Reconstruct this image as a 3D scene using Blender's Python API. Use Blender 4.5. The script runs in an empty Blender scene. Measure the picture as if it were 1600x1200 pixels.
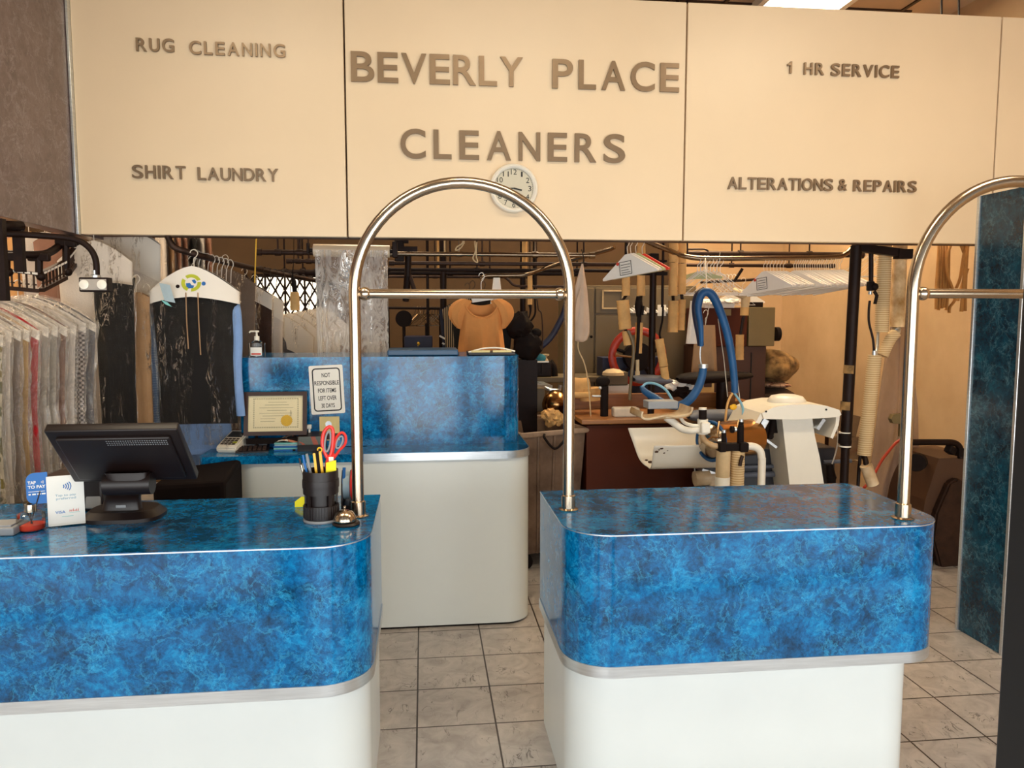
import bpy, bmesh, math, random
from mathutils import Vector, Matrix, noise as mnoise

S = bpy.context.scene
COL = S.collection
PI = math.pi

# ---------------------------------------------------------------- camera, sky, daylight, exposure
F, YAW, PITCH, EYE = 1217.2, math.radians(6.454), math.radians(5.158), 1.59
cam = bpy.data.cameras.new('camera')
cam.sensor_width = 36.0
cam.lens = F / 1600 * 36.0
cam.clip_start = 0.05
cam_o = bpy.data.objects.new('camera', cam)
COL.objects.link(cam_o)
cam_o.location = (0, 0, EYE)
cam_o.rotation_euler = (PI / 2 - PITCH, 0, -YAW)
S.camera = cam_o

S.view_settings.view_transform = 'Standard'
S.view_settings.look = 'None'
S.view_settings.gamma = 1.0
S.view_settings.use_curve_mapping = False
S.view_settings.exposure = 0.5

w = bpy.data.worlds.new('sky')
S.world = w
w.use_nodes = True
w.node_tree.nodes['Background'].inputs[0].default_value = (0.95, 0.93, 0.90, 1)
w.node_tree.nodes['Background'].inputs[1].default_value = 0.22


def area_light(name, loc, rot, sx, sy, power, color):
    l = bpy.data.lights.new(name, 'AREA')
    l.shape = 'RECTANGLE'
    l.size, l.size_y = sx, sy
    l.energy = power
    l.color = color
    o = bpy.data.objects.new(name, l)
    COL.objects.link(o)
    o.location = loc
    o.rotation_euler = rot
    return o


# daylight arriving through the open shop front behind the camera
area_light('shopfront_daylight', (0.7, -1.35, 1.08), (PI / 2, 0, 0), 7.8, 1.9, 188, (0.94, 0.98, 1.0))
S.cycles.transparent_max_bounces = 24
S.cycles.max_bounces = 8
S.cycles.sample_clamp_indirect = 6.0

# pixel (1600x1200) and depth -> the place it stands at
_cy, _sy, _cp, _sp = math.cos(YAW), math.sin(YAW), math.cos(PITCH), math.sin(PITCH)
_f = Vector((_sy * _cp, _cy * _cp, -_sp))
_r = Vector((_cy, -_sy, 0))
_u = _r.cross(_f)


def ray(px, py):
    return _f * F + _r * (px - 800) - _u * (py - 600)


def A(px, py, Y):
    d = ray(px, py)
    return Vector((0, 0, EYE)) + d * (Y / d.y)


def AZ(px, py, z):
    d = ray(px, py)
    return Vector((0, 0, EYE)) + d * ((z - EYE) / d.z)


def AX(px, py, X):
    d = ray(px, py)
    return Vector((0, 0, EYE)) + d * (X / d.x)


# ---------------------------------------------------------------- mesh helpers
class B:
    """collects shapes for ONE mesh"""

    def __init__(s):
        s.bm = bmesh.new()

    def _tag(s, faces, mi, smooth):
        for f in faces:
            f.material_index = mi
            f.smooth = smooth

    def box(s, c, size, rot=(0, 0, 0), bev=0.0, mi=0, seg=2):
        m = Matrix.Translation(Vector(c)) @ _eul(rot) @ Matrix.Diagonal((size[0], size[1], size[2], 1))
        r = bmesh.ops.create_cube(s.bm, size=1.0, matrix=m)
        vs = r['verts']
        fs = set(f for v in vs for f in v.link_faces)
        s._tag(fs, mi, False)
        if bev > 0:
            es = list(set(e for v in vs for e in v.link_edges))
            rb = bmesh.ops.bevel(s.bm, geom=es, offset=bev, segments=seg, profile=0.5, affect='EDGES')
            s._tag(rb['faces'], mi, True)
        return s

    def cyl(s, p0, p1, r, r2=None, seg=16, mi=0, caps=True):
        p0, p1 = Vector(p0), Vector(p1)
        r2 = r if r2 is None else r2
        d = p1 - p0
        q = d.to_track_quat('Z', 'Y').to_matrix()
        ra = [s.bm.verts.new(p0 + q @ Vector((r * math.cos(2 * PI * i / seg), r * math.sin(2 * PI * i / seg), 0))) for i in range(seg)]
        rb = [s.bm.verts.new(p1 + q @ Vector((r2 * math.cos(2 * PI * i / seg), r2 * math.sin(2 * PI * i / seg), 0))) for i in range(seg)]
        for i in range(seg):
            f = s.bm.faces.new((ra[i], ra[(i + 1) % seg], rb[(i + 1) % seg], rb[i]))
            f.smooth = True
            f.material_index = mi
        if caps:
            f = s.bm.faces.new(ra[::-1]); f.material_index = mi
            f = s.bm.faces.new(rb); f.material_index = mi
        return s

    def tube(s, pts, r, seg=10, curve=0, mi=0, closed=False, caps=True, flat=1.0):
        pts = [Vector(p) for p in pts]
        if curve:
            pts, r = catmull(pts, curve, closed, r)
        n = len(pts)
        rs = r if isinstance(r, (list, tuple)) else [r] * n
        rings = []
        up = None
        for i in range(n):
            if closed:
                t = pts[(i + 1) % n] - pts[i - 1]
            else:
                t = pts[min(i + 1, n - 1)] - pts[max(i - 1, 0)]
            if t.length < 1e-9:
                t = Vector((0, 0, 1))
            t.normalize()
            if up is None:
                up = Vector((0, 0, 1)) if abs(t.z) < .9 else Vector((0, 1, 0))
            a = (up - t * up.dot(t))
            if a.length < 1e-6:
                a = t.orthogonal()
            a.normalize()
            up = a
            b = t.cross(a)
            rings.append([s.bm.verts.new(pts[i] + (a * math.cos(2 * PI * k / seg) + b * flat * math.sin(2 * PI * k / seg)) * rs[i]) for k in range(seg)])
        for i in range(n if closed else n - 1):
            ra, rb = rings[i], rings[(i + 1) % n]
            for k in range(seg):
                f = s.bm.faces.new((ra[k], ra[(k + 1) % seg], rb[(k + 1) % seg], rb[k]))
                f.smooth = True
                f.material_index = mi
        if caps and not closed:
            f = s.bm.faces.new(rings[0][::-1]); f.material_index = mi
            f = s.bm.faces.new(rings[-1]); f.material_index = mi
        return s

    def lathe(s, prof, c, seg=32, axis='Z', mi=0, rot=None):
        """prof: list of (radius, height)"""
        c = Vector(c)
        M = rot if rot else (Matrix.Identity(3) if axis == 'Z' else (Matrix.Rotation(PI / 2, 3, 'X') if axis == 'Y' else Matrix.Rotation(PI / 2, 3, 'Y')))
        rings = []
        for (r, h) in prof:
            if r < 1e-6:
                rings.append([s.bm.verts.new(c + M @ Vector((0, 0, h)))])
            else:
                rings.append([s.bm.verts.new(c + M @ Vector((r * math.cos(2 * PI * i / seg), r * math.sin(2 * PI * i / seg), h))) for i in range(seg)])
        for a, b in zip(rings, rings[1:]):
            for i in range(seg):
                j = (i + 1) % seg
                if len(a) == 1 and len(b) == 1:
                    continue
                if len(a) == 1:
                    f = s.bm.faces.new((a[0], b[j], b[i]))
                elif len(b) == 1:
                    f = s.bm.faces.new((a[i], a[j], b[0]))
                else:
                    f = s.bm.faces.new((a[i], a[j], b[j], b[i]))
                f.smooth = True
                f.material_index = mi
        return s

    def prism(s, poly, fn, h0, h1, mi=0, smooth=False):
        """poly 2D outline; fn(u,v,h)->3D; extruded from h0 to h1"""
        a = [s.bm.verts.new(fn(u, v, h0)) for u, v in poly]
        b = [s.bm.verts.new(fn(u, v, h1)) for u, v in poly]
        n = len(poly)
        fs = [s.bm.faces.new(a[::-1]), s.bm.faces.new(b)]
        for f in fs:
            f.material_index = mi
        for i in range(n):
            f = s.bm.faces.new((a[i], a[(i + 1) % n], b[(i + 1) % n], b[i]))
            f.smooth = smooth
            f.material_index = mi
        return s

    def grid(s, fn, nu, nv, mi=0, smooth=True, thick=0.0, loop_u=False):
        g = [[s.bm.verts.new(fn(i / nu, j / nv)) for i in range(nu if loop_u else nu + 1)] for j in range(nv + 1)]
        nn = len(g[0])
        for j in range(nv):
            for i in range(nu):
                f = s.bm.faces.new((g[j][i], g[j][(i + 1) % nn], g[j + 1][(i + 1) % nn], g[j + 1][i]))
                f.smooth = smooth
                f.material_index = mi
        return s

    def ball(s, c, r, sc=(1, 1, 1), mi=0, sub=3, jit=0.0, seed=0):
        m = Matrix.Translation(Vector(c)) @ Matrix.Diagonal((r * sc[0], r * sc[1], r * sc[2], 1))
        rr = bmesh.ops.create_icosphere(s.bm, subdivisions=sub, radius=1.0, matrix=m)
        for v in rr['verts']:
            if jit:
                d = (v.co - Vector(c))
                v.co += d * jit * mnoise.noise(d * (2.2 / max(r, .01)) + Vector((seed * 7.3, 0, 0)))
            for f in v.link_faces:
                f.smooth = True
                f.material_index = mi
        return s


def _eul(r):
    return Matrix.Rotation(r[2], 4, 'Z') @ Matrix.Rotation(r[1], 4, 'Y') @ Matrix.Rotation(r[0], 4, 'X')


def catmull(pts, n, closed=False, r=None):
    out, ro = [], []
    L = len(pts)
    rs = r if isinstance(r, (list, tuple)) else None
    for i in range(L if closed else L - 1):
        if closed:
            p0, p1, p2, p3 = pts[i - 1], pts[i], pts[(i + 1) % L], pts[(i + 2) % L]
        else:
            p0, p1, p2, p3 = pts[max(i - 1, 0)], pts[i], pts[i + 1], pts[min(i + 2, L - 1)]
        for k in range(n):
            t = k / n
            out.append(0.5 * ((2 * p1) + (p2 - p0) * t + (2 * p0 - 5 * p1 + 4 * p2 - p3) * t * t + (3 * p1 - p0 - 3 * p2 + p3) * t ** 3))
            if rs:
                ro.append(rs[i] * (1 - t) + rs[(i + 1) % L] * t)
    if not closed:
        out.append(pts[-1])
        if rs:
            ro.append(rs[-1])
    return out, (ro if rs else r)


def round_rect(x0, x1, y0, y1, r, n=6):
    """r: (bl, br, tr, tl) corner radii or one number"""
    if not isinstance(r, (list, tuple)):
        r = (r,) * 4
    out = []
    for (cx, cy, rr, a0) in ((x0, y0, r[0], PI), (x1, y0, r[1], 1.5 * PI), (x1, y1, r[2], 0), (x0, y1, r[3], .5 * PI)):
        sx = 1 if cx == x0 else -1
        sy = 1 if cy == y0 else -1
        if rr <= 0:
            out.append((cx, cy))
            continue
        for k in range(n + 1):
            a = a0 + (PI / 2) * k / n
            out.append((cx + sx * rr + rr * math.cos(a), cy + sy * rr + rr * math.sin(a)))
    return out


XY = lambda u, v, h: Vector((u, v, h))
XZ = lambda u, v, h: Vector((u, h, v))
YZ = lambda u, v, h: Vector((h, u, v))

ORG = {}


def _mk(name, b, mats, org, sharp=True):
    me = bpy.data.meshes.new(name)
    bm = b.bm if isinstance(b, B) else b
    bmesh.ops.recalc_face_normals(bm, faces=bm.faces)
    if sharp:
        for e in bm.edges:
            if len(e.link_faces) == 2 and e.calc_face_angle(0) > math.radians(38):
                e.smooth = False
    bm.transform(Matrix.Translation(-Vector(org)))
    bm.to_mesh(me)
    bm.free()
    for m in (mats if isinstance(mats, (list, tuple)) else [mats]):
        me.materials.append(m)
    o = bpy.data.objects.new(name, me)
    COL.objects.link(o)
    return o


def tag(o, label=None, cat=None, group=None, kind=None):
    if label: o['label'] = label
    if cat: o['category'] = cat
    if group: o['group'] = group
    if kind: o['kind'] = kind
    return o


def thing(name, label, cat, loc, group=None):
    o = bpy.data.objects.new(name, None)
    o.empty_display_size = 0.05
    COL.objects.link(o)
    o.location = loc
    ORG[o] = Vector(loc)
    return tag(o, label, cat, group)


def part(name, b, mat, parent, label=None):
    """a child mesh, drawn in world coordinates"""
    org = ORG[parent]
    o = _mk(name, b, mat, org)
    o.parent = parent
    ORG[o] = org
    if label: o['label'] = label
    return o


def solo(name, b, mat, label, cat, group=None):
    bm = b.bm
    xs = [v.co for v in bm.verts]
    lo = [min(v[i] for v in xs) for i in range(3)]
    hi = [max(v[i] for v in xs) for i in range(3)]
    org = Vector(((lo[0] + hi[0]) / 2, (lo[1] + hi[1]) / 2, lo[2]))
    o = _mk(name, b, mat, org)
    o.location = org
    ORG[o] = org
    return tag(o, label, cat, group)


def struct(name, b, mat, parent=None):
    if parent:
        return part(name, b, mat, parent)
    o = _mk(name, b, mat, (0, 0, 0))
    ORG[o] = Vector((0, 0, 0))
    o['kind'] = 'structure'
    return o


def copy_tree(o, parent=None):
    c = o.copy()
    COL.objects.link(c)
    c.parent = parent
    for ch in list(o.children):
        copy_tree(ch, c)
    return c


# ---------------------------------------------------------------- text
_glyph = {}


def glyph(s, off=0.0):
    k = (s, off)
    if k not in _glyph:
        cu = bpy.data.curves.new('glyph', 'FONT')
        cu.body = s
        cu.offset = off
        cu.resolution_u = 6
        ob = bpy.data.objects.new('glyph', cu)
        COL.objects.link(ob)
        dg = bpy.context.evaluated_depsgraph_get()
        me = bpy.data.meshes.new_from_object(ob.evaluated_get(dg))
        vs = [v.co.copy() for v in me.vertices]
        fs = [tuple(p.vertices) for p in me.polygons]
        bpy.data.objects.remove(ob)
        bpy.data.curves.remove(cu)
        bpy.data.meshes.remove(me)
        x0, x1 = min(v.x for v in vs), max(v.x for v in vs)
        y0, y1 = min(v.y for v in vs), max(v.y for v in vs)
        _glyph[k] = (vs, fs, x0, x1, y0, y1)
    return _glyph[k]


def text_into(b, s, fn, u0, u1, v0, v1, depth, off=0.0, mi=0):
    """letters of s fitted to the box u0..u1, v0..v1; fn(u,v,h)->3D, raised by depth"""
    vs, fs, x0, x1, y0, y1 = glyph(s, off)
    mp = lambda v: (u0 + (v.x - x0) / (x1 - x0) * (u1 - u0), v0 + (v.y - y0) / (y1 - y0) * (v1 - v0))
    top = [b.bm.verts.new(fn(*mp(v), depth)) for v in vs]
    faces = []
    for f in fs:
        nf = b.bm.faces.new([top[i] for i in f])
        nf.material_index = mi
        faces.append(nf)
    cnt = {}
    for f in fs:
        for i in range(len(f)):
            e = (f[i], f[(i + 1) % len(f)])
            cnt[e] = cnt.get(e, 0) + 1
    bot = {}
    for (i, j) in list(cnt):
        if (j, i) not in cnt:
            for q in (i, j):
                if q not in bot:
                    bot[q] = b.bm.verts.new(fn(*mp(vs[q]), 0.0))
            nf = b.bm.faces.new((top[j], top[i], bot[i], bot[j]))
            nf.material_index = mi
    return b


# ---------------------------------------------------------------- materials
def lin(h):
    if isinstance(h, str):
        c = [int(h[i:i + 2], 16) / 255 for i in (0, 2, 4)]
        return tuple((x / 12.92 if x <= .04045 else ((x + .055) / 1.055) ** 2.4) for x in c) + (1,)
    return tuple(h) + (1,)


class N:
    def __init__(s, name):
        s.m = bpy.data.materials.new(name)
        s.m.use_nodes = True
        s.t = s.m.node_tree
        s.p = s.t.nodes['Principled BSDF']
        s.tc = None

    def n(s, typ, **kw):
        nd = s.t.nodes.new('ShaderNode' + typ)
        for k, v in kw.items():
            setattr(nd, k, v)
        return nd

    def l(s, a, b):
        s.t.links.new(a, b)

    def val(s, sock, v):
        if hasattr(v, 'links'):
            s.l(v, sock)
        else:
            sock.default_value = v

    def co(s, scale=(1, 1, 1), kind='Object'):
        if s.tc is None:
            s.tc = s.n('TexCoord')
        mp = s.n('Mapping')
        s.l(s.tc.outputs[kind], mp.inputs[0])
        mp.inputs['Scale'].default_value = scale
        return mp.outputs[0]

    def noise(s, vec, scale, detail=4, rough=.5, dist=0.0):
        nd = s.n('TexNoise')
        s.l(vec, nd.inputs['Vector'])
        nd.inputs['Scale'].default_value = scale
        nd.inputs['Detail'].default_value = detail
        nd.inputs['Roughness'].default_value = rough
        nd.inputs['Distortion'].default_value = dist
        return nd.outputs['Fac'], nd.outputs['Color']

    def ramp(s, fac, stops, interp='LINEAR'):
        nd = s.n('ValToRGB')
        s.l(fac, nd.inputs[0])
        cr = nd.color_ramp
        cr.interpolation = interp
        while len(cr.elements) > 1:
            cr.elements.remove(cr.elements[-1])
        cr.elements[0].position = stops[0][0]
        cr.elements[0].color = lin(stops[0][1])
        for p, c in stops[1:]:
            e = cr.elements.new(p)
            e.color = lin(c)
        return nd.outputs[0]

    def math(s, op, a, b=0.0, c=None, clamp=False):
        nd = s.n('Math', operation=op, use_clamp=clamp)
        s.val(nd.inputs[0], a)
        s.val(nd.inputs[1], b)
        if c is not None:
            s.val(nd.inputs[2], c)
        return nd.outputs[0]

    def mix(s, fac, a, b, blend='MIX'):
        nd = s.n('Mix', data_type='RGBA', blend_type=blend)
        s.val(nd.inputs[0], fac)
        for i, q in ((6, a), (7, b)):
            if hasattr(q, 'links'):
                s.l(q, nd.inputs[i])
            else:
                nd.inputs[i].default_value = lin(q)
        return nd.outputs[2]

    def bump(s, h, strength, dist=0.01):
        nd = s.n('Bump')
        nd.inputs['Strength'].default_value = strength
        nd.inputs['Distance'].default_value = dist
        s.l(h, nd.inputs['Height'])
        return nd.outputs[0]


def plain(name, col, rough=.5, metal=0.0, var=.12, scale=12, bump=0.0, bscale=40, col2=None, stretch=(1, 1, 1), spec=.5, **kw):
    """a painted / plain surface with a little mottling and wear"""
    q = N(name)
    v = q.co(stretch)
    f, _ = q.noise(v, scale, 5, .6)
    c = lin(col)
    d = lin(col2) if col2 else tuple(x * (1 - var) for x in c[:3])
    q.l(q.ramp(f, [(.3, d[:3]), (.7, tuple(min(1, x * (1 + var * .5)) for x in c[:3]))]), q.p.inputs['Base Color'])
    q.p.inputs['Roughness'].default_value = rough
    q.p.inputs['Metallic'].default_value = metal
    q.p.inputs['Specular IOR Level'].default_value = spec
    if bump:
        h, _ = q.noise(v, bscale, 3, .6)
        q.l(q.bump(h, bump), q.p.inputs['Normal'])
    for k, x in kw.items():
        q.p.inputs[k].default_value = x
    return q.m


def marble(name, ramp, vein, rough=.13, sc=1.0, veinamt=1.0, spec=.5):
    """printed stone laminate: mottled ground, bright cloudlets, fine crackled veins"""
    q = N(name)
    v0 = q.co((sc, sc, sc))
    _, wc = q.noise(v0, 8, 5, .65)
    wv = q.n('VectorMath', operation='MULTIPLY_ADD')
    q.l(wc, wv.inputs[0]); wv.inputs[1].default_value = (.09, .09, .09); q.l(v0, wv.inputs[2])
    v = wv.outputs[0]
    a, _ = q.noise(v, 5.5, 12, .74)
    fine, _ = q.noise(v, 40, 6, .75)
    aa = q.math('ADD', q.math('MULTIPLY', a, .62), q.math('MULTIPLY', fine, .38))
    base = q.ramp(aa, ramp)

    def thin(scale, det, k, off=.5, dist=.4):
        n, _ = q.noise(v, scale, det, .62, dist)
        return q.math('SUBTRACT', 1.0, q.math('MULTIPLY', q.math('ABSOLUTE', q.math('SUBTRACT', n, off)), k), clamp=True)
    r1, r2, r4 = thin(5, 9, 62), thin(13, 6, 42, .52), thin(30, 4, 22, .47)
    vo = q.n('TexVoronoi', feature='DISTANCE_TO_EDGE')
    q.l(v, vo.inputs['Vector']); vo.inputs['Scale'].default_value = 10
    r3 = q.math('SUBTRACT', 1.0, q.math('MULTIPLY', vo.outputs['Distance'], 60), clamp=True)
    m1, _ = q.noise(v0, 7, 4, .55)
    mask = q.math('MULTIPLY', q.math('SUBTRACT', m1, .46), 6.0, clamp=True)
    m2, _ = q.noise(v0, 4.1, 3, .5)
    mask2 = q.math('MULTIPLY', q.math('SUBTRACT', m2, .50), 7.0, clamp=True)
    vv = q.math('ADD', q.math('ADD', q.math('MULTIPLY', r1, .55), q.math('MULTIPLY', q.math('MULTIPLY', r2, .6), mask)),
                q.math('ADD', q.math('MULTIPLY', q.math('MULTIPLY', r3, .6), mask2), q.math('MULTIPLY', q.math('MULTIPLY', r4, .35), mask)))
    q.l(q.mix(q.math('MULTIPLY', vv, veinamt, clamp=True), base, vein), q.p.inputs['Base Color'])
    q.p.inputs['Roughness'].default_value = rough
    q.p.inputs['Specular IOR Level'].default_value = spec
    return q.m


def emis(name, col, strength):
    q = N(name)
    q.p.inputs['Base Color'].default_value = lin(col)
    q.p.inputs['Emission Color'].default_value = lin(col)
    q.p.inputs['Emission Strength'].default_value = strength
    return q.m


def film(name, haze=.10, gloss=.26, base=.03, sharp=24, spot0=.535, fres=.35, tint=(.97, .95, .92), bstr=.9, sc=(9, 9, 3.2)):
    """thin crinkled polythene: mostly clear, glossy along its creases"""
    q = N(name)
    v = q.co(sc)
    h1, _ = q.noise(v, 2.2, 5, .62, 1.4)
    h2, _ = q.noise(v, 7.0, 3, .6, .6)
    ridge = q.math('SUBTRACT', 1.0, q.math('MULTIPLY', q.math('ABSOLUTE', q.math('SUBTRACT', h1, .5)), sharp), clamp=True)
    hh = q.math('ADD', q.math('MULTIPLY', h1, 1.0), q.math('MULTIPLY', h2, .35))
    nrm = q.bump(q.math('ADD', hh, q.math('MULTIPLY', ridge, .3)), bstr, .03)
    tr = q.n('BsdfTransparent'); tr.inputs[0].default_value = tint + (1,)
    gl = q.n('BsdfGlossy'); gl.inputs['Color'].default_value = (1, .97, .93, 1); gl.inputs['Roughness'].default_value = .10
    q.l(nrm, gl.inputs['Normal'])
    df = q.n('BsdfDiffuse'); df.inputs[0].default_value = (.86, .82, .78, 1)
    tl = q.n('BsdfTranslucent'); tl.inputs[0].default_value = (.86, .82, .78, 1)
    ad = q.n('MixShader'); ad.inputs[0].default_value = .4
    q.l(df.outputs[0], ad.inputs[1]); q.l(tl.outputs[0], ad.inputs[2])
    lw = q.n('LayerWeight'); lw.inputs[0].default_value = .22
    mk, _ = q.noise(v, 1.1, 3, .5)
    spot = q.math('MULTIPLY', q.math('SUBTRACT', mk, spot0), 16.0, clamp=True)
    g = q.math('ADD', q.math('MULTIPLY', lw.outputs['Fresnel'], fres), q.math('MULTIPLY', q.math('ADD', q.math('MULTIPLY', ridge, spot), base), gloss))
    m1 = q.n('MixShader'); q.val(m1.inputs[0], q.math('MULTIPLY', g, 1.0, clamp=True))
    m0 = q.n('MixShader'); q.val(m0.inputs[0], q.math('MULTIPLY', q.math('ADD', mk, ridge), haze, clamp=True))
    q.l(tr.outputs[0], m0.inputs[1]); q.l(ad.outputs[0], m0.inputs[2])
    q.l(m0.outputs[0], m1.inputs[1]); q.l(gl.outputs[0], m1.inputs[2])
    q.l(m1.outputs[0], q.t.nodes['Material Output'].inputs['Surface'])
    return q.m


def clear(name, tint=(.9, .95, .97), fres=.2):
    q = N(name)
    tr = q.n('BsdfTransparent'); tr.inputs[0].default_value = tint + (1,)
    gl = q.n('BsdfGlossy'); gl.inputs['Roughness'].default_value = .04
    lw = q.n('LayerWeight'); lw.inputs[0].default_value = fres
    mx = q.n('MixShader'); q.l(lw.outputs['Fresnel'], mx.inputs[0])
    q.l(tr.outputs[0], mx.inputs[1]); q.l(gl.outputs[0], mx.inputs[2])
    q.l(mx.outputs[0], q.t.nodes['Material Output'].inputs['Surface'])
    return q.m


def dusty(name):
    q = N(name)
    f, _ = q.noise(q.co((3, 3, 1.2)), 2.0, 4, .6, .6)
    tr = q.n('BsdfTransparent'); tr.inputs[0].default_value = (.85, .8, .75, 1)
    df = q.n('BsdfDiffuse'); df.inputs[0].default_value = lin('a68d7c')
    tl = q.n('BsdfTranslucent'); tl.inputs[0].default_value = lin('a68d7c')
    q.l(q.bump(f, .6, .04), df.inputs['Normal'])
    a = q.n('MixShader'); a.inputs[0].default_value = .35
    q.l(df.outputs[0], a.inputs[1]); q.l(tl.outputs[0], a.inputs[2])
    m = q.n('MixShader'); q.l(q.math('ADD', q.math('MULTIPLY', f, .5), .42, clamp=True), m.inputs[0])
    q.l(tr.outputs[0], m.inputs[1]); q.l(a.outputs[0], m.inputs[2])
    q.l(m.outputs[0], q.t.nodes['Material Output'].inputs['Surface'])
    return q.m


def tile_mat():
    q = N('floor tile')
    g = q.n('NewGeometry')
    sep = q.n('SeparateXYZ'); q.l(g.outputs['Position'], sep.inputs[0])
    T = .305
    ux = q.math('DIVIDE', q.math('ADD', sep.outputs[0], .041 + T * 40), T)
    uy = q.math('DIVIDE', q.math('SUBTRACT', sep.outputs[1], 2.895 - T * 40), T)
    fx, fy = q.math('FRACT', ux), q.math('FRACT', uy)
    ex = q.math('MINIMUM', fx, q.math('SUBTRACT', 1.0, fx))
    ey = q.math('MINIMUM', fy, q.math('SUBTRACT', 1.0, fy))
    grout = q.math('LESS_THAN', q.math('MINIMUM', ex, ey), .011)
    ix, iy = q.math('FLOOR', ux), q.math('FLOOR', uy)
    # every tile carries a moulded crackle, shifted from tile to tile
    cb = q.n('CombineXYZ')
    q.l(q.math('ADD', fx, q.math('MULTIPLY', q.math('FRACT', q.math('MULTIPLY', q.math('ADD', ix, q.math('MULTIPLY', iy, 3.0)), .37)), 3.0)), cb.inputs[0])
    q.l(fy, cb.inputs[1]); q.l(q.math('MULTIPLY', q.math('FRACT', q.math('MULTIPLY', iy, .5)), 1.0), cb.inputs[2])
    n1, _ = q.noise(cb.outputs[0], 2.6, 5, .62, 1.2)
    mp = q.n('Mapping'); q.l(cb.outputs[0], mp.inputs[0]); mp.inputs['Scale'].default_value = (2.6, 1.0, 1); mp.inputs['Rotation'].default_value = (0, 0, -.35)
    n2, _ = q.noise(mp.outputs[0], 2.0, 3, .55, .9)
    crack = q.math('SUBTRACT', 1.0, q.math('MULTIPLY', q.math('ABSOLUTE', q.math('SUBTRACT', n2, .5)), 60), clamp=True)
    n3, _ = q.noise(cb.outputs[0], 3.0, 2, .5)
    crack = q.math('MULTIPLY', crack, q.math('MULTIPLY', q.math('SUBTRACT', n3, .48), 8.0, clamp=True))
    base = q.ramp(n1, [(.25, '8b837e'), (.5, 'a69f9a'), (.75, 'b8b1ab')])
    c1 = q.mix(q.math('MULTIPLY', crack, .8), base, '3c322c')
    c2 = q.mix(grout, c1, '2a1c14')
    q.l(c2, q.p.inputs['Base Color'])
    h = q.math('SUBTRACT', q.math('MULTIPLY', n1, .3), q.math('ADD', q.math('MULTIPLY', crack, .6), q.math('MULTIPLY', grout, 1.0)))
    q.l(q.bump(h, .35, .006), q.p.inputs['Normal'])
    q.p.inputs['Roughness'].default_value = .34
    return q.m


def check_mat(name, a, b, sc):
    q = N(name)
    v = q.co((1, 1, 1))
    c = q.n('TexChecker'); q.l(v, c.inputs[0]); c.inputs['Scale'].default_value = sc
    c.inputs[1].default_value = lin(a); c.inputs[2].default_value = lin(b)
    q.l(c.outputs[0], q.p.inputs['Base Color'])
    q.p.inputs['Roughness'].default_value = .9
    return q.m


def print_mat(name, stops, sc=14, rough=.9, dist=1.0):
    q = N(name)
    f, _ = q.noise(q.co(), sc, 2, .5, dist)
    q.l(q.ramp(f, stops, 'CONSTANT'), q.p.inputs['Base Color'])
    q.p.inputs['Roughness'].default_value = rough
    return q.m


def stripe_mat(name, a, b, sc, axis='Z'):
    q = N(name)
    wv = q.n('TexWave', bands_direction=axis); q.l(q.co(), wv.inputs[0]); wv.inputs['Scale'].default_value = sc
    q.l(q.ramp(wv.outputs['Fac'], [(0, a), (.55, b)], 'CONSTANT'), q.p.inputs['Base Color'])
    q.p.inputs['Roughness'].default_value = .9
    return q.m


M = {}
M['blue'] = marble('blue marble laminate', [(.34, '001c30'), (.43, '003c62'), (.50, '005489'), (.56, '006ea8'), (.65, '0692cc')], '3ab4e6', sc=1.25, veinamt=.52, spec=.5)
M['taupe'] = marble('glare-browned marble laminate', [(.30, '4a3a38'), (.46, '6b5854'), (.60, '7d6a66'), (.75, '8d7d7c')], 'a89c9c', rough=.3, veinamt=.6)  # lobby glare painted into the colour; the laminate itself is presumably the blue one
M['white'] = plain('white laminate', 'd6dbd9', .22, var=.03, scale=3)
M['cream'] = plain('cream sign panel', 'e6ceac', .34, var=.035, scale=1.6)
M['steel'] = plain('brushed steel trim', 'd2d6d8', .3, .85, .14, 30, .05, 120, stretch=(.2, .2, 4))
M['chrome'] = plain('polished steel tube', 'c0ae98', .2, 1.0, .04, 8)
M['letter'] = plain('brushed bronze letter', '8a745c', .34, .55, .05, 20)
M['tile'] = tile_mat()
M['ceil'] = plain('ceiling board', 'c6a988', .85, var=.06, scale=6)
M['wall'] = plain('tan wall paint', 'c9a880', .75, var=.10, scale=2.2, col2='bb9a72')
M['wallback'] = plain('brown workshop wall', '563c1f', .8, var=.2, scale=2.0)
M['wallfront'] = plain('shop front wall paint', 'd9ccb6', .7, var=.05, scale=2)
M['black'] = plain('black plastic', '190d0b', .42, var=.1)
M['dblack'] = plain('black door paint', '0c0a0a', .55, var=.1)
M['iron'] = plain('dark iron pipe', '1e0e08', .5, .3, .3, 14, .1, spec=.25)
M['ironred'] = plain('rusty dark steel', '3a251a', .5, .5, .4, 18, .15)
M['brass'] = plain('worn steel rail', '8d7a66', .25, 1.0, .15, 12)
M['whitep'] = plain('white enamel', 'ece5d6', .32, var=.04, scale=6)
M['whitedirty'] = plain('stained white enamel', 'e4d5b8', .35, var=.2, scale=5, col2='a67c46')
M['greyp'] = plain('grey plastic', '8b8d90', .5, var=.06)
M['lag'] = plain('tan pipe lagging', 'd8a868', .8, var=.28, scale=7, bump=.3, bscale=16)
M['hosew'] = plain('ribbed cream hose', 'cfb48a', .75, var=.22, scale=9)
M['bluehose'] = plain('blue rubber sleeve', '0c4f84', .5, var=.2, scale=14)
M['navyhose'] = plain('navy rubber sleeve', '1c2340', .5, var=.2, scale=14)
M['brown'] = plain('brown enamel cabinet', '4c1f0c', .6, spec=.2, var=.08, scale=3)
M['olive'] = plain('olive metal cabinet', '77653f', .5, var=.08, scale=4)
M['greycab'] = plain('grey metal cabinet', '6f5e42', .5, var=.08, scale=3)
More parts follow.
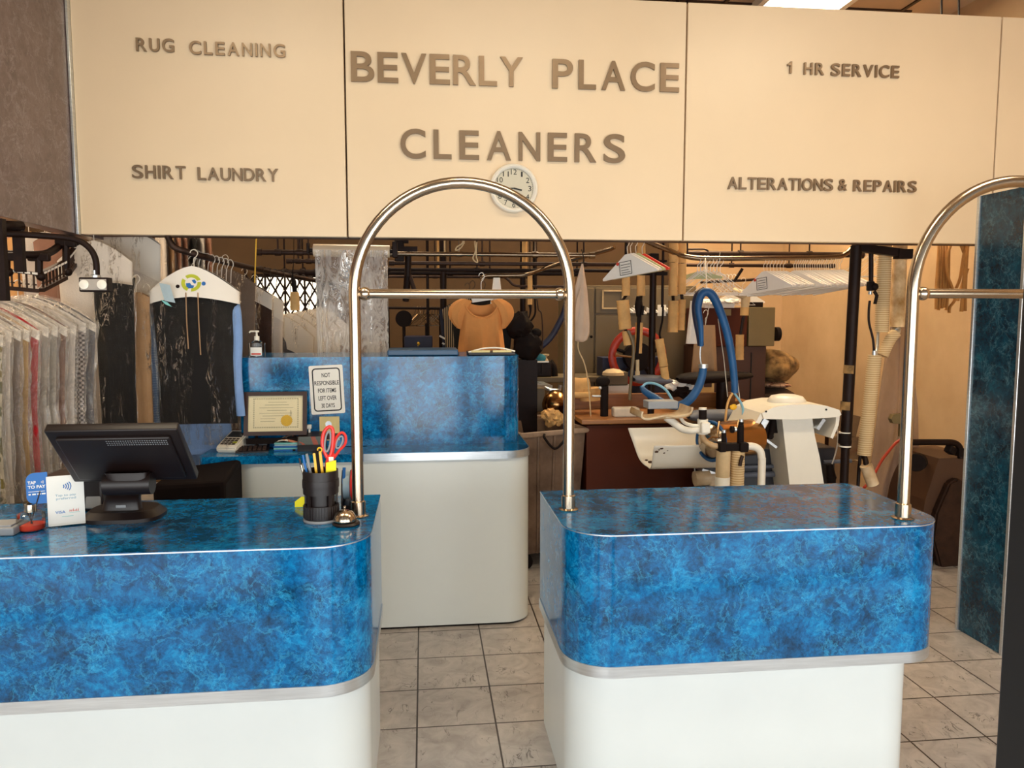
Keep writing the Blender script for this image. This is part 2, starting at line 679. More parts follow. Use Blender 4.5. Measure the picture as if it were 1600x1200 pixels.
M['wood'] = plain('varnished wood', '9a6433', .4, var=.3, scale=4, stretch=(1, 12, 12))
M['red'] = plain('red enamel', 'a8301a', .4, var=.15)
M['redp'] = plain('red plastic', 'e0352c', .3, var=.05)
M['yellow'] = plain('yellow plastic', 'f4bd2c', .35, var=.05)
M['sticky'] = plain('yellow sticky paper', 'f6ea1e', .7, var=.03)
M['paper'] = plain('white paper', 'ece8df', .7, var=.03)
M['cardw'] = plain('white paper hanger cape', 'e9e2d8', .75, var=.05, scale=5)
M['creamc'] = plain('cream card', 'd8c58a', .7, var=.1)
M['txt'] = plain('black print', '17130f', .6)
M['bluep'] = plain('blue print', '1766b0', .5, var=.03)
M['greyt'] = plain('grey print', '9db4c0', .6)
M['redt'] = plain('red print', 'c9402f', .6)
M['tealt'] = plain('teal print', '7cc3c0', .6)
M['grt'] = plain('green print', 'b9bf2a', .6)
M['gold'] = plain('gold foil seal', 'd9ac3a', .3, .6, .1)
M['frame'] = plain('dark wood frame', '3c2115', .35, var=.2, scale=20)
M['cloth'] = plain('white towel cloth', 'cdb29a', .95, var=.12, scale=6, bump=.2, bscale=60)
M['film'] = film('crinkled garment bag film', haze=.004, gloss=.95, sc=(12, 12, 2.6), base=.008, sharp=38, spot0=.50, fres=.22)
M['filmw'] = film('milky garment bag film', haze=.16, gloss=.85, sc=(10, 10, 4), base=.22)
M['filmroll'] = film('rolled garment bag film', haze=.40, gloss=.8, sc=(6, 6, 1.8), sharp=9, base=.1)
M['sheet'] = dusty('dusty plastic sheet')
M['hoser'] = stripe_mat('ribbed cream hose', 'b8986a', 'd6bc92', 24, 'Z')
M['acrylic'] = clear('clear acrylic', (.985, .98, .97))
M['glass'] = clear('clear glass', (.93, .95, .95), .25)
M['redliq'] = plain('red scented liquid', 'd8482f', .1, var=.05)
M['lampglow'] = emis('ceiling lamp diffuser', 'fff0d0', 9)
M['mirror'] = plain('lamp reflector', 'fff4e0', .08, 1.0, .02)
M['wire'] = plain('white coated wire', 'd9cfc0', .4, var=.1)
M['wired'] = plain('dark wire', '2c1d13', .5, var=.1)
M['orange'] = plain('apricot blouse cotton', 'dd9552', .9, var=.10, scale=9, bump=.15)
M['plastictub'] = plain('dusty grey plastic cart', '7d6553', .6, var=.35, scale=5, col2='4a3629')
M['sack'] = plain('stained canvas sack', 'a8824e', .95, var=.5, scale=11, col2='2e1e0e', bump=.4, bscale=9)
M['sackg'] = plain('grey canvas sack', '6d5643', .95, var=.3, scale=5, bump=.3, bscale=9)
M['strap'] = plain('tan cotton webbing', 'b0793a', .85, var=.2, scale=14)
M['rubber'] = plain('black rubber', '150a07', .75, var=.1, spec=.2)
M['pressblue'] = plain('slate blue pad', '5e626e', .6, var=.1)
M['bronze'] = plain('warm polished press plate', 'c08e58', .22, 1.0, .15, 4)

# ================================================================ the room
b = B(); b.box((-.5, 2.6, -.05), (8.2, 10.4, .1)); struct('floor', b, M['tile'])
b = B(); b.box((-.5, 4.2, 3.65), (8.2, 7.3, .1)); struct('ceiling', b, M['ceil'])
b = B(); b.box((3.6, 4.1, 1.8), (.1, 7.2, 3.6)); struct('wall_right', b, M['wall'])
b = B(); b.box((-4.3, 4.1, 1.8), (.1, 7.2, 3.6)); struct('wall_left', b, M['wallfront'])
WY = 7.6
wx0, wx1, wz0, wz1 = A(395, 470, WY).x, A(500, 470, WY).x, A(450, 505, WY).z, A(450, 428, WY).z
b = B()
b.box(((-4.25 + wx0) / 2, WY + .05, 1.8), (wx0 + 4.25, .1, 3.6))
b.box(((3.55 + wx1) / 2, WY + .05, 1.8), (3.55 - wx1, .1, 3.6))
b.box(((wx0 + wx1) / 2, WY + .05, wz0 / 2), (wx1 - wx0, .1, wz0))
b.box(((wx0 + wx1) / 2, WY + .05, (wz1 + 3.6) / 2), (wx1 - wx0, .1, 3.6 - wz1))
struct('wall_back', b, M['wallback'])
xr_ = A(1056, 430, 7.45).x
b = B(); b.box(((xr_ + 3.55) / 2, 7.49, 1.8), (3.55 - xr_, .08, 3.6)); struct('wall_rear', b, M['wall'])
# daylit frosted window behind a folding gate
b = B()
for (cx, cz, sx, sz) in (((wx0 + wx1) / 2, wz0 + .015, wx1 - wx0, .03), ((wx0 + wx1) / 2, wz1 - .015, wx1 - wx0, .03), (wx0 + .015, (wz0 + wz1) / 2, .03, wz1 - wz0), (wx1 - .015, (wz0 + wz1) / 2, .03, wz1 - wz0)):
    b.box((cx, WY + .04, cz), (sx, .06, sz))
win = struct('window_1', b, M['iron'])
b = B(); b.box(((wx0 + wx1) / 2, WY + .06, (wz0 + wz1) / 2), (wx1 - wx0, .01, wz1 - wz0)); struct('window_pane', b, emis('frosted daylight pane', 'fff2dc', 1.5), win)
b = B()
gx0, gx1 = wx0 - .05, wx1 + .05
for i in range(9):
    for sgn in (1, -1):
        x = gx0 + (gx1 - gx0) * i / 8
        for k in range(3):
            z0 = wz0 + (wz1 - wz0) * k / 3
            b.tube([(x, WY - .06 + .01 * sgn, z0), (min(gx1, max(gx0, x + sgn * (gx1 - gx0) / 8)), WY - .06 + .01 * sgn, z0 + (wz1 - wz0) / 3)], .009, 5)
for i in range(0, 9, 2):
    x = gx0 + (gx1 - gx0) * i / 8
    b.box((x, WY - .06, (wz0 + wz1) / 2), (.018, .012, wz1 - wz0 + .12))
solo('folding_gate', b, M['iron'], 'dark diamond lattice folding security gate in front of the bright back window', 'gate')

# shop front: black door frame and glazing around the open doorway
DY = .6
jx = A(1552, 1200, DY + .03).x
b = B()
b.box((jx + .045, DY, 1.1), (.09, .06, 2.2), bev=.004)
b.box((-.52, DY, 1.1), (.09, .06, 2.2), bev=.004)
b.box(((jx + .09 - .565) / 2, DY, 2.245), (jx + .655, .06, .09), bev=.004)
struct('door_1', b, M['dblack'])


def shop_window(n, x0, x1, z0, z1):
    b = B()
    for (cx, cz, sx, sz) in (((x0 + x1) / 2, z0 + .03, x1 - x0, .06), ((x0 + x1) / 2, z1 - .03, x1 - x0, .06), (x0 + .03, (z0 + z1) / 2, .06, z1 - z0), (x1 - .03, (z0 + z1) / 2, .06, z1 - z0)):
        b.box((cx, DY, cz), (sx, .06, sz))
    o = struct('window_%d' % n, b, M['dblack'])
    b = B(); b.box(((x0 + x1) / 2, DY, (z0 + z1) / 2), (x1 - x0 - .1, .008, z1 - z0 - .1)); struct('window_pane', b, M['acrylic'], o)


shop_window(2, -3.6, -.57, .1, 3.2)
shop_window(3, jx + .095, 3.54, .1, 3.2)
shop_window(4, -.57, jx + .095, 2.3, 3.2)
b = B()
b.box((-3.95, DY, 1.8), (.6, .1, 3.6)); b.box((-.3, DY, 3.4), (7.1, .1, .4)); b.box((-.3, DY, .04), (.01, .01, .02))
struct('wall_front', b, M['wallfront'])

# lamps
def ceiling_light(px, py, sx, sy, power, label, loc=None, color=(1, .80, .55), group=None):
    c = Vector(loc) if loc else AZ(px, py, 3.58)
    c.z = 3.6
    t = thing('ceiling_light', label, 'light', c, group)
    b = B()
    for (dx, dy, wx, wy) in ((0, sy / 2, sx + .06, .04), (0, -sy / 2, sx + .06, .04), (sx / 2, 0, .04, sy + .06), (-sx / 2, 0, .04, sy + .06)):
        b.box((c.x + dx, c.y + dy, c.z - .025), (wx, wy, .05))
    part('lamp_frame', b, M['whitep'], t)
    b = B(); b.box((c.x, c.y, c.z - .02), (sx - .04, sy - .04, .02)); part('diffuser', b, M['lampglow'], t)
    l = area_light('lamp', (0, 0, -.06), (0, 0, 0), sx - .1, sy - .1, power, color)
    l.parent = t
    return t


ceiling_light(1215, -14, .55, 1.15, 12, 'bright ceiling light panel showing above the white sign panels', loc=(A(1222, 0, 5.25).x, 5.25, 0))
for (x, y, p) in ((-2.4, 5.6, 8), (-.4, 5.6, 4), (1.2, 6.6, 3.5), (2.4, 6.0, 13), (-2.7, 3.5, 44)):
    ceiling_light(0, 0, .55, 1.15, p, 'workshop ceiling light panel hidden above the sign panels', loc=(x, y, 0), group='workshop ceiling lights', color=(1, .78, .55))
for (x, y, p) in ((-1.1, 1.9, 2), (.6, 1.9, 2.5), (2.4, 2.0, 7)):
    ceiling_light(0, 0, 1.1, .5, p, 'lobby ceiling light panel in front of the sign', loc=(x, y, 0), group='lobby ceiling lights', color=(1, .84, .64))
# ceiling grid bars
b = B()
for x in (1.35, 1.96, 2.57, 3.18):
    b.box((x, 5.8, 3.597), (.024, 3.5, .012))
for y in (4.45, 5.06, 5.67, 6.28, 6.9):
    b.box((.9, y, 3.596), (4.7, .02, .012))
struct('trim_1', b, M['ironred'])

# ---------------------------------------------------------------- sign fascia
FY = 3.95
FZ0, FZ1 = 1.966, 3.15
pan_x = [A(117, 200, FY).x, A(540, 200, FY).x, A(1070.5, 200, FY).x, A(1557, 200, FY).x, 3.24]
HB = B()
HB.box(((pan_x[0] + 3.24) / 2, FY + .17, (FZ0 + .006 + FZ1) / 2), (3.24 - pan_x[0], .22, FZ1 - FZ0 - .02))
struct('trim_2', HB, plain('header board', '5a3a24', .7))
plab = ['cream sign panel with bronze letters for rug cleaning and shirt laundry, at left',
        'large middle cream sign panel with the shop name in big bronze letters',
        'cream sign panel with bronze letters for one hour service and alterations',
        'plain cream sign panel without letters, at the far right end']
panels = []
for i in range(4):
    x0, x1 = pan_x[i] + .004, pan_x[i + 1] - .004
    t = thing('sign_panel', plab[i], 'sign', ((x0 + x1) / 2, FY, FZ0))
    b = B(); b.box(((x0 + x1) / 2, FY + .025, (FZ0 + FZ1) / 2), (x1 - x0, .05, FZ1 - FZ0), bev=.003)
    part('panel_board', b, M['cream'], t)
    panels.append(t)


# widths of wide sans capitals over their height
CAPW = dict(A=.86, B=.79, C=.88, D=.80, E=.70, G=.89, H=.76, I=.16, L=.63, N=.78, O=.93, P=.74, R=.79, S=.79, T=.74, U=.76, V=.86, Y=.80)
CAPW.update({'1': .40, '&': .78})


def word(parent, txt, x0, x1, yt, yb, mat, Y=FY - .001, off=.012, depth=.014, name='letter'):
    """single raised letters, set on the panel"""
    p0, p1 = A(x0, yb, Y), A(x1, yb, Y)
    z1, z0 = A(x0, yt, Y).z, p0.z
    h = z1 - z0
    _, _, _, _, hy0, hy1 = glyph('H', off)
    k = h / (hy1 - hy0)
    ws = [CAPW.get(c, .78) * h for c in txt]
    gap = (p1.x - p0.x - sum(ws)) / max(1, len(txt) - 1)
    x = p0.x
    for c, wd in zip(txt, ws):
        g = glyph(c, off)
        b = B()
        if c == '1':
            b.prism([(x + wd * a_, z0 + h * q_) for a_, q_ in ((.56, 0), (1, 0), (1, 1), (.66, 1), (.5, .86), (0, .78), (0, .64), (.56, .66))], lambda u, v, hh: Vector((u, Y - hh, v)), 0, depth)
        else: text_into(b, c, lambda u, v, hh: Vector((u, Y - hh, v)), x, x + wd, z0 + (g[4] - hy0) * k, z0 + (g[5] - hy0) * k, depth, off)
        part(name, b, mat, parent)
        x += wd + gap


word(panels[0], 'RUG', 214, 273, 60, 80.5, M['letter'], off=.012)
word(panels[0], 'CLEANING', 297, 446, 65, 85.5, M['letter'], off=.012)
word(panels[0], 'SHIRT', 208, 291, 258.5, 279, M['letter'], off=.012)
word(panels[0], 'LAUNDRY', 310, 435, 262, 282, M['letter'], off=.012)
word(panels[1], 'BEVERLY', 549, 816.5, 81, 128, M['letter'], off=.012)
word(panels[1], 'PLACE', 862.5, 1060, 93, 138.5, M['letter'], off=.012)
word(panels[1], 'CLEANERS', 626, 976, 202, 247.5, M['letter'], off=.012)
word(panels[2], '1', 1229, 1237.5, 97, 115, M['letter'], off=.012)
word(panels[2], 'HR', 1255, 1286, 98.5, 117, M['letter'], off=.012)
word(panels[2], 'SERVICE', 1297, 1403, 100, 119, M['letter'], off=.012)
word(panels[2], 'ALTERATIONS', 1136, 1300, 277, 296, M['letter'], off=.012)
word(panels[2], '&', 1308.5, 1321.5, 280, 298, M['letter'], off=.012)
word(panels[2], 'REPAIRS', 1332, 1430, 281.5, 299.5, M['letter'], off=.012)

# left wing of the fascia, coming toward the street
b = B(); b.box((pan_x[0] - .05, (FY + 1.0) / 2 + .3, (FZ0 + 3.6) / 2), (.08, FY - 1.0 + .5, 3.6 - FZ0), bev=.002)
wing = solo('wing_panel', b, M['taupe'], 'glare-browned marble laminate side panel hanging left of the cream signs', 'panel')
b = B(); b.box((pan_x[0] - .002, FY - .012, (FZ0 + FZ1) / 2 - .003), (.012, .03, FZ1 - FZ0), bev=.002)
part('corner_trim', b, M['steel'], wing, 'thin silver corner trim')

# wall clock under the shop name
cc = A(802, 295.4, FY)
R = 38 / 1217.2 * FY * .985
t = thing('wall_clock', 'round cream wall clock below the big shop name', 'clock', (cc.x, FY, cc.z - R))
Mrot = Matrix(((1, 0, 0), (0, 0, -1), (0, 1, 0)))
b = B(); b.lathe([(R * .80, .026), (R * .84, .036), (R * .9, .04), (R * .97, .034), (R, .02), (R, .0), (0, 0)], cc, 48, rot=Mrot)
part('clock_rim', b, M['whitep'], t)
b = B(); b.lathe([(0, .022), (R * .83, .022)], cc, 48, rot=Mrot)
dial = part('clock_face', b, plain('clock dial paper', 'd8cbb4', .6, var=.03), t)
b = B()
for h in range(1, 13):
    a = PI / 2 - h * PI / 6
    s = str(h)
    x, z = cc.x + R * .66 * math.cos(a), cc.z + R * .66 * math.sin(a)
    wd = R * (.24 if h >= 10 else (.07 if h == 1 else .13)) / 2
    text_into(b, s, lambda u, v, hh: Vector((u, FY - .0225 - hh, v)), x - wd, x + wd, z - R * .105, z + R * .105, .0006, .0)
for k in range(60):
    a = k * PI / 30
    b.box((cc.x + R * .78 * math.cos(a), FY - .0228, cc.z + R * .78 * math.sin(a)), (.004, .0006, .0008), rot=(0, -a, 0))
part('numerals', b, M['txt'], dial)
for (ang, ln, wd) in ((180 + 3, .45, .008), (-13, .34, .011)):
    b = B()
    a = math.radians(ang)
    b.box((cc.x + R * ln / 2 * math.cos(a), FY - .026, cc.z + R * ln / 2 * math.sin(a)), (R * ln, .0015, wd * .7), rot=(0, -a, 0))
    part('clock_hand', b, M['txt'], t)
b = B(); b.lathe([(0, .031), (R * .81, .030)], cc, 48, rot=Mrot); part('clock_glass', b, M['glass'], t)


# ---------------------------------------------------------------- counters
def rr_out(x0, x1, y0, y1, r, d):
    rs = [max(0, q + d) if q > 0 else 0 for q in r]
    return round_rect(x0 - d, x1 + d, y0 - d, y1 + d, rs, 10)


def counter(name, label, x0, x1, y0, y1, r, base_in):
    """base_in: base inset (left, right, front, back)"""
    t = thing(name, label, 'counter', ((x0 + x1) / 2, (y0 + y1) / 2, 0))
    b = B(); b.prism(round_rect(x0 + base_in[0], x1 - base_in[1], y0 + base_in[2], y1 - base_in[3], r, 12), XY, 0, .46, smooth=True)
    part('base', b, M['white'], t)
    b = B(); b.prism(rr_out(x0, x1, y0, y1, r, .003), XY, .456, .493, smooth=True)
    part('trim_band', b, M['steel'], t, 'brushed metal band')
    b = B(); b.prism(rr_out(x0, x1, y0, y1, r, 0), XY, .493, .909, smooth=True)
    part('front_panel', b, M['blue'], t)
    b = B(); b.prism(rr_out(x0, x1, y0, y1, r, .0015), XY, .909, .9125, smooth=True)
    part('edge_trim', b, M['steel'], t)
    b = B(); b.prism(rr_out(x0, x1, y0, y1, r, 0), XY, .9125, .915, smooth=True)
    part('countertop', b, M['blue'], t)
    return t


CR = counter('service_counter', 'blue marble service counter with white base, standing alone at right', .437, 1.69, 2.288, 2.90, (.15, .13, .05, 0), (.014, .07, .02, .02))
CL = counter('service_counter', 'long blue marble service counter with white base, under the till at left', -2.6, -.168, 2.266, 2.908, (0, .15, 0, 0), (.0, .012, .02, .02))

# back counter: tall white base, ledge, raised marble screen
BX0, BX1, BYF = -.93, .535, 3.853
t = thing('back_counter', 'tall white counter with raised blue marble screen behind the gap', 'counter', (-.2, 4.1, 0))
b = B(); b.prism(round_rect(BX0, BX1, BYF, 4.6, (.12, .13, 0, 0), 12), XY, .012, .866, smooth=True); part('base', b, M['white'], t)
b = B(); b.prism(round_rect(BX0 + .02, BX1 - .02, BYF + .012, 4.58, (.1, .11, 0, 0), 12), XY, 0, .014, smooth=True); part('kick_strip', b, M['rubber'], t)
b = B(); b.prism(round_rect(-.30, BX1 + .004, BYF - .01, 4.6, (0, .13, 0, 0), 12), XY, .864, .903, smooth=True); part('trim_band', b, M['steel'], t, 'brushed metal band')
b = B(); b.prism(round_rect(-1.085, -.30, BYF - .012, 4.22, (.03, 0, 0, .02), 6), XY, .864, .903, smooth=True); part('shelf', b, M['blue'], t)
b = B(); b.prism(round_rect(-.30, BX1, BYF - .006, 4.6, (0, .13, 0, 0), 12), XY, .903, .906, smooth=True); part('ledge_top', b, M['blue'], t)
b = B(); b.prism(round_rect(BX0, .508, 4.07, 4.55, (.0, .12, 0, 0), 12), XY, .9055, 1.368, smooth=True); part('screen_panel', b, M['blue'], t)
BACKC = t


# ---------------------------------------------------------------- arched rails
def arch(label, c, ang, half, zf, rail_z, top_r):
    """tubular arch between two feet, with a cross rail"""
    d = Vector((math.cos(ang), math.sin(ang), 0))
    t = thing('arched_rail', label, 'rail', (c[0], c[1], zf))
    C0 = Vector((c[0], c[1], 0))
    pts = [C0 - d * half + Vector((0, 0, zf + .002))]
    zs = rail_z + .005
    for k in range(6):
        pts.append(C0 - d * half + Vector((0, 0, zf + .1 + (zs - zf - .1) * k / 5)))
    for k in range(1, 32):
        a = PI - PI * k / 32
        pts.append(C0 + d * half * math.cos(a) + Vector((0, 0, zs + top_r * math.sin(a))))
    for k in range(6):
        pts.append(C0 + d * half + Vector((0, 0, zs - (zs - zf - .1) * k / 5)))
    pts.append(C0 + d * half + Vector((0, 0, zf + .002)))
    b = B(); b.tube(pts, .0192, 20); part('arch_tube', b, M['chrome'], t)
    b = B(); b.cyl(C0 - d * (half - .045) + Vector((0, 0, rail_z)), C0 + d * (half - .045) + Vector((0, 0, rail_z)), .0155, seg=18); part('cross_rail', b, M['chrome'], t)
    for s in (-1, 1):
        p = C0 + d * s * (half - .034) + Vector((0, 0, rail_z))
        b = B(); b.ball(p, .0225); b.cyl(p, C0 + d * s * (half - .012) + Vector((0, 0, rail_z)), .011); part('rail_connector', b, M['chrome'], t, 'round chrome ball connector')
        q = C0 + d * s * half
        b = B(); b.lathe([(.0, .0), (.034, .0), (.035, .003), (.025, .007), (.0245, .05), (.0195, .053)], (q.x, q.y, zf), 28); part('foot_flange', b, M['chrome'], t)
    return t


pL, pR = AZ(560, 806, .915), AZ(888, 796, .915)
c = (pL + pR) / 2
arch('polished steel arch rail bridging the gap between the two counters', c, math.atan2(pR.y - pL.y, pR.x - pL.x), (pR - pL).length / 2, .915, 1.655, .358)
pq = AZ(1413, 811, .915)
arch('polished steel arch rail rising from the right counter and leaving the picture', (pq.x + .357, pq.y + .02), .03, .357, .915, 1.655, .358)
# the neighbouring counter that carries its other foot, just outside the picture
# ---------------------------------------------------------------- marble partition at right
px0 = 2.668
b = B(); b.box((px0 + .03, 3.385, 1.0775), (.06, .30, 2.155), bev=.002)
pt = solo('partition_panel', b, marble('dark blue marble laminate', [(.30, '040f18'), (.44, '082638'), (.56, '0d4258'), (.68, '186478')], '6fa4b4', .2, veinamt=.42, sc=1.2), 'dark blue marble partition standing at the right edge beside the black door frame', 'partition')
for y in (3.538, 3.232):
    b = B(); b.box((px0 + .026, y, 1.0775), (.07, .018, 2.157), bev=.003); part('edge_trim', b, M['steel'], pt, 'silver edge strip')

# ================================================================ things on the counters
TZ = .9152


def plane_fn(p0, ux, uy, n):
    return lambda u, v, h: p0 + ux * u + uy * v + n * h


# --- till screen seen from behind
pt, pb = A(174, 669, 2.40), A(214, 748, 2.575)
v = (pt - pb); Lh = v.length; v.normalize()
ux = Vector((1, 0, 0)); nb = ux.cross(v)            # toward the customer
if nb.y > 0: nb = -nb
cB = AZ(195, 808, TZ)
t = thing('till_monitor', 'black touch screen till seen from behind on the left counter', 'monitor', (cB.x, cB.y, TZ))
mid = (pt + pb) / 2
rotm = Matrix((ux, v, ux.cross(v))).transposed()
W = .375


def slab(b, c, sx, sy, sz, bev, mi=0):
    m = Matrix.Translation(c) @ rotm.to_4x4() @ Matrix.Diagonal((sx, sy, sz, 1))
    r = bmesh.ops.create_cube(b.bm, size=1.0, matrix=m)
    if bev:
        es = list(set(e for q in r['verts'] for e in q.link_edges))
        bmesh.ops.bevel(b.bm, geom=es, offset=bev, segments=3, profile=.5, affect='EDGES')
    for f in b.bm.faces: f.smooth = True


b = B(); slab(b, mid - nb * .006, W, Lh, .03, .005); part('screen_housing', b, M['black'], t)
b = B(); slab(b, mid + nb * .013, W - .05, Lh - .05, .016, .007); hb = part('back_cover', b, M['black'], t)
b = B()
for r_ in range(3):
    for k in range(26):
        slab(b, mid + v * (Lh * .36 - r_ * .009) + ux * (-.02 + k * .0068) + nb * .0212, .0036, .0032, .001, 0)
part('vent_slots', b, M['greyp'], hb)
b = B(); slab(b, mid - nb * .0215, W - .03, Lh - .03, .002, 0); part('display', b, M['txt'], t)
b = B()
npts = [mid + nb * .03 - v * .05, mid + nb * .062 - v * .11, Vector((cB.x + .01, cB.y - .03, TZ + .085)), Vector((cB.x, cB.y - .02, TZ + .02))]
pts, _ = catmull(npts, 6)
for i in range(len(pts) - 1):
    pass
def neck(u, vv):
    k = vv * (len(pts) - 1); i = min(int(k), len(pts) - 2); p = pts[i].lerp(pts[i + 1], k - i)
    a = 2 * PI * u
    wx = .064 - .012 * math.sin(PI * vv)
    c, s_ = math.cos(a), math.sin(a)
    return p + Vector((wx * math.copysign(abs(c) ** .5, c), .022 * math.copysign(abs(s_) ** .5, s_), 0))
b.grid(neck, 32, 16, loop_u=True)
part('neck', b, M['black'], t)
b = B()
for s_ in (-1, 1):
    pass
hc = mid + nb * .05 - v * .085
b.cyl(hc - ux * .07, hc + ux * .07, .034, seg=28)
part('hinge', b, M['black'], t)
b = B()
out = [(cB.x + .125 * math.copysign(abs(math.cos(a)) ** .6, math.cos(a)), cB.y + .005 + .095 * math.copysign(abs(math.sin(a)) ** .7, math.sin(a))) for a in [2 * PI * k / 48 for k in range(48)]]
lo = [b.bm.verts.new((x, y, TZ)) for x, y in out]
m1 = [b.bm.verts.new((x, y, TZ + .012)) for x, y in out]
up = [b.bm.verts.new((cB.x + (x - cB.x) * .82, cB.y + (y - cB.y) * .8, TZ + .032)) for x, y in out]
for a_, c_ in ((lo, m1), (m1, up)):
    for i in range(48):
        f = b.bm.faces.new((a_[i], a_[(i + 1) % 48], c_[(i + 1) % 48], c_[i])); f.smooth = True
b.bm.faces.new(up); b.bm.faces.new(lo[::-1])
part('base', b, M['black'], t)
b = B(); q = pts[int(len(pts) * .82)]; b.box((q.x + .004, q.y - .0235, q.z - .004), (.032, .004, .010), bev=.0015); part('badge', b, M['greyp'], t)

# --- tap to pay card in an acrylic holder, blue tab behind it
BL, BR = AZ(76, 825, TZ), AZ(134, 819, TZ)
uy_ = Vector((0, 0, 1)); ux_ = (BR - BL).normalized(); n_ = Vector((ux_.y, -ux_.x, 0))
wcard = (BR - BL).length
hcard = A(75, 745, BL.y).z - TZ
t = thing('payment_sign', 'white tap to pay card standing on the counter beside the till', 'sign', ((BL.x + BR.x) / 2, BL.y, TZ))
P = plane_fn(BL, ux_, uy_, n_)
b = B(); b.prism(round_rect(0, wcard, .004, hcard, .002, 3), P, 0, .0016); card = part('card', b, M['paper'], t)
b = B(); b.prism(round_rect(0, wcard, 0, .011, .001, 2), P, .0018, .005); b.prism(round_rect(0, wcard, 0, .003, .001, 2), P, -.05, .002)
part('holder', b, M['acrylic'], t)
def tx(parent, s, x0, x1, y0, y1, mat, w_=59., h_=80., PP=P, W_=None, H_=None, ox=0, name='print'):
    b = B()
    for (s_, a0, a1, b0, b1) in ([(s, x0, x1, y0, y1)] if isinstance(s, str) else s):
        text_into(b, s_, PP, a0 * W_, a1 * W_, b0 * H_, b1 * H_, .0022, .012)
    return part(name, b, mat, parent)
kw = dict(W_=wcard, H_=hcard)
tx(card, [('Tap to pay', .22, .78, .585, .64), ('preferred', .24, .77, .52, .578)], 0, 0, 0, 0, M['greyt'], **kw)
tx(card, 'VISA', .2, .47, .262, .315, M['bluep'], **kw)
b = B()
for k in range(6): b.prism([((.575 + .045 * k) * wcard, .285 * hcard), ((.60 + .045 * k) * wcard, .285 * hcard), ((.605 + .045 * k) * wcard, (.31 + .02 * (k % 3)) * hcard), ((.59 + .045 * k) * wcard, (.33 - .012 * (k % 2)) * hcard)], P, .0016, .0021)
part('red_mark', b, M['redt'], card)
b = B()
for (u0, u1, v0, v1) in ((.57, .86, .262, .267), (.37, .68, .195, .203)):
    b.prism([(u0 * wcard, v0 * hcard), (u1 * wcard, v0 * hcard), (u1 * wcard, v1 * hcard), (u0 * wcard, v1 * hcard)], P, .0016, .0021)
part('print', b, M['tealt'], card)
b = B()
for i, r_ in enumerate((.012, .019, .026, .033)):
    q = [P(wcard * .40 + r_ * math.cos(a) * .9 - .004, hcard * .79 + r_ * math.sin(a) * .72, .0019) for a in [-.6 + 1.2 * k / 8 for k in range(9)]]
    b.tube(q, .0014, 6)
part('wave_symbol', b, M['bluep'], card)
# blue tab
t0, t1 = P(-.056, hcard * .47, -.002), None
b = B(); tabw, tabh = .0585, hcard * .60
PT = plane_fn(P(-.055, hcard * .49, -.004), ux_, uy_, n_)
b.prism(round_rect(0, tabw, 0, tabh, (.024, .0, .0, .024), 8), PT, 0, .002)
tab = part('side_tab', b, M['bluep'], t, 'rounded blue tap to pay tab')
b = B()
for (s_, a0, a1, b0, b1) in (('TAP', .08, .46, .64, .74), ('TO PAY', .08, .90, .50, .60)):
    text_into(b, s_, PT, a0 * tabw, a1 * tabw, b0 * tabh, b1 * tabh, .0026, .03)
for (a0, a1) in ((.1, .2), (.27, .44), (.5, .66), (.7, .88)):
    b.prism([(a0 * tabw, .29 * tabh), (a1 * tabw, .29 * tabh), (a1 * tabw, .335 * tabh), (a0 * tabw, .335 * tabh)], PT, .002, .0026)
b.prism([(.1 * tabw, .39 * tabh), (.86 * tabw, .39 * tabh), (.86 * tabw, .405 * tabh), (.1 * tabw, .405 * tabh)], PT, .002, .0026)
for r_ in (.003, .006, .009):
    b.tube([PT(tabw * .66 + r_ * math.cos(a), tabh * .69 + r_ * math.sin(a), .0024) for a in [-.6 + .3 * k for k in range(5)]], .0007, 5)
part('print', b, M['paper'], tab)

# --- dark receipt printer behind
c = AZ(120, 800, TZ)
t = thing('receipt_printer', 'dark receipt printer behind the white tap to pay card', 'printer', (c.x, c.y + .06, TZ))
b = B(); b.box((c.x + .0, c.y + .06, TZ + .055), (.17, .12, .11), bev=.008); part('body', b, M['black'], t)
b = B(); b.box((c.x - .01, c.y + .055, TZ + .118), (.19, .135, .016), bev=.005); part('lid', b, M['ironred'], t)
b = B(); b.box((c.x + .055, c.y + .004, TZ + .04), (.05, .014, .06), rot=(-.25, 0, 0), bev=.004); part('paper_door', b, M['greyp'], t)

# --- scent diffuser
c = AZ(42, 832, TZ); c.y += .03
t = thing('reed_diffuser', 'round glass scent diffuser with red liquid and silver collar', 'diffuser', (c.x, c.y, TZ))
b = B(); b.lathe([(0, .001), (.030, .001), (.038, .006), (.0405, .03), (.039, .052), (.030, .057), (.014, .059), (.0125, .075)], (c.x, c.y, TZ), 32); part('glass_bottle', b, M['glass'], t)
b = B(); b.lathe([(0, .003), (.034, .003), (.0375, .008), (.0385, .020), (.0, .020)], (c.x, c.y, TZ), 32); part('scented_liquid', b, M['redliq'], t)
b = B(); b.lathe([(0, .059), (.017, .059), (.0175, .066), (.0165, .082), (.011, .083), (.011, .06)], (c.x, c.y, TZ), 28); part('collar', b, M['chrome'], t)
for (dx, dy, h) in ((-.042, .0, .14), (.026, .01, .12), (-.01, .012, .1)):
    b = B(); b.tube([(c.x + dx * -.15, c.y, TZ + .012), (c.x + dx, c.y + dy, TZ + h)], .0016, 6); part('reed', b, M['wired'], t)

# --- grey tray, cut by the picture's edge
c = AZ(12, 838, TZ)
b = B(); b.box((c.x - .06, c.y + .05, TZ + .013), (.155, .10, .026), bev=.006); b.box((c.x - .06, c.y + .05, TZ + .028), (.13, .075, .006), bev=.002)
solo('tray', b, M['greyp'], 'low grey plastic tray at the left edge of the left counter', 'tray')

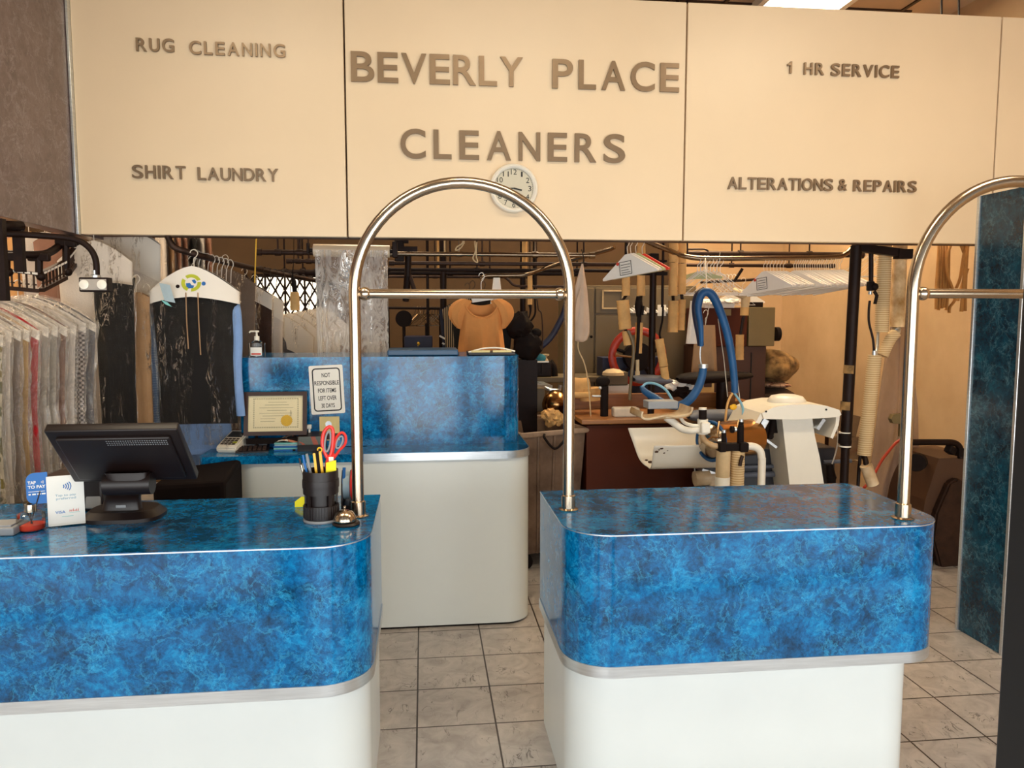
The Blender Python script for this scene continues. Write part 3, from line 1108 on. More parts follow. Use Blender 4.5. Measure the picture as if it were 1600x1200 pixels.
# --- desk organiser and what stands in it
c = AZ(499, 820, TZ); c.y += .055
OC = c.copy()
t = thing('desk_organiser', 'round black desk organiser holding pens and scissors', 'organiser', (c.x, c.y, TZ))
b = B(); b.lathe([(0, 0), (.057, 0), (.059, .004), (.057, .010), (0, .010)], (c.x, c.y, TZ), 40); part('turntable_base', b, M['greyp'], t)
b = B()
rib = []
def ring(h0, h1, r0, ri):
    b.lathe([(ri, h0), (r0, h0), (r0 + .0005, (h0 + h1) / 2), (r0, h1), (ri, h1), (ri, h0)], (c.x, c.y, TZ), 40)
ring(.012, .055, .056, .050)
for k in range(40):
    a = 2 * PI * k / 40
    b.cyl((c.x + .0565 * math.cos(a), c.y + .0565 * math.sin(a), TZ + .014), (c.x + .0565 * math.cos(a), c.y + .0565 * math.sin(a), TZ + .053), .0012, seg=5)
part('lower_tier', b, M['black'], t)
b = B(); b.lathe([(0, .011), (.044, .011), (.044, .095), (.0, .095)], (c.x, c.y, TZ), 36); part('core', b, M['black'], t)
b = B()
ring(.092, .168, .0565, .052); ring(.112, .138, .0585, .054)
for a in (.35, 1.3, 2.2, PI - .25, 4.0, 5.4):
    b.box((c.x + .0515 * math.cos(a), c.y + .0515 * math.sin(a), TZ + .085), (.006, .012, .16), rot=(0, 0, a))
part('upper_tier', b, M['black'], t)


def pen(px, py, dx, ln, r, mats, label, cat='pen', name='ballpoint_pen', capc=None):
    top = A(px, py, OC.y - .01)
    bot = Vector((OC.x + dx, OC.y - .01, TZ + .1))
    d = (top - bot).normalized()
    t = thing(name, label, cat, bot)
    b = B(); b.cyl(bot, top - d * .022, r, seg=12); part('barrel', b, mats, t)
    b = B(); b.cyl(top - d * .022, top, r * 1.12, r * .8, seg=12); b.box(top - d * .016 + Vector((0, -r * 1.2, 0)), (.0028, .002, .026)); part('cap', b, capc or mats, t)
    return t


pen(467.5, 716, -.040, 0, .0035, M['chrome'], 'slim silver and black pen leaning leftmost in the organiser', capc=M['black'])
pen(473, 711, -.030, 0, .0040, M['bluep'], 'blue capped pen in the organiser, second from the left')
pen(479, 709, -.020, 0, .0050, M['greyp'], 'thick grey marker pen beside the yellow cutter', 'marker', 'marker_pen')
# box cutter
top = A(495, 702, OC.y - .012); bot = Vector((OC.x + .004, OC.y - .012, TZ + .10)); d = (top - bot).normalized()
t = thing('box_cutter', 'yellow and black box cutter standing in the organiser', 'cutter', bot)
sx = Vector((1, 0, 0)); 
PF = lambda u, v_, h: bot + d * v_ + sx * u + Vector((0, -h, 0))
Lc = (top - bot).length
b = B(); b.prism(round_rect(-.0135, -.0055, 0, Lc - .012, .002, 3), PF, -.005, .005); b.prism(round_rect(.0055, .0135, 0, Lc - .008, .002, 3), PF, -.005, .005); b.prism(round_rect(-.0135, .0135, 0, .02, .002, 3), PF, -.0048, .0048)
part('handle', b, M['yellow'], t)
b = B(); b.prism(round_rect(-.0055, .0055, .01, Lc - .004, .001, 2), PF, -.0035, .0035); b.prism(round_rect(-.014, .006, Lc - .016, Lc - .004, .003, 3), PF, -.0045, .0045); part('slider', b, M['rubber'], t)
b = B(); q = PF(.009, Lc - .002, 0); b.tube([q + Vector((.007 * math.cos(a), 0, .007 * math.sin(a))) for a in [2 * PI * k / 14 for k in range(14)]], .0022, 6, closed=True); part('loop', b, M['yellow'], t)
# scissors
yS = OC.y - .0
t = thing('scissors', 'red handled scissors standing open end up in the organiser', 'scissors', (OC.x + .02, yS, TZ + .1))
def loop_pts(pp, dy): return [A(x, y, yS + dy) for x, y in pp]
piv = A(512, 727, yS)
b = B(); b.tube(loop_pts([(513, 716), (506, 704), (503.5, 692), (506, 676), (514, 667), (520, 672), (520, 690), (518, 706)], 0), .0058, 10, curve=5, closed=True, flat=.8)
b.tube([A(516, 712, yS), A(512, 722, yS), A(511, 732, yS)], [.008, .0075, .006], 8, curve=3)
part('handle', b, M['redp'], t)
b = B(); b.tube(loop_pts([(519, 712), (522, 697), (526, 683), (534, 676), (540, 682), (539, 694), (530, 704), (524, 712)], .006), .0056, 10, curve=5, closed=True, flat=.8)
b.tube([A(524, 710, yS + .006), A(517, 720, yS + .006), A(513, 732, yS + .006)], [.008, .0075, .006], 8, curve=3)
part('handle', b, M['redp'], t)
b = B()
for (cx, cy, rx, ry, dy) in ((512, 690, 4.2, 16, -.001), (530.5, 691, 4.5, 9.5, .005)):
    b.tube([A(cx + rx * math.cos(a) + (3 * math.sin(-a) if cx > 520 else 2 * math.sin(-a)), cy + ry * math.sin(a), yS + dy) for a in [2 * PI * k / 20 for k in range(20)]], .0032, 7, closed=True)
part('grip_lining', b, M['greyp'], t, 'grey soft grip lining inside the red loops')
for dx in (-.004, .004):
    b = B(); b.prism([(-.005, 0), (.005, 0), (.006, .11), (-.004, .11)], lambda u, v_, h: Vector((piv.x + u + dx, yS + h, piv.z - .108 + v_)), -.0008, .0008); part('blade', b, M['chrome'], t)
b = B(); b.cyl((piv.x, yS - .007, piv.z), (piv.x, yS + .007, piv.z), .0028); part('pivot_screw', b, M['chrome'], t)
# sticky notes in the organiser
c = A(517, 728, OC.y - .02)
b = B(); b.prism([(-.016, -.04), (.016, -.045), (.016, .017), (-.014, .012)], lambda u, v_, h: Vector((c.x + u, c.y + h + u * .4, c.z + v_)), -.004, .004)
o = solo('sticky_note_pad', b, M['sticky'], 'yellow sticky note pad sticking out of the organiser below the scissors', 'note pad')
b = B(); b.box((c.x + .0, c.y + .012, c.z + .018), (.015, .002, .018)); part('white_slip', b, M['paper'], o, 'white slip of paper')
# sticky note on the counter
c = AZ(467, 792, TZ)
b = B(); b.prism([(-.014, 0), (.03, 0), (.03, .034), (.008, .034), (-.014, .018)], lambda u, v_, h: Vector((c.x + u, c.y + h + v_ * .15, TZ + v_)), 0, .003)
solo('sticky_note', b, M['sticky'], 'small yellow sticky note leaning on the counter left of the organiser', 'note')

# --- tape dispenser behind the rail foot
c = AZ(541, 800, TZ); c.y += .05
t = thing('tape_dispenser', 'black tape dispenser with a red hub behind the arch rail foot', 'tape dispenser', (c.x, c.y, TZ))
b = B()
for dx in (-.014, .014):
    b.prism([(-.05, 0), (.06, 0), (.062, .06), (.04, .125), (.0, .135), (-.03, .11), (-.05, .04)], lambda u, v_, h: Vector((c.x + dx + h, c.y + u, TZ + v_)), -.003, .003)
b.box((c.x, c.y, TZ + .012), (.03, .11, .022))
part('body', b, M['black'], t)
b = B(); b.tube([(c.x + .019, c.y + .052 * math.cos(a), TZ + .082 + .052 * math.sin(a)) for a in [2 * PI * k / 28 for k in range(28)]], .0055, 8, closed=True); part('hub_ring', b, M['redp'], t, 'red hub ring')
b = B(); b.cyl((c.x - .011, c.y, TZ + .082), (c.x + .011, c.y, TZ + .082), .047, seg=28); part('tape_roll', b, M['greyt'], t)
b = B(); b.cyl((c.x - .012, c.y - .03, TZ + .06), (c.x - .006, c.y - .03, TZ + .150), .0055, seg=10); part('blue_marker', b, M['bluep'], t, 'blue cap')

# --- service bell
c = AZ(538, 822, TZ); c.y += .02
t = thing('service_bell', 'small chrome service bell on the left counter in front of the organiser', 'bell', (c.x, c.y, TZ))
b = B(); b.lathe([(0, 0), (.042, 0), (.044, .004), (.040, .010), (.012, .013), (0, .013)], (c.x + .004, c.y, TZ), 36); part('base', b, M['black'], t)
b = B(); b.lathe([(.0365, .013), (.037, .016), (.034, .028), (.026, .040), (.014, .0465), (.004, .048), (0, .048)], (c.x, c.y, TZ), 36); part('dome', b, M['chrome'], t)
b = B(); b.lathe([(.0035, .046), (.0035, .053), (.005, .055), (.005, .058), (.003, .061), (0, .0615)], (c.x, c.y, TZ), 16); part('button', b, M['chrome'], t)

# ================================================================ on the ledge of the back counter
LZ = .9032
# card terminal
c = A(360, 697, 3.95); c.z = LZ
t = thing('card_terminal', 'small white card terminal at the left end of the back shelf', 'terminal', c)
Rz = math.radians(-14)
def rot_fn(cx, cy, z0, a): 
    ca, sa = math.cos(a), math.sin(a)
    return lambda u, v_, h: Vector((cx + u * ca - v_ * sa, cy + u * sa + v_ * ca, z0 + h))
RF = rot_fn(c.x, c.y + .09, LZ, Rz)
def wedge(b, x0, x1, prof, fn):
    """side profile (y,z) swept across x"""
    a = [b.bm.verts.new(fn(x0, y, z)) for y, z in prof]; e = [b.bm.verts.new(fn(x1, y, z)) for y, z in prof]
    n = len(prof)
    b.bm.faces.new(a); b.bm.faces.new(e[::-1])
    for i in range(n): b.bm.faces.new((a[i], e[i], e[(i + 1) % n], a[(i + 1) % n]))
b = B(); wedge(b, -.052, .052, [(-.09, 0), (.09, 0), (.095, .06), (.085, .085), (.06, .088), (-.085, .034), (-.095, .02)], RF)
bmesh.ops.bevel(b.bm, geom=list(b.bm.edges), offset=.006, segments=2, affect='EDGES')
body = part('body', b, M['whitep'], t)
sl = (.088 - .034) / (.06 + .085)
tp = lambda y: .034 + (y + .085) * sl + .0012
b = B(); b.bm.faces.new([b.bm.verts.new(RF(x, y, tp(y))) for x, y in ((-.040, -.005), (.040, -.005), (.036, .052), (-.036, .052))]); part('screen', b, M['txt'], body)
b = B()
for i in range(4):
    for j in range(4):
        b.bm.faces.new([b.bm.verts.new(RF(x, y, tp(y))) for x, y in ((-.04 + i * .02, -.075 + j * .016), (-.023 + i * .02, -.075 + j * .016), (-.023 + i * .02, -.063 + j * .016), (-.04 + i * .02, -.063 + j * .016))])
part('keypad', b, M['ironred'], body)
b = B(); b.bm.faces.new([b.bm.verts.new(RF(x, y, tp(y) + .0006)) for x, y in ((.018, -.062), (.040, -.062), (.040, -.046), (.018, -.046))]); part('green_key', b, M['grt'], body, 'green key')

# framed certificate on a small easel
FYc = 4.0
TL, TR, BLc, BRc = A(384, 613, FYc + .04), A(481, 612, FYc + .04), A(381, 680, FYc), A(480, 684, FYc)
zt, zb = TL.z, BLc.z - .004
w_ = TR.x - BLc.x - .004
o3 = Vector((BLc.x, FYc, zb)); vv = (Vector((BLc.x, FYc + .045, zt)) - o3); Hf = vv.length; vv.normalize()
PFc = plane_fn(o3, Vector((1, 0, 0)), vv, Vector((0, -vv.z, vv.y)))
t = thing('framed_certificate', 'framed certificate with gold seal leaning on the back counter screen', 'certificate', (o3.x + w_ / 2, FYc, LZ))
b = B(); fr = .02
for (x0, x1, y0, y1) in ((0, w_, 0, fr), (0, w_, Hf - fr, Hf), (0, fr, fr, Hf - fr), (w_ - fr, w_, fr, Hf - fr)):
    b.prism([(x0, y0), (x1, y0), (x1, y1), (x0, y1)], PFc, -.006, .010)
part('frame', b, M['frame'], t)
b = B(); b.prism(round_rect(fr, w_ - fr, fr, Hf - fr, 0), PFc, -.004, .0); cert = part('certificate_paper', b, plain('certificate paper', 'efe2bd', .5, var=.04), t)
b = B()
def rect(b, x0, x1, y0, y1, h0=0.0, h1=.0008, fn=PFc): b.prism([(x0, y0), (x1, y0), (x1, y1), (x0, y1)], fn, h0, h1)
bx0, bx1, by0, by1 = fr + .024, w_ - fr - .022, fr + .018, Hf - fr - .012
for k in range(26):
    x = bx0 + (bx1 - bx0) * k / 26
    for y in (by0, by1 - .006): rect(b, x, x + (bx1 - bx0) / 40, y, y + .006)
for k in range(16):
    y = by0 + (by1 - by0) * k / 16
    for x in (bx0, bx1 - .006): rect(b, x, x + .006, y, y + (by1 - by0) / 26)
random.seed(4)
for k, (a0, a1) in enumerate(((.36, .7), (.3, .74), (.2, .82), (.34, .7), (.2, .8), (.26, .78), (.22, .5), (.22, .48))):
    y = by1 - .022 - k * (by1 - by0 - .04) / 8
    rect(b, fr + a0 * (w_ - 2 * fr), fr + a1 * (w_ - 2 * fr), y, y + .0026)
part('certificate_print', b, plain('faint print', 'b7ad8c', .6), cert)
b = B(); sc_ = (fr + .70 * (w_ - 2 * fr), fr + .30 * (Hf - 2 * fr))
b.prism([(sc_[0] + (.027 + .003 * (k % 2)) * math.cos(2 * PI * k / 40), sc_[1] + (.027 + .003 * (k % 2)) * math.sin(2 * PI * k / 40)) for k in range(40)], PFc, 0, .0015)
part('gold_seal', b, M['gold'], cert)
b = B(); rect(b, fr, w_ - fr, fr, Hf - fr, .003, .0045); part('frame_glass', b, M['acrylic'], t)
b = B()
for x in (.06, w_ - .06):
    b.box((o3.x + x, FYc + .01, (LZ + zb) / 2), (.012, .012, zb - LZ + .008)); b.box((o3.x + x, FYc + .01, LZ + .004), (.014, .09, .008))
b.box((o3.x + w_ / 2, FYc + .0, (LZ + zb) / 2 + .01), (w_ - .02, .008, .028))
part('easel', b, M['rubber'], t)

# calculator
c = A(395, 696, 3.99); c.z = LZ
t = thing('desk_calculator', 'flat dark desk calculator in front of the framed certificate', 'calculator', c)
Rf2 = rot_fn(c.x, c.y, LZ, .12)
b = B(); wedge(b, -.078, .078, [(-.06, 0), (.06, 0), (.062, .026), (-.06, .008)], Rf2); bd = part('body', b, M['black'], t)
b = B()
for i in range(6):
    for j in range(4):
        x0, y0 = -.066 + i * .023, -.045 + j * .019; h = .012 + (y0 + .06) * .15
        b.prism([(x0, y0), (x0 + .017, y0), (x0 + .017, y0 + .013), (x0, y0 + .013)], Rf2, h - .004, h + .002)
part('keys', b, M['ironred'], bd)
b = B(); b.prism([(-.066, .034), (.066, .034), (.066, .054), (-.066, .054)], Rf2, .018, .0255); part('display', b, M['greyp'], bd)

# stack of blue cards with slips, and a paper spike
c = A(447, 698, 3.96); c.z = LZ
random.seed(8)
for i in range(5):
    b = B(); b.box((c.x + random.uniform(-.004, .004), c.y + .05, LZ + .004 + .0085 * i), (.12, .09, .0075), rot=(0, 0, random.uniform(-.06, .06)), bev=.001)
    solo('ticket_pad', b, [M['bluep'], M['tealt'], M['bluep'], M['greyt'], M['tealt']][i], ['blue ticket pad lying at the very bottom of the stack on the back shelf', 'teal ticket pad second from the bottom of the shelf stack', 'blue ticket pad in the middle of the shelf stack', 'pale grey ticket pad second from the top of the shelf stack', 'teal ticket pad on top of the stack on the back shelf'][i], 'pad', 'ticket pads stacked on the back shelf')
b = B()
b.grid(lambda u, v_: Vector((c.x - .05 + .11 * u + .02 * v_, c.y + .01 + .09 * v_, LZ + .046 + .014 * v_ + .006 * math.sin(5 * u))), 8, 4)
o = solo('paper_slips', b, print_mat('coloured paper slips', [(0, 'e8d9c6'), (.42, 'd88a6a'), (.5, 'ece6da'), (.62, 'a9b98a')], 9), 'loose pale paper slips lying on the teal ticket pad', 'paper')
c2 = A(452, 680, 3.99)
t = thing('paper_spike', 'thin upright metal paper spike in front of the framed certificate', 'spike', (c2.x + .006, c2.y + .14, LZ))
b = B(); b.cyl((c2.x + .004, c2.y - .045 + .075, LZ + .062), (c2.x + .006, c2.y + .03, A(453, 641, 4.02).z), .0016, .0008, seg=8); part('spike', b, M['wired'], t)
b = B(); b.lathe([(0, 0), (.02, 0), (.02, .003), (0, .004)], (c2.x + .004, c2.y + .03, LZ + .060), 20); part('base', b, M['iron'], t)

# dark appointment box
c = A(487, 697, 3.98); c.z = LZ
t = thing('box_printer', 'small dark label printer box on the back shelf beside the ticket pads', 'printer', c)
b = B(); wedge(b, -.066, .066, [(-.05, 0), (.06, 0), (.06, .084), (-.03, .07), (-.05, .03)], rot_fn(c.x, c.y + .02, LZ, 0.0)); part('body', b, M['black'], t)
b = B(); b.bm.faces.new([b.bm.verts.new(Vector((c.x + x, c.y + .02 + y, LZ + z + .001))) for x, y, z in ((-.06, -.0505 - .001, .032), (.06, -.0515, .032), (.06, -.0325, .07), (-.06, -.0325, .07))]); part('screen', b, print_mat('glossy label', [(0, '3a4a50'), (.5, '8a3a30'), (.6, '51606a')], 11, .2), t)
c = A(483, 667, 4.04)
b = B(); b.box((c.x, 4.045, c.z), (.022, .022, .022), bev=.003); b.cyl((c.x, 4.045, LZ), (c.x, 4.045, c.z - .01), .006)
solo('paper_cup', b, M['paper'], 'tiny white cup on a stem beside the certificate frame', 'cup')

# sign on the screen panel
SYs = 4.068
TLs, TRs, BRs, BLs = A(482, 572, SYs), A(535, 570.5, SYs), A(539.5, 644, SYs), A(487, 648, SYs)
cs = (TLs + TRs + BRs + BLs) / 4
us = ((TRs - TLs) + (BRs - BLs)).normalized(); vs_ = Vector((-us.z, 0, us.x))
vs_ = ((TLs - BLs) + (TRs - BRs)).normalized()
ws, hs = (TRs - TLs).length, (TLs - BLs).length
PS = plane_fn(cs - us * ws / 2 - vs_ * hs / 2, us, vs_, Vector((0, -1, 0)))
b = B(); b.prism(round_rect(0, ws, 0, hs, .008, 4), PS, 0, .002)
sg = solo('notice_sign', b, M['paper'], 'white notice sign with black rounded border fixed to the blue screen', 'sign')
b = B()
outer, inner = round_rect(ws * .085, ws * .915, hs * .055, hs * .945, .018, 6), round_rect(ws * .12, ws * .88, hs * .08, hs * .92, .013, 6)
ov, iv = [b.bm.verts.new(PS(u, v_, .0026)) for u, v_ in outer], [b.bm.verts.new(PS(u, v_, .0026)) for u, v_ in inner]
for i in range(len(ov)):
    b.bm.faces.new((ov[i], ov[(i + 1) % len(ov)], iv[(i + 1) % len(iv)], iv[i]))
part('border', b, M['txt'], sg)
b = B()
for (s_, a0, a1, y0) in (('NOT', .37, .62, .755), ('RESPONSIBLE', .145, .865, .595), ('FOR ITEMS', .235, .77, .44), ('LEFT OVER', .235, .77, .285), ('30 DAYS', .31, .70, .13)):
    text_into(b, s_, PS, a0 * ws, a1 * ws, y0 * hs, (y0 + .088) * hs, .0026, .014)
part('lettering', b, M['txt'], sg)
# cream card with coin emblem
p0, p1 = A(499, 651, 4.066), A(531, 688, 4.066)
PK = plane_fn(Vector((p0.x, 4.067, p1.z)), Vector((1, 0, 0)), Vector((0, 0, 1)), Vector((0, -1, 0)))
wk, hk = p1.x - p0.x, p0.z - p1.z
b = B(); b.prism(round_rect(0, wk, 0, hk, .002, 2), PK, 0, .002)
o = solo('cream_card', b, M['creamc'], 'cream card with a round coin emblem fixed below the notice sign', 'card')
b = B(); b.prism([(wk * .45 + .016 * math.cos(2 * PI * k / 24), hk * .68 + .016 * math.sin(2 * PI * k / 24)) for k in range(24)], PK, .002, .003); part('emblem', b, M['steel'], o)
b = B(); b.prism(round_rect(wk * .25, wk * .95, hk * .05, hk * .3, 0), PK, .002, .003); part('slot', b, M['frame'], o)

# ---------------------------------------------------------------- on top of the screen
TP = 1.3685
c = A(402, 556, 4.13); c.z = TP
t = thing('sanitizer_bottle', 'clear hand sanitizer pump bottle on the top left of the back screen', 'bottle', c)
b = B(); b.prism([(.042 * math.copysign(abs(math.cos(a)) ** .55, math.cos(a)), .024 * math.sin(a)) for a in [2 * PI * k / 28 for k in range(28)]], lambda u, v_, h: Vector((c.x + u, c.y + v_, TP + h)), 0, .072, smooth=True)
b.lathe([(.028, .072), (.024, .08), (.013, .086)], (c.x, c.y, TP), 24); part('bottle_body', b, M['glass'], t)
b = B(); b.prism([(-.028, .008), (.028, .008), (.028, .05), (-.028, .05)], lambda u, v_, h: Vector((c.x + u, c.y - .0246 - h, TP + v_)), 0, .0006); lb = part('label', b, M['paper'], t)
b = B(); b.prism([(-.024, .012), (.024, .012), (.024, .02), (-.024, .02)], lambda u, v_, h: Vector((c.x + u, c.y - .0254 - h, TP + v_)), 0, .0006); part('print', b, M['redt'], lb)
b = B(); b.lathe([(0, .085), (.013, .085), (.013, .106), (.005, .108), (.0045, .126), (.012, .127), (.012, .135), (0, .136)], (c.x, c.y, TP), 20); b.tube([(c.x, c.y, TP + .131), (c.x - .03, c.y, TP + .131), (c.x - .036, c.y, TP + .124)], .0045, 8); part('pump', b, M['whitep'], t)
c = A(661, 552, 4.25)
b = B(); b.box((c.x, 4.25, TP + .017), (.37, .28, .032), bev=.006)
solo('binder', b, plain('dark blue binder cover', '0b4166', .35), 'flat dark blue binder lying on top of the back screen', 'binder')
c = A(766, 552, 4.25)
t = thing('paper_tray', 'black tray with white rim and paper on top of the back screen at right', 'tray', (c.x, 4.25, TP))
b = B(); b.box((c.x, 4.25, TP + .008), (.25, .22, .016), bev=.003); part('tray_base', b, M['black'], t)
b = B(); b.tube([(c.x - .125, 4.15, TP + .016), (c.x - .06, 4.15, TP + .034), (c.x, 4.15, TP + .040), (c.x + .06, 4.15, TP + .036), (c.x + .125, 4.15, TP + .02)], .004, 8, curve=4); part('rim', b, M['whitep'], t)
for dx in (-.06, .055):
    b = B(); b.box((c.x + dx, 4.146, TP + .018), (.1, .006, .018)); part('paper_edge', b, M['creamc'], t)

# ================================================================ garments in plastic at left
def clothring(hw, L, dep, seed, drop=.115, top_d=.022, flare=.0, fold=.30, sway=.0):
    rnd = random.Random(seed)
    ph = [rnd.uniform(0, 6.28) for _ in range(6)]
    def fn(u, t):
        a = 2 * PI * u
        c, s = math.cos(a), math.sin(a)
        d = top_d + (dep - top_d) * min(1, t * 2.6) ** .7
        wx = hw * (1 - .10 * min(1, t * 2) + flare * t)
        f = fold * min(1, t * 1.8)
        k = 1 + f * (.55 * math.sin(5 * a + ph[0] + 1.3 * t) + .35 * math.sin(9 * a + ph[1] - 2 * t) + .2 * math.sin(15 * a + ph[2]))
        x = wx * math.copysign(abs(c) ** .85, c) * (1 + .03 * f * math.sin(7 * t + ph[3]))
        y = d * s * k + sway * t * math.sin(3 * t + ph[4])
        z = -drop * abs(c) ** 1.25 * (hw / .23) * max(0, 1 - t * .95) - L * t
        return Vector((x, y, z))
    return fn


def local(name, b, mat, parent, label=None):
    """a child mesh drawn in its thing's own frame"""
    o = _mk(name, b, mat, (0, 0, 0))
    o.parent = parent
    ORG[o] = Vector((0, 0, 0))
    if label: o['label'] = label
    return o


def hook_into(b, z0=0.0, h=.075, r=.0022, lean=0):
    pts = [(0, 0, z0 - .01), (0, 0, z0 + h * .45), (.012, 0, z0 + h * .62), (.020, 0, z0 + h * .86), (.008, 0, z0 + h * 1.08), (-.010, 0, z0 + h * 1.02), (-.016, 0, z0 + h * .86)]
    b.tube(pts, r, 6, curve=4)


def garment(name, label, cat, p, hw, L, dep, yaw, mat, seed, bag=True, cape=True, group=None, flare=0.0, bagL=1.08, drop=.115, nu=44, nv=20, fold=.3, bagmat=None, hw_bag=None, cape_h=.16, lean=0):
    t = thing(name, label, cat, p, group)
    t.rotation_euler = (0, lean, yaw)
    b = B(); b.grid(clothring(hw, L, dep, seed, drop, flare=flare, fold=fold), nu, nv, loop_u=True)
    local('cloth', b, mat, t)
    b = B(); hook_into(b)
    b.tube([(-hw * .92, 0, -drop * hw / .23 - .004), (0, 0, -.004), (hw * .92, 0, -drop * hw / .23 - .004)], .0025, 6)
    local('wire_hanger', b, M['wire'], t)
    if cape:
        b = B(); f0 = clothring(hw * 1.015, L, dep * 1.05, seed, drop, .026, fold=.0)
        b.grid(lambda u, v: f0(u, v * cape_h), nu, 4, loop_u=True)
        local('paper_cape', b, M['cardw'], t)
    if bag:
        b = B(); f1 = clothring((hw_bag or hw * 1.06), L * bagL, dep * 1.2, seed + 77, drop * 1.02, .032, fold=.34, flare=flare)
        b.grid(lambda u, v: f1(u, v) + Vector((0, 0, .012)) + .008 * mnoise.noise_vector(f1(u, v) * 16 + Vector((seed, 0, 0))), nu + 12, nv + 8, loop_u=True)
        local('plastic_cover', b, bagmat or M['film'], t)
    return t


fab = lambda name, c, **k: plain('fabric ' + name, c, .92, bump=.25, bscale=150, **k)
FB = dict(
    olive=print_mat('olive and white print cloth', [(0, '8a7a3a'), (.42, 'd8cdb4'), (.55, '6c6a3c'), (.64, 'cfc3a6')], 10),
    grey=fab('brownish grey', '7d6a5c'), tan=fab('straw yellow', 'c49a55'), red=fab('deep red', 'c01420', var=.2),
    lgrey=fab('light grey', 'a8a096'), brown=fab('warm brown', '8d6552'), white=fab('white shirting', 'd9d0c8', var=.06),
    hound=check_mat('houndstooth check', '3c3434', 'b5a9a4', 95), black=fab('black wool', '0e0908', var=.2), camel=fab('camel', 'a5825f'),
    blue=fab('light blue shirting', '7f9fd0', var=.1), stripe=stripe_mat('blue striped shirting', '3a5f9a', 'b7cbe6', 60), pink=fab('dusty pink', 'b5836c'),
    slate=fab('slate trouser', '5c5a62'), dbrown=fab('dark brown', '3c2418'), peach=fab('peach', 'cf9a60'), navy=fab('navy', '1d2236'))

row = [('white', 'white shirt in plastic at the very left end of the left rack', .215),
       ('olive', 'olive printed blouse in plastic, leftmost patterned garment on the left rack', .215),
       ('white', 'white shirt in plastic right behind the olive printed blouse', .215),
       ('grey', 'brownish grey jacket in plastic between the olive print and the straw yellow garment', .218),
       ('tan', 'straw yellow garment in plastic just left of the red dress', .218),
       ('red', 'deep red dress in a plastic cover on the left rack', .224),
       ('lgrey', 'light grey garment in plastic just right of the red dress', .226),
       ('lgrey', 'second light grey garment in plastic right of the red dress', .228),
       ('brown', 'warm brown garment in plastic between the grey and white ones', .230),
       ('white', 'white shirt in plastic left of the houndstooth jacket', .232),
       ('hound', 'black and white houndstooth jacket in plastic on the left rack', .236),
       ('slate', 'slate garment in plastic right behind the houndstooth jacket', .242)]
for i, (m, lab, hw) in enumerate(row):
    k = i / 11
    p = A(-112 + 172 * k, 476 + 2 * math.sin(i * 1.7) - 12 * k, 2.99 + .76 * k)
    garment('bagged_garment', lab, 'clothes', p, hw, .80 + .05 * math.sin(i * 2.1), .026, math.radians(-2), FB[m], 11 + i, group='plastic covered clothes on the left rack', cape_h=.06, bagL=.98, fold=.22, bagmat=M['filmw'])

# taller clothes behind them
cl = 'plastic covered clothes in the tall bunch'
garment('bagged_shirt', 'tall white shirt in plastic hanging below the emergency lamp', 'clothes', A(147, 376, 3.98), .165, 1.0, .03, .12, FB['white'], 31, group=cl, drop=.14, cape=False)
garment('bagged_shirt', 'pinkish white shirt in shiny plastic with its shoulder just under the sign', 'clothes', A(192, 352, 4.25), .20, 1.05, .03, -.25, FB['white'], 32, group=cl, cape_h=.2)
garment('bagged_trousers', 'black trousers in plastic beside the tall white shirt', 'clothes', A(188, 432, 4.06), .08, .95, .03, -.3, FB['black'], 33, group=cl, cape=False, drop=.02)
garment('bagged_coat', 'camel coat in plastic between black trousers and the black jacket', 'clothes', A(213, 456, 4.0), .066, .80, .025, -.2, FB['camel'], 34, group=cl, cape=False, drop=.09)
garment('bagged_shirt', 'brown grey shirt in plastic filling the space behind the camel coat', 'clothes', A(226, 430, 4.32), .16, 1.0, .03, -.5, FB['grey'], 35, group=cl)
garment('bagged_shirt', 'blue striped shirt in plastic left of the black jacket', 'clothes', A(229, 470, 4.08), .05, .74, .022, -.2, FB['stripe'], 36, group=cl, cape=False)
garment('bagged_trousers', 'long black trousers in plastic hanging behind the slate garment', 'clothes', A(177, 442, 3.88), .088, .95, .03, .1, FB['black'], 37, group=cl, cape=False, drop=.03)

# the black jacket facing the counter
pJ = A(303, 416, 4.0)
J = garment('bagged_jacket', 'black jacket in plastic with white paper cape and globe emblem', 'clothes', pJ, .206, .77, .055, .0, FB['black'], 41, cape=False, drop=.135, bagL=1.18, fold=.2)
fs_ = clothring(.213, .77, .06, 41, .135, .03, fold=0)
b = B()
def capefn(u, v):
    # front and back sheet of the paper cape, its lower edge gently bowed
    a = 2 * PI * u
    q = fs_(u, 0)
    low = -.150 - .015 * math.cos(a) ** 2
    return Vector((q.x * (1 + .0 * v), (.030 + .026 * v) * math.sin(a) * 1.25, q.z + (low - q.z - .02 * abs(math.cos(a))) * v * (1 if q.z > low else .0)))
b.grid(capefn, 48, 5, loop_u=True)
cape = local('paper_cape', b, M['cardw'], J, 'white paper cape')
def PJ(u, v, h):
    tt = max(0, min(1, (-.01 - v) / .15))
    return Vector((u, -(.0385 + .034 * tt) - h * 1.0, v))
def logo(b, f, mi=0): b.prism(f, PJ, .0, .0015, mi=mi)
b = B()
for (a0, a1) in ((20, 130), (150, 250), (270, 370)):
    o_ = [(.0 + .046 * math.cos(math.radians(a)), -.083 + .042 * math.sin(math.radians(a))) for a in range(a0, a1, 6)]
    i_ = [(.0 + .029 * math.cos(math.radians(a)), -.083 + .026 * math.sin(math.radians(a))) for a in range(a1, a0, -6)]
    logo(b, o_ + i_)
local('ring_emblem', b, M['grt'], cape)
b = B()
logo(b, [(-.024, -.085), (-.006, -.083), (.002, -.094), (.014, -.096), (.010, -.108), (-.012, -.110), (-.022, -.1)])
logo(b, [(.002, -.070), (.016, -.066), (.024, -.078), (.018, -.088), (.008, -.080)])
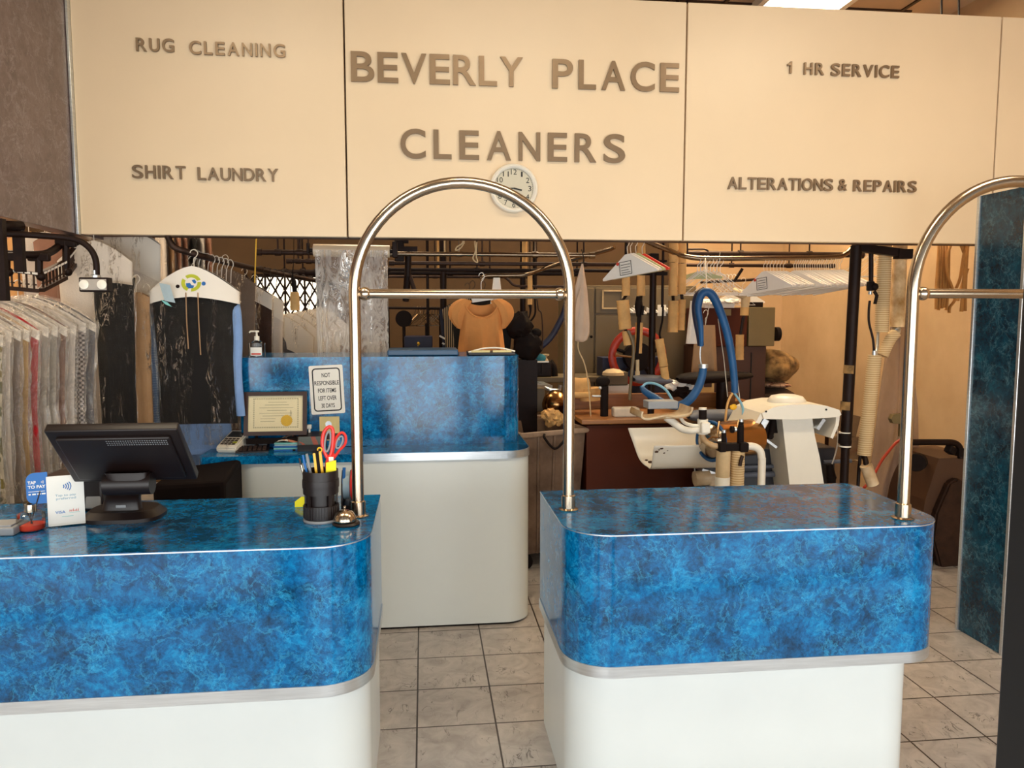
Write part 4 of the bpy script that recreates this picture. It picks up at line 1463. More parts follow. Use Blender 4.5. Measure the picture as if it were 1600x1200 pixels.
logo(b, [(.058 + .0095 * math.cos(a), -.086 + .0095 * math.sin(a)) for a in [2 * PI * k / 20 for k in range(20)]])
local('globe_emblem', b, M['bluep'], cape)
b = B(); logo(b, [(-.062 + .009 * math.cos(a), -.10 + .009 * math.sin(a)) for a in [2 * PI * k / 20 for k in range(20)]]); local('round_mark', b, M['iron'], cape)
b = B()
for dx in (-.022, .034):
    b.tube([(dx, -.072, -.13), (dx + .002, -.082, -.26), (dx + .006, -.085, -.40 if dx < 0 else -.43)], .0028, 6)
local('drawstring', b, FB['camel'], J)
b = B(); b.grid(lambda u, v: Vector((-.135 + .05 * u + .022 * v, -.098 - .004 * u, -.085 - .085 * v - .01 * u)), 3, 5)
tk = local('ticket', b, plain('pale blue ticket', 'a9bcc4', .7), J, 'pale blue laundry ticket')
b = B(); b.grid(lambda u, v: Vector((-.128 + .03 * u + .02 * v, -.106, -.165 - .022 * v - .012 * u)), 2, 2); local('ticket_stub', b, M['tealt'], tk)
# blue shirt behind the jacket
garment('bagged_shirt', 'light blue shirt hanging right behind the black jacket, sleeve and hem showing', 'clothes', A(304, 418, 4.105), .17, .945, .028, .0, FB['blue'], 42, cape=False, bag=False, drop=.13)
b = B()
def slv(u, v):
    a = 2 * PI * u
    q = catmull([Vector((.150, -.02, -.09)), Vector((.212, -.10, -.2)), Vector((.222, -.11, -.36)), Vector((.216, -.11, -.52)), Vector((.228, -.11, -.74))], 8)[0]
    p = q[min(int(v * 32), 32)]
    r = .030 - .008 * v
    return p + Vector((r * math.cos(a), r * .7 * math.sin(a), 0))
b.grid(slv, 14, 32, loop_u=True)
for o in COL.objects:
    if o.get('label', '').startswith('light blue shirt'):
        local('sleeve', b, FB['blue'], o)
garment('bagged_shirt', 'second light blue shirt in plastic, its hem hanging lowest below the black jacket', 'clothes', A(300, 424, 4.42), .15, 1.12, .04, -.05, FB['blue'], 43, cape=False, drop=.12, group='blue shirts behind the black jacket')
b = B(); zt_ = A(300, 752, 3.5).z
q0, q1 = A(238, 760, 3.5), A(352, 760, 3.5)
b.box(((q0.x + q1.x) / 2, 3.66, zt_ / 2), (q1.x - q0.x, .34, zt_), bev=.02)
for v in b.bm.verts:
    if v.co.z > .3: v.co.z += .05 * mnoise.noise(v.co * 4) + .03 * (v.co.x - q0.x)
solo('storage_bin', b, plain('black cloth bin', '120807', .85, var=.2, spec=.15), 'black cloth covered bin on the floor between till and back counter', 'bin')
b = B(); b.box(((q0.x + q1.x) / 2 + .02, 4.62, A(310, 745, 4.62).z / 2), (.5, .30, A(310, 745, 4.62).z))
solo('carton', b, M['wood'], 'brown carton behind the black bin, below the blue shirts', 'carton')
# garments to the right of it, farther back
g2 = 'plastic covered clothes beside the sanitizer bottle'
garment('bagged_coat', 'brown grey coat in plastic immediately right of the black jacket', 'clothes', A(352, 420, 4.78), .18, .9, .05, -.2, FB['grey'], 51, group=g2, cape=False)
garment('bagged_dress', 'dark dress in plastic just left of the sanitizer bottle', 'clothes', A(382, 440, 4.92), .17, .95, .05, -.2, FB['dbrown'], 52, group=g2, cape_h=.1)
garment('bagged_shirt', 'white shirt in plastic with its shoulder above the sanitizer bottle', 'clothes', A(398, 450, 5.06), .17, .85, .05, .1, FB['white'], 53, group=g2)
for i, (m, lab) in enumerate((('slate', 'slate trousers in plastic below the hanging socket, nearest of the low bunch'), ('lgrey', 'light grey shirt in plastic second of the low bunch under the gate'), ('dbrown', 'dark brown shirt in plastic, third of the low bunch under the gate'), ('white', 'white shirt in plastic, fourth of the low bunch beside the bag roll'), ('camel', 'camel shirt in plastic, farthest of the low bunch beside the bag roll'))):
    garment('bagged_shirt', lab, 'clothes', A(436 + 16 * i, 492 - 3 * i, 5.2 + .13 * i), .21, .7, .045, .2, FB[m], 61 + i, group='plastic covered clothes in the low bunch', cape_h=.30, drop=.16)
far = [('white', 250, 'pale'), ('camel', 262, 'camel'), ('pink', 273, 'dusty pink'), ('brown', 283, 'warm brown'), ('black', 297, 'black'), ('white', 309, 'white'), ('pink', 320, 'pink')]
for i, (m, px, nm) in enumerate(far):
    garment('bagged_coat', '%s long coat, %s of the far row under the sign' % (nm, ['first', 'second', 'third', 'fourth', 'fifth', 'sixth', 'last'][i] + ' from left'), 'clothes', A(px, 358, 5.6 + .05 * i), .16, 1.15, .022, -1.1, FB[m], 71 + i, group='far row of coats', cape=False)
for i, (m, px, nm) in enumerate((('pink', 22, 'dusty pink'), ('peach', 45, 'peach'), ('white', 70, 'white'), ('brown', 92, 'brown'))):
    garment('bagged_coat', '%s coat seen through the hanger conveyor at far left' % nm, 'clothes', A(px, 362, 5.2), .15, 0.8, .03, .8, FB[m], 81 + i, group='coats behind the conveyor', cape=False, bag=(i == 2))

# ---------------------------------------------------------------- conveyor, rails and the lamp
def pipe(name, label, cat, pts, r, mat, group=None, curve=6, seg=12):
    b = B(); b.tube([A(*q) for q in pts], r, seg, curve=curve if len(pts) > 2 else 0)
    return solo(name, b, mat, label, cat, group)


t = thing('hanger_conveyor', 'dark hanger conveyor with slotted hanger bars in the upper left corner', 'conveyor', A(60, 430, 3.6))
b = B(); b.tube([A(-60, 396, 3.45), A(0, 397, 3.5), A(60, 398, 3.6), A(80, 393, 3.7), A(100, 378, 3.9), A(120, 362, 4.2)], .017, 12, curve=6); part('track', b, M['iron'], t)
def hbar(p0, p1, h=.075):
    d = (p1 - p0); L = d.length; d.normalize(); n = Vector((d.y, -d.x, 0)).normalized()
    PB = lambda u, v_, hh: p0 + d * u + Vector((0, 0, v_)) + n * hh
    b = B()
    b.prism([(0, 0), (L, 0), (L, .012), (0, .012)], PB, -.012, .012); b.prism([(0, -h), (L, -h), (L, -h + .016), (0, -h + .016)], PB, -.012, .012)
    k = int(L / .026)
    for i in range(k):
        u = L * (i + .5) / k
        b.prism([(u - .003, -h), (u + .003, -h), (u + .003, 0), (u - .003, 0)], PB, -.004, .004)
        b.prism([(u - .004, -h + .03), (u + .009, -h + .03), (u + .009, -h + .036), (u - .004, -h + .036)], PB, -.005, .005)
    bar = part('hanger_bar', b, M['ironred'], t)
    b = B()
    for i in range(k): b.prism([(L * (i + .12) / k, .001), (L * (i + .88) / k, .001), (L * (i + .88) / k, .010), (L * (i + .12) / k, .010)], PB, .012, .0135)
    part('number_strip', b, M['cardw'], bar)
for q0, q1 in (((-45, 422, 3.42), (8, 424, 3.5)), ((12, 425, 3.5), (58, 430, 3.58)), ((64, 429, 3.6), (101, 411, 3.78)), ((105, 404, 3.82), (126, 378, 4.1))):
    hbar(A(*q0), A(*q1))
for (x, Y, y0, y1) in ((10, 3.5, 397, 425), (61, 3.6, 398, 432), (103, 3.8, 376, 425)):
    b = B(); b.tube([A(x, y0, Y), A(x, y1, Y)], .016, 8); b.box(A(x, y0 + 4, Y), (.09, .03, .035), bev=.008); b.ball(A(x + 3, y1, Y), .02, sub=2); part('hanger_bracket', b, M['iron'], t)
for (x, Y, y0, y1) in ((2, 3.2, 342, 470), (30, 3.4, 352, 425)):
    b = B(); b.box((A(x, y0, Y) + A(x, y1, Y)) / 2, (.035, .03, A(x, y0, Y).z - A(x, y1, Y).z)); part('drop_post', b, M['iron'], t)
b = B(); b.tube([A(-5, 353, 3.3), A(34, 353, 3.4)], .02, 8); part('cross_bar', b, M['iron'], t)

t = thing('emergency_lamp', 'twin emergency lamp on a bent dark pipe in front of the white shirt', 'lamp', A(150, 445, 3.35))
b = B(); b.tube([A(-90, 362, 3.3), A(0, 365, 3.32), A(60, 368, 3.34), A(112, 373, 3.35), A(136, 384, 3.35), A(149, 404, 3.35), A(151, 432, 3.35)], .0125, 12, curve=7); part('support_pipe', b, M['iron'], t)
c = A(150, 445, 3.35)
b = B(); b.box(c, (.112, .05, .058), bev=.004); hs_ = part('lamp_housing', b, M['iron'], t)
b = B(); b.box((c.x, c.y - .026, c.z), (.10, .004, .044), bev=.001); part('lamp_face', b, plain('grey lamp face', 'a59a8e', .4), hs_)
for s in (-1, 1):
    b = B(); b.lathe([(.0185, 0), (.0185, .004), (.016, .004), (.010, .006), (0, .007)], (c.x + s * .034, c.y - .028, c.z), 24, rot=Mrot); part('reflector', b, M['whitep'], hs_)
b = B(); b.lathe([(.02, 0), (.02, .01), (.013, .014), (.013, .03)], (c.x, c.y, c.z + .028), 16); part('mount', b, M['steel'], t)

pipe('garment_rail', 'bent dark garment rail carrying the black jacket under the sign', 'rail', [(261, 362, 4.0), (264, 374, 4.0), (272, 386, 4.0), (290, 393, 4.02), (330, 404, 4.15), (400, 420, 4.9), (480, 436, 5.35), (560, 450, 5.85)], .0155, M['ironred'])
random.seed(3)
for i in range(9):
    px = 302 + i * 7.2
    k = (px - 290) / 40
    Y = 4.04 + .13 * k * .9
    q = A(px, 394 + (px - 290) * .265, Y)
    b = B(); b.tube([q + Vector((0, 0, -.10)), q + Vector((.004, 0, -.035)), q + Vector((.016, .0, -.005)), q + Vector((.008, 0, .020)), q + Vector((-.008, 0, .019)), q + Vector((-.014, 0, .004))], .0023, 6, curve=4)
    solo('wire_hook', b, M['wire'], 'white wire hanger hook on the bent rail above the black jacket', 'hook', 'hanger hooks above the black jacket')
# hooks of the front row sit on their bar already; a spring of empty wire hooks on the far end of the rail
for i in range(12):
    px = 408 + i * 11; Y = 4.95 + i * .062
    q = A(px, 422 + i * 2.2, Y)
    b = B(); b.tube([q + Vector((-.02, 0, .012)), q + Vector((0, .0, .024)), q + Vector((.014, 0, .0)), q + Vector((.004, 0, -.10)), q + Vector((.03 * (-1) ** i, 0, -.17 - .05 * random.random()))], .0024, 5, curve=4)
    solo('wire_hanger', b, M['wired'], 'empty dark wire hanger on the rail in front of the bright window', 'hanger', 'empty hangers before the bright window')

pipe('power_cord', 'thin orange cord hanging from the ceiling beside the bagged clothes', 'cord', [(401, -50, 4.6), (401, 330, 4.6), (400, 380, 4.6), (398, 442, 4.6)], .004, M['yellow'])
t = thing('hanging_socket', 'tan socket hanging on a dark cable before the bright window', 'socket', A(461, 486, 4.6))
b = B(); b.tube([A(459, -50, 4.6), A(459, 350, 4.6), A(459, 405, 4.6), A(457, 428, 4.6), A(459, 440, 4.6), A(461, 460, 4.6)], [.002, .002, .002, .003, .014, .013], 8, curve=4); part('cable', b, M['rubber'], t)
b = B(); b.lathe([(0, 0), (.025, 0), (.027, .01), (.025, .095), (.02, .105), (0, .106)], A(461, 485, 4.6), 20); part('socket_body', b, M['lag'], t)

# roll of garment bags with a sheet pulled down
Yr = 4.6
t = thing('garment_bag_roll', 'roll of clear garment bags with a long sheet hanging behind the back screen', 'bag roll', A(550, 392, Yr))
p0, p1 = A(490, 391, Yr), A(609, 393, Yr)
b = B(); b.cyl(p0, p1, .036, seg=28); part('roll', b, plain('wound film', 'd8c2a4', .25, var=.1, scale=30, stretch=(.3, 6, 6)), t)
b = B(); b.cyl(p0 - Vector((.02, 0, 0)), p1 + Vector((.02, 0, 0)), .012, seg=12); b.box(p1 + Vector((.03, 0, .01)), (.03, .07, .09), bev=.005); b.box(p0 - Vector((.03, 0, -.01)), (.014, .05, .06), bev=.004); part('roll_holder', b, M['iron'], t)
b = B()
Ls = p0.z - A(550, 565, Yr).z
b.grid(lambda u, v: Vector((p0.x + .012 + (p1.x - p0.x - .024) * u, Yr - .037 + .014 * mnoise.noise(Vector((u * 5, v * 2.2, 3))) * min(1, v * 4) + .008 * math.sin(u * 19 + 2 * v) * v, p0.z - Ls * v)), 40, 40)
part('hanging_sheet', b, M['filmroll'], t)

b = B(); b.tube([A(236, 338, 5.6), A(336, 338, 5.95)], .014, 10); b.tube([A(240, 338, 5.6), A(240, -60, 5.6)], .012, 8); b.tube([A(332, 338, 5.93), A(332, -60, 5.93)], .012, 8)
solo('garment_rail', b, M['ironred'], 'hidden dark rail above the far row of coats', 'rail')

# ================================================================ the workshop behind
def vpost(name, label, cat, px, y0, y1, Y, r, mat, group=None, toground=False, toceil=False, sq=False):
    p0, p1 = A(px, y0, Y), A(px, y1, Y)
    p1.x = p0.x
    if toground: p1.z = 0.0
    if toceil: p0.z = 3.6
    b = B()
    if sq: b.box((p0 + p1) / 2, (2 * r, 2 * r, p0.z - p1.z), bev=.003)
    else: b.cyl(p1, p0, r, seg=16)
    return solo(name, b, mat, label, cat, group)


# --- overhead pipes running across
pp = 'overhead pipes behind the arch rail'
for (x0, x1, y, Y, r, m, lab) in ((612, 925, 396.5, 4.9, .0145, 'brass', 'brown overhead pipe, uppermost of the pipes seen inside the arch'),
                                  (612, 1030, 411, 5.2, .013, 'ironred', 'dull brown overhead pipe, second from top inside the arch'),
                                  (606, 1018, 421, 5.5, .012, 'iron', 'dark overhead pipe, third from top inside the arch'),
                                  (604, 900, 426, 5.7, .016, 'iron', 'thick dark overhead pipe, fourth from top inside the arch'),
                                  (604, 830, 432, 6.0, .011, 'ironred', 'thin overhead pipe, lowest of those seen inside the arch'),
                                  (1062, 1345, 396, 5.6, .020, 'ironred', 'thick brown overhead pipe above the white paper hangers'),
                                  (1064, 1300, 414, 5.9, .014, 'ironred', 'brown overhead pipe below the garment rail of white hangers'),
                                  (404, 495, 394, 5.0, .016, 'ironred', 'short brown overhead pipe left of the garment bag roll'),
                                  (452, 495, 408, 5.3, .013, 'ironred', 'short lower brown pipe stub left of the garment bag roll'),
                                  (420, 495, 426, 5.6, .022, 'iron', 'dark beam above the bright back window')):
    b = B(); p0, p1 = A(x0, y, Y), A(x1, y, Y); p1.z = p0.z; b.cyl(p0, p1, r, seg=14)
    for k in (0.0, .33, .71, 1.0):
        q = p0.lerp(p1, k)
        if k in (.33, .71): b.cyl(q, Vector((q.x, q.y, 3.6)), .006, seg=6)
        b.cyl(q - Vector((.018, 0, 0)), q + Vector((.018, 0, 0)), r * 1.35, seg=14)
    solo('overhead_pipe', b, M[m], lab, 'pipe', pp)
# hangers that carry the pipes from the ceiling
t = thing('pipe_bracket', 'dark bracket frame at the left end of the overhead pipes', 'bracket', A(625, 395, 4.95))
b = B(); b.box((A(632, 386, 4.95) + A(632, 394, 4.95)) / 2, (.16, .06, .035)); b.box(A(624, 392, 4.95), (.06, .05, .13), bev=.006)
p = A(634, 380, 4.95); b.box((p.x, p.y, (p.z + 3.6) / 2), (.035, .035, 3.6 - p.z)); part('bracket_plate', b, M['iron'], t)
b = B(); b.cyl(A(638, 398, 4.95), A(637, 432, 4.95), .020, seg=12); b.cyl(A(637, 430, 4.95), A(634, 470, 5.0), .022, seg=12); part('drop_pipe', b, M['iron'], t)
b = B(); b.tube([A(640, 430, 4.95), A(645, 445, 4.95), A(650, 462, 4.97)], .014, 8, curve=4); part('lever', b, M['ironred'], t)
vpost('post', 'slim dark post standing behind the gap, right of the drop pipe', 'post', 692, 370, 700, 5.7, .024, M['iron'], toground=True, toceil=True)
vpost('post', 'thin dark rod beside the slim post behind the arch', 'post', 668, 428, 560, 5.9, .011, M['iron'], toceil=True)
vpost('conduit', 'pale thin conduit left of the slim dark post', 'pipe', 684, 340, 424, 5.9, .008, M['lag'], toceil=True)
vpost('conduit', 'pale thin conduit right of the slim dark post', 'pipe', 694.5, 340, 398, 5.5, .006, M['hosew'], toceil=True)
vpost('lagged_pipe', 'tan lagged pipe above the blouse, right of the arch centre', 'pipe', 820, 330, 424, 5.6, .020, M['lag'], toceil=True)
for i, (pts, lab) in enumerate(((([(726, -50, 4.7), (725, 340, 4.7), (724, 376, 4.7), (714, 386, 4.7), (712, 391, 4.7), (718, 389, 4.7), (724, 381, 4.7), (722, 375, 4.7)]), 'coil of pale wire hanging under the sign inside the arch'),
                                ([(742, -50, 4.7), (742, 340, 4.7), (742, 378, 4.7), (743, 392, 4.7), (739, 404, 4.7), (746, 410, 4.7), (744, 398, 4.7), (745, 378, 4.7)], 'second loop of pale wire hanging under the sign inside the arch'))):
    pipe('wire_loop', lab, 'wire', pts, .004, M['hosew'])

# --- curved garment rails in the middle
pipe('garment_rail', 'shiny curved garment rail above the apricot blouse', 'rail', [(752, 437, 5.3), (760, 431, 5.3), (790, 430.5, 5.3), (822, 429, 5.3), (850, 420, 5.2), (880, 410, 5.1), (945, 392, 4.95), (960, 386, 4.9)], .014, M['brass'])
pipe('garment_rail', 'thin dark curved rail dipping right of the apricot blouse', 'rail', [(785, 431, 5.5), (795, 438, 5.5), (805, 446, 5.5), (830, 447.5, 5.5), (890, 448, 5.5)], .009, M['ironred'])
pipe('garment_rail', 'bright thin straight rail behind the white hanging towel', 'rail', [(880, 453, 6.3), (1025, 456, 6.3)], .010, M['chrome'])
pipe('garment_rail', 'long bent garment rail carrying the white paper hangers at right', 'rail', [(1000, 372, 4.9), (1012, 378, 4.92), (1040, 389, 4.95), (1065, 399, 5.0), (1092, 403.5, 5.0), (1120, 404, 5.0), (1200, 403.5, 5.0), (1300, 402, 5.0), (1322, 396, 5.0), (1333, 386, 5.0)], .017, M['brass'])
pipe('garment_rail', 'short thin rail behind the white paper hangers', 'rail', [(1095, 441, 6.0), (1140, 439, 6.0), (1192, 436, 6.0)], .011, M['ironred'])
pipe('brace', 'slanted dark brace below the overhead pipes near the white hangers', 'brace', [(1160, 420, 5.9), (1147, 440, 5.9)], .012, M['iron'])
pipe('handle_bar', 'small bent dark bar under the sign right of the lagged pipes', 'bar', [(1074, -40, 5.2), (1074, 370, 5.2), (1074.5, 388, 5.2), (1078, 389.5, 5.2), (1100, 389.5, 5.2), (1107, 393, 5.2)], .006, M['ironred'])


# --- blouse and the dark clothes around it
def flatcloth(w0, w1, L, dep, seed, folds=6):
    rnd = random.Random(seed); ph = rnd.uniform(0, 6)
    def fn(u, t):
        a = 2 * PI * u; c, s = math.cos(a), math.sin(a)
        w_ = w0 + (w1 - w0) * t
        d = dep * (.6 + .6 * t) * (1 + .35 * t * math.sin(folds * a + ph) + .15 * t * math.sin(2.3 * folds * a))
        return Vector((w_ * math.copysign(abs(c) ** .9, c), d * s, -L * t))
    return fn


pB = A(752, 470, 5.2)
k = 5.2 / 1217.2
t = thing('blouse', 'apricot short sleeved blouse on a hanger in front of dark clothes', 'blouse', pB)
b = B()
nk = 26 * k
def torso(u, v):
    a = 2 * PI * u; c, s = math.cos(a), math.sin(a)
    w_ = (28 + 11 * v) * k
    x = w_ * math.copysign(abs(c) ** .9, c)
    z = -94 * k * v
    if v < .3:
        q = max(0, 1 - (x / nk) ** 2)
        z -= (26 * k * math.sqrt(q) if s < 0 else 7 * k * q) * (1 - v / .3)
    d = (.05 + .05 * v) * (1 + .3 * v * math.sin(7 * a) + .12 * math.sin(15 * a) * v)
    return Vector((x + 8 * k * (0), d * s, z))
b.grid(torso, 60, 22, loop_u=True); local('bodice', b, M['orange'], t)
for s_ in (-1, 1):
    b = B()
    def puff(u, v):
        a = 2 * PI * u
        ax = [Vector((s_ * 22 * k, 0, 2 * k)), Vector((s_ * 34 * k, 0, -10 * k)), Vector((s_ * 39 * k, 0, -28 * k)), Vector((s_ * 33 * k, 0, -44 * k))]
        q = catmull(ax, 8)[0][min(24, int(v * 24))]
        r = (7 + 6 * math.sin(PI * min(1, v * 1.1)) ) * k * (1 + .08 * math.sin(8 * a))
        if v > .93: r *= .8
        return q + Vector((r * math.cos(a), r * .8 * math.sin(a), r * .3 * math.cos(a) * s_))
    b.grid(puff, 26, 24, loop_u=True); local('sleeve', b, M['orange'], t)
b = B(); b.tube([torso(.5 + .5 * i / 24, 0) + Vector((0, -.004, 0)) for i in range(25)], .006, 6); local('neck_trim', b, M['orange'], t)
b = B(); b.prism([(-16 * k, 16 * k), (16 * k, 16 * k), (19 * k, 2 * k), (-14 * k, -3 * k)], XZ, .0, .012); b.prism([(2 * k, 5 * k), (14 * k, 7 * k), (14 * k, 12 * k), (2 * k, 10 * k)], XZ, -.002, .0); hook_into(b, 18 * k, .1, .003); local('hanger', b, M['cardw'], t)
def dark_cloth(name, lab, px, py, Y, w0, w1, L, mat, seed, dep=.05, group='clothes around the apricot blouse', yaw=0, hang=True):
    t = thing(name, lab, 'clothes', A(px, py, Y), group); t.rotation_euler = (0, 0, yaw)
    b = B(); b.grid(clothring(w1, L, dep, seed, .1 if w0 < w1 else .04), 40, 16, loop_u=True); local('cloth', b, mat, t)
    b = B(); hook_into(b, 0, .1, .003); local('hanger_hook', b, M['wired'], t)
    return t
dark_cloth('jacket', 'black jacket hanging right behind the apricot blouse', 754, 464, 5.38, .1, .215, .62, FB['black'], 91)
dark_cloth('shirt', 'cream striped shirt edge left of the black jacket behind the blouse', 738, 463, 5.5, .1, .21, .6, stripe_mat('cream striped cloth', '1b1512', 'bfa27c', 22, 'X'), 92)
NVJ = dark_cloth('jacket', 'navy jacket with white badges peeking left of the apricot blouse', 730, 466, 5.62, .1, .20, .60, FB['navy'], 93)
c = A(691, 527, 5.55)
for dx, dz in ((0, 0), (.008, -.045)):
    b = B(); b.box((c.x + dx, c.y, c.z + dz), (.045 if dx == 0 else .018, .02, .012), rot=(0, .5, 0))
    part('reflective_badge', b, M['paper'], NVJ, 'white reflective badge')
b = B(); b.grid(flatcloth(.022, .045, .19, .02, 5), 20, 10, loop_u=True)
t = thing('lace_strap', 'pale lace straps hanging on the shiny rail right of the blouse', 'straps', A(776, 434, 5.28)); local('strap_cloth', b, M['cardw'], t)

# --- dark corner seen left of the blouse
c = A(654, 551, 5.6)
b = B(); b.box((c.x, 5.75, (c.z + A(654, 526, 5.6).z) / 2 - .08), (.20, .3, A(654, 526, 5.6).z - c.z + .16), bev=.006)
nv = solo('navy_chest', b, plain('dark navy chest paint', '1c1a38', .5), 'dark navy chest behind the binder on the back screen', 'chest')
b = B(); b.ball(A(654, 537, 5.59), .012, sub=2); b.cyl(A(653, 541, 5.6), A(653, 534, 5.6), .004); part('hasp', b, M['gold'], nv)
b = B(); z0 = nv.location.z; b.box((nv.location.x, 5.75, z0 / 2), (.6, .5, z0)); solo('work_table', b, M['iron'], 'dark table carrying the navy chest behind the back screen', 'table')
c = A(628, 552, 5.6); c.z = z0
b = B(); b.lathe([(0, 0), (.032, 0), (.034, .1), (.038, .105), (.038, .125), (.0, .13)], (c.x, 5.62, z0), 24)
solo('canister', b, M['hosew'], 'small cream canister left of the navy chest', 'canister')
c = A(631, 498, 5.9)
t = thing('round_gauge', 'dark round disc on a rod behind the garment bag roll', 'gauge', c)
b = B(); b.cyl(c - Vector((0, .02, 0)), c + Vector((0, .02, 0)), .062, seg=30); part('disc', b, M['rubber'], t)
b = B(); b.cyl(c, Vector((c.x, c.y, 0)), .012); part('rod', b, M['iron'], t)
b = B(); b.cyl(A(605, 481, 6.0), A(690, 482, 6.0), .010); b.cyl(A(606, 481, 6.0), Vector((A(606, 481, 6.0).x, 6.0, 0)), .012); b.cyl(A(688, 481, 6.0), Vector((A(688, 481, 6.0).x, 6.0, 0)), .012)
solo('hanger_stand', b, M['iron'], 'dark stand with a rod full of wire hangers behind the cross rail', 'stand')
random.seed(12)
for i in range(10):
    q = A(648 + 4.4 * i, 482, 6.0); w_ = .07
    a = random.uniform(.6, 1.1)
    D = Vector((math.cos(a), math.sin(a), 0))
    b = B(); b.tube([q + D * -.01 + Vector((0, 0, .0)), q + Vector((0, 0, .015)), q + D * .012, q + Vector((0, 0, -.04)), q - D * w_ * 2 + Vector((0, 0, -.13)), q + D * w_ * 2 + Vector((0, 0, -.13)), q + Vector((0, 0, -.04))], .003, 5)
    solo('wire_hanger', b, M['brass'] if i in (1, 2, 5) else M['wired'], 'wire hanger on the dark stand between bag roll and blouse', 'hanger', 'wire hangers on the dark stand')
vpost('spray_bottle', 'dark slim bottle standing on the table behind the navy chest', 'bottle', 667, 505, 528, 5.85, .014, M['rubber'], toground=False)

# --- clutter right of the blouse
t = thing('sewing_motor', 'dark bulky machine head right of the apricot blouse', 'machine', A(822, 560, 5.3))
b = B(); b.ball(A(812, 510, 5.35), .085, (1, .8, 1.25), jit=.35, seed=1); b.ball(A(824, 540, 5.35), .09, (1.1, .8, 1.2), jit=.3, seed=2); b.ball(A(838, 520, 5.35), .035, (1.1, .8, .9), seed=3); part('head', b, M['rubber'], t)
b = B(); b.box((A(822, 550, 5.4) + Vector((0, 0, -.55))), (.14, .14, 1.0)); part('stand', b, M['iron'], t)
b = B(); b.ball(A(833, 548, 5.88), .062, (.9, .5, 1.25), jit=.5, seed=4); b.ball(A(842, 560, 5.88), .047, (1.2, .6, .8), sub=2); b.ball(A(836, 575, 5.88), .06, (1.3, .6, .6), jit=.4, seed=5)
solo('cloth_bundle', b, plain('teal cloth', '2a7484', .9, var=.3), 'crumpled teal cloth lying under the navy pipe', 'cloth')
pipe('hose', 'dark navy hose rising behind the right pole of the arch rail', 'hose', [(804, 590, 5.85), (812, 566, 5.85), (826, 556, 5.8), (846, 541, 5.8), (860, 528, 5.8), (872, 508, 5.8), (882, 486, 5.8), (886, 462, 5.8), (884, 420, 5.8), (870, 340, 5.8), (860, 100, 5.8)], .023, M['navyhose'])
vpost('post', 'dark post behind the right pole of the arch, beside hanging cables', 'post', 817, 440, 540, 5.8, .022, M['iron'], toceil=True)
vpost('post', 'thin dark post left of the right arch pole', 'post', 835, 432, 450, 5.75, .012, M['iron'], toceil=True)
t = thing('hanging_plug', 'tan cable plug hanging left of the right arch pole', 'plug', A(828, 478, 5.4))
b = B(); b.cyl(A(828, 476, 5.4), A(828, 430, 5.4), .016, seg=14); part('plug_body', b, M['lag'], t)
b = B(); b.tube([A(828, 476, 5.4), A(829, 484, 5.4), A(827, 495, 5.4), A(818, 508, 5.4), A(808, 514, 5.4)], [.012, .008, .005, .005, .005], 8, curve=4); b.tube([A(828, 430, 5.4), A(828, 360, 5.4)], .004, 6); part('cable', b, M['rubber'], t)
pipe('cable', 'thin dark cable dangling left of the right arch pole', 'cable', [(835, -40, 5.6), (835, 340, 5.6), (835, 448, 5.6), (836, 470, 5.6), (836, 490, 5.6), (829, 502, 5.6)], .007, M['rubber'])
pipe('cable', 'brown cable hanging straight beside the right arch pole', 'cable', [(838, -30, 5.7), (838, 400, 5.7), (840, 476, 5.7), (846, 490, 5.7), (848, 520, 5.7), (847, 548, 5.7)], .005, M['ironred'])
# benches carrying the clutter
b = B(); p0 = A(812, 590, 5.8); b.box((A(860, 590, 5.9).x, 5.98, p0.z - .02), (.85, .38, .04), bev=.004)
for dx in (-.3, .3):
    for dy in (-.15, .15): b.box((A(860, 590, 5.9).x + dx, 5.98 + dy, (p0.z - .04) / 2), (.04, .04, p0.z - .04))
wb = solo('work_bench', b, M['greycab'], 'grey work bench with machine parts behind the wooden cart', 'bench')
bz = p0.z
t = thing('machine_vise', 'dark machine with a bright bar on the work bench', 'machine', (A(838, 590, 5.92).x, 5.92, bz))
c = A(838, 580, 5.92)
b = B(); b.box((c.x, 5.92, bz + .055), (.22, .16, .11), bev=.01); b.box((c.x + .055, 5.91, bz + .06), (.055, .17, .07)); part('machine_body', b, M['iron'], t)
b = B(); b.box((A(848, 568, 5.84).x, 5.84, bz + .115), (.09, .02, .012)); part('bright_bar', b, M['paper'], t)
b = B(); b.lathe([(0, 0), (.03, 0), (.02, .02), (.012, .03), (.018, .045), (.03, .05), (.03, .06), (0, .062)], (A(852, 562, 5.92).x, 5.92, bz + .11), 18); part('cream_knob', b, M['hosew'], t)
b = B(); b.tube([A(858, 565, 5.9), A(864, 575, 5.9), A(866, 590, 5.9)], .03, 10, curve=4); part('cable_sleeve', b, M['rubber'], t)
t = thing('steam_dome', 'shiny round steam dome half hidden by the right arch pole', 'machine part', A(868, 650, 5.55))
b = B(); c = A(868, 630, 5.55); b.lathe([(0, .09), (.05, .08), (.085, .05), (.1, 0), (.1, -.03)], c, 30, rot=Matrix.Rotation(1.0, 3, 'X')); part('dome', b, M['bronze'], t)
b = B(); b.box((c.x, c.y + .08, c.z / 2 - .05), (.16, .14, c.z - .1)); part('pedestal', b, M['iron'], t)
b = B(); b.box(A(835, 600, 5.7) + Vector((0, .0, 0)), (.2, .2, .02), rot=(.1, .06, .3)); b.tube([A(842, 598, 5.7), A(856, 608, 5.6), A(872, 610, 5.6), A(876, 602, 5.6)], .014, 8, curve=4)
solo('metal_tray', b, M['steel'], 'bent grey metal tray at the edge of the work bench', 'tray')
t = thing('light_box', 'pale grey box and panel under the work bench behind the cart', 'box', A(832, 650, 5.55))
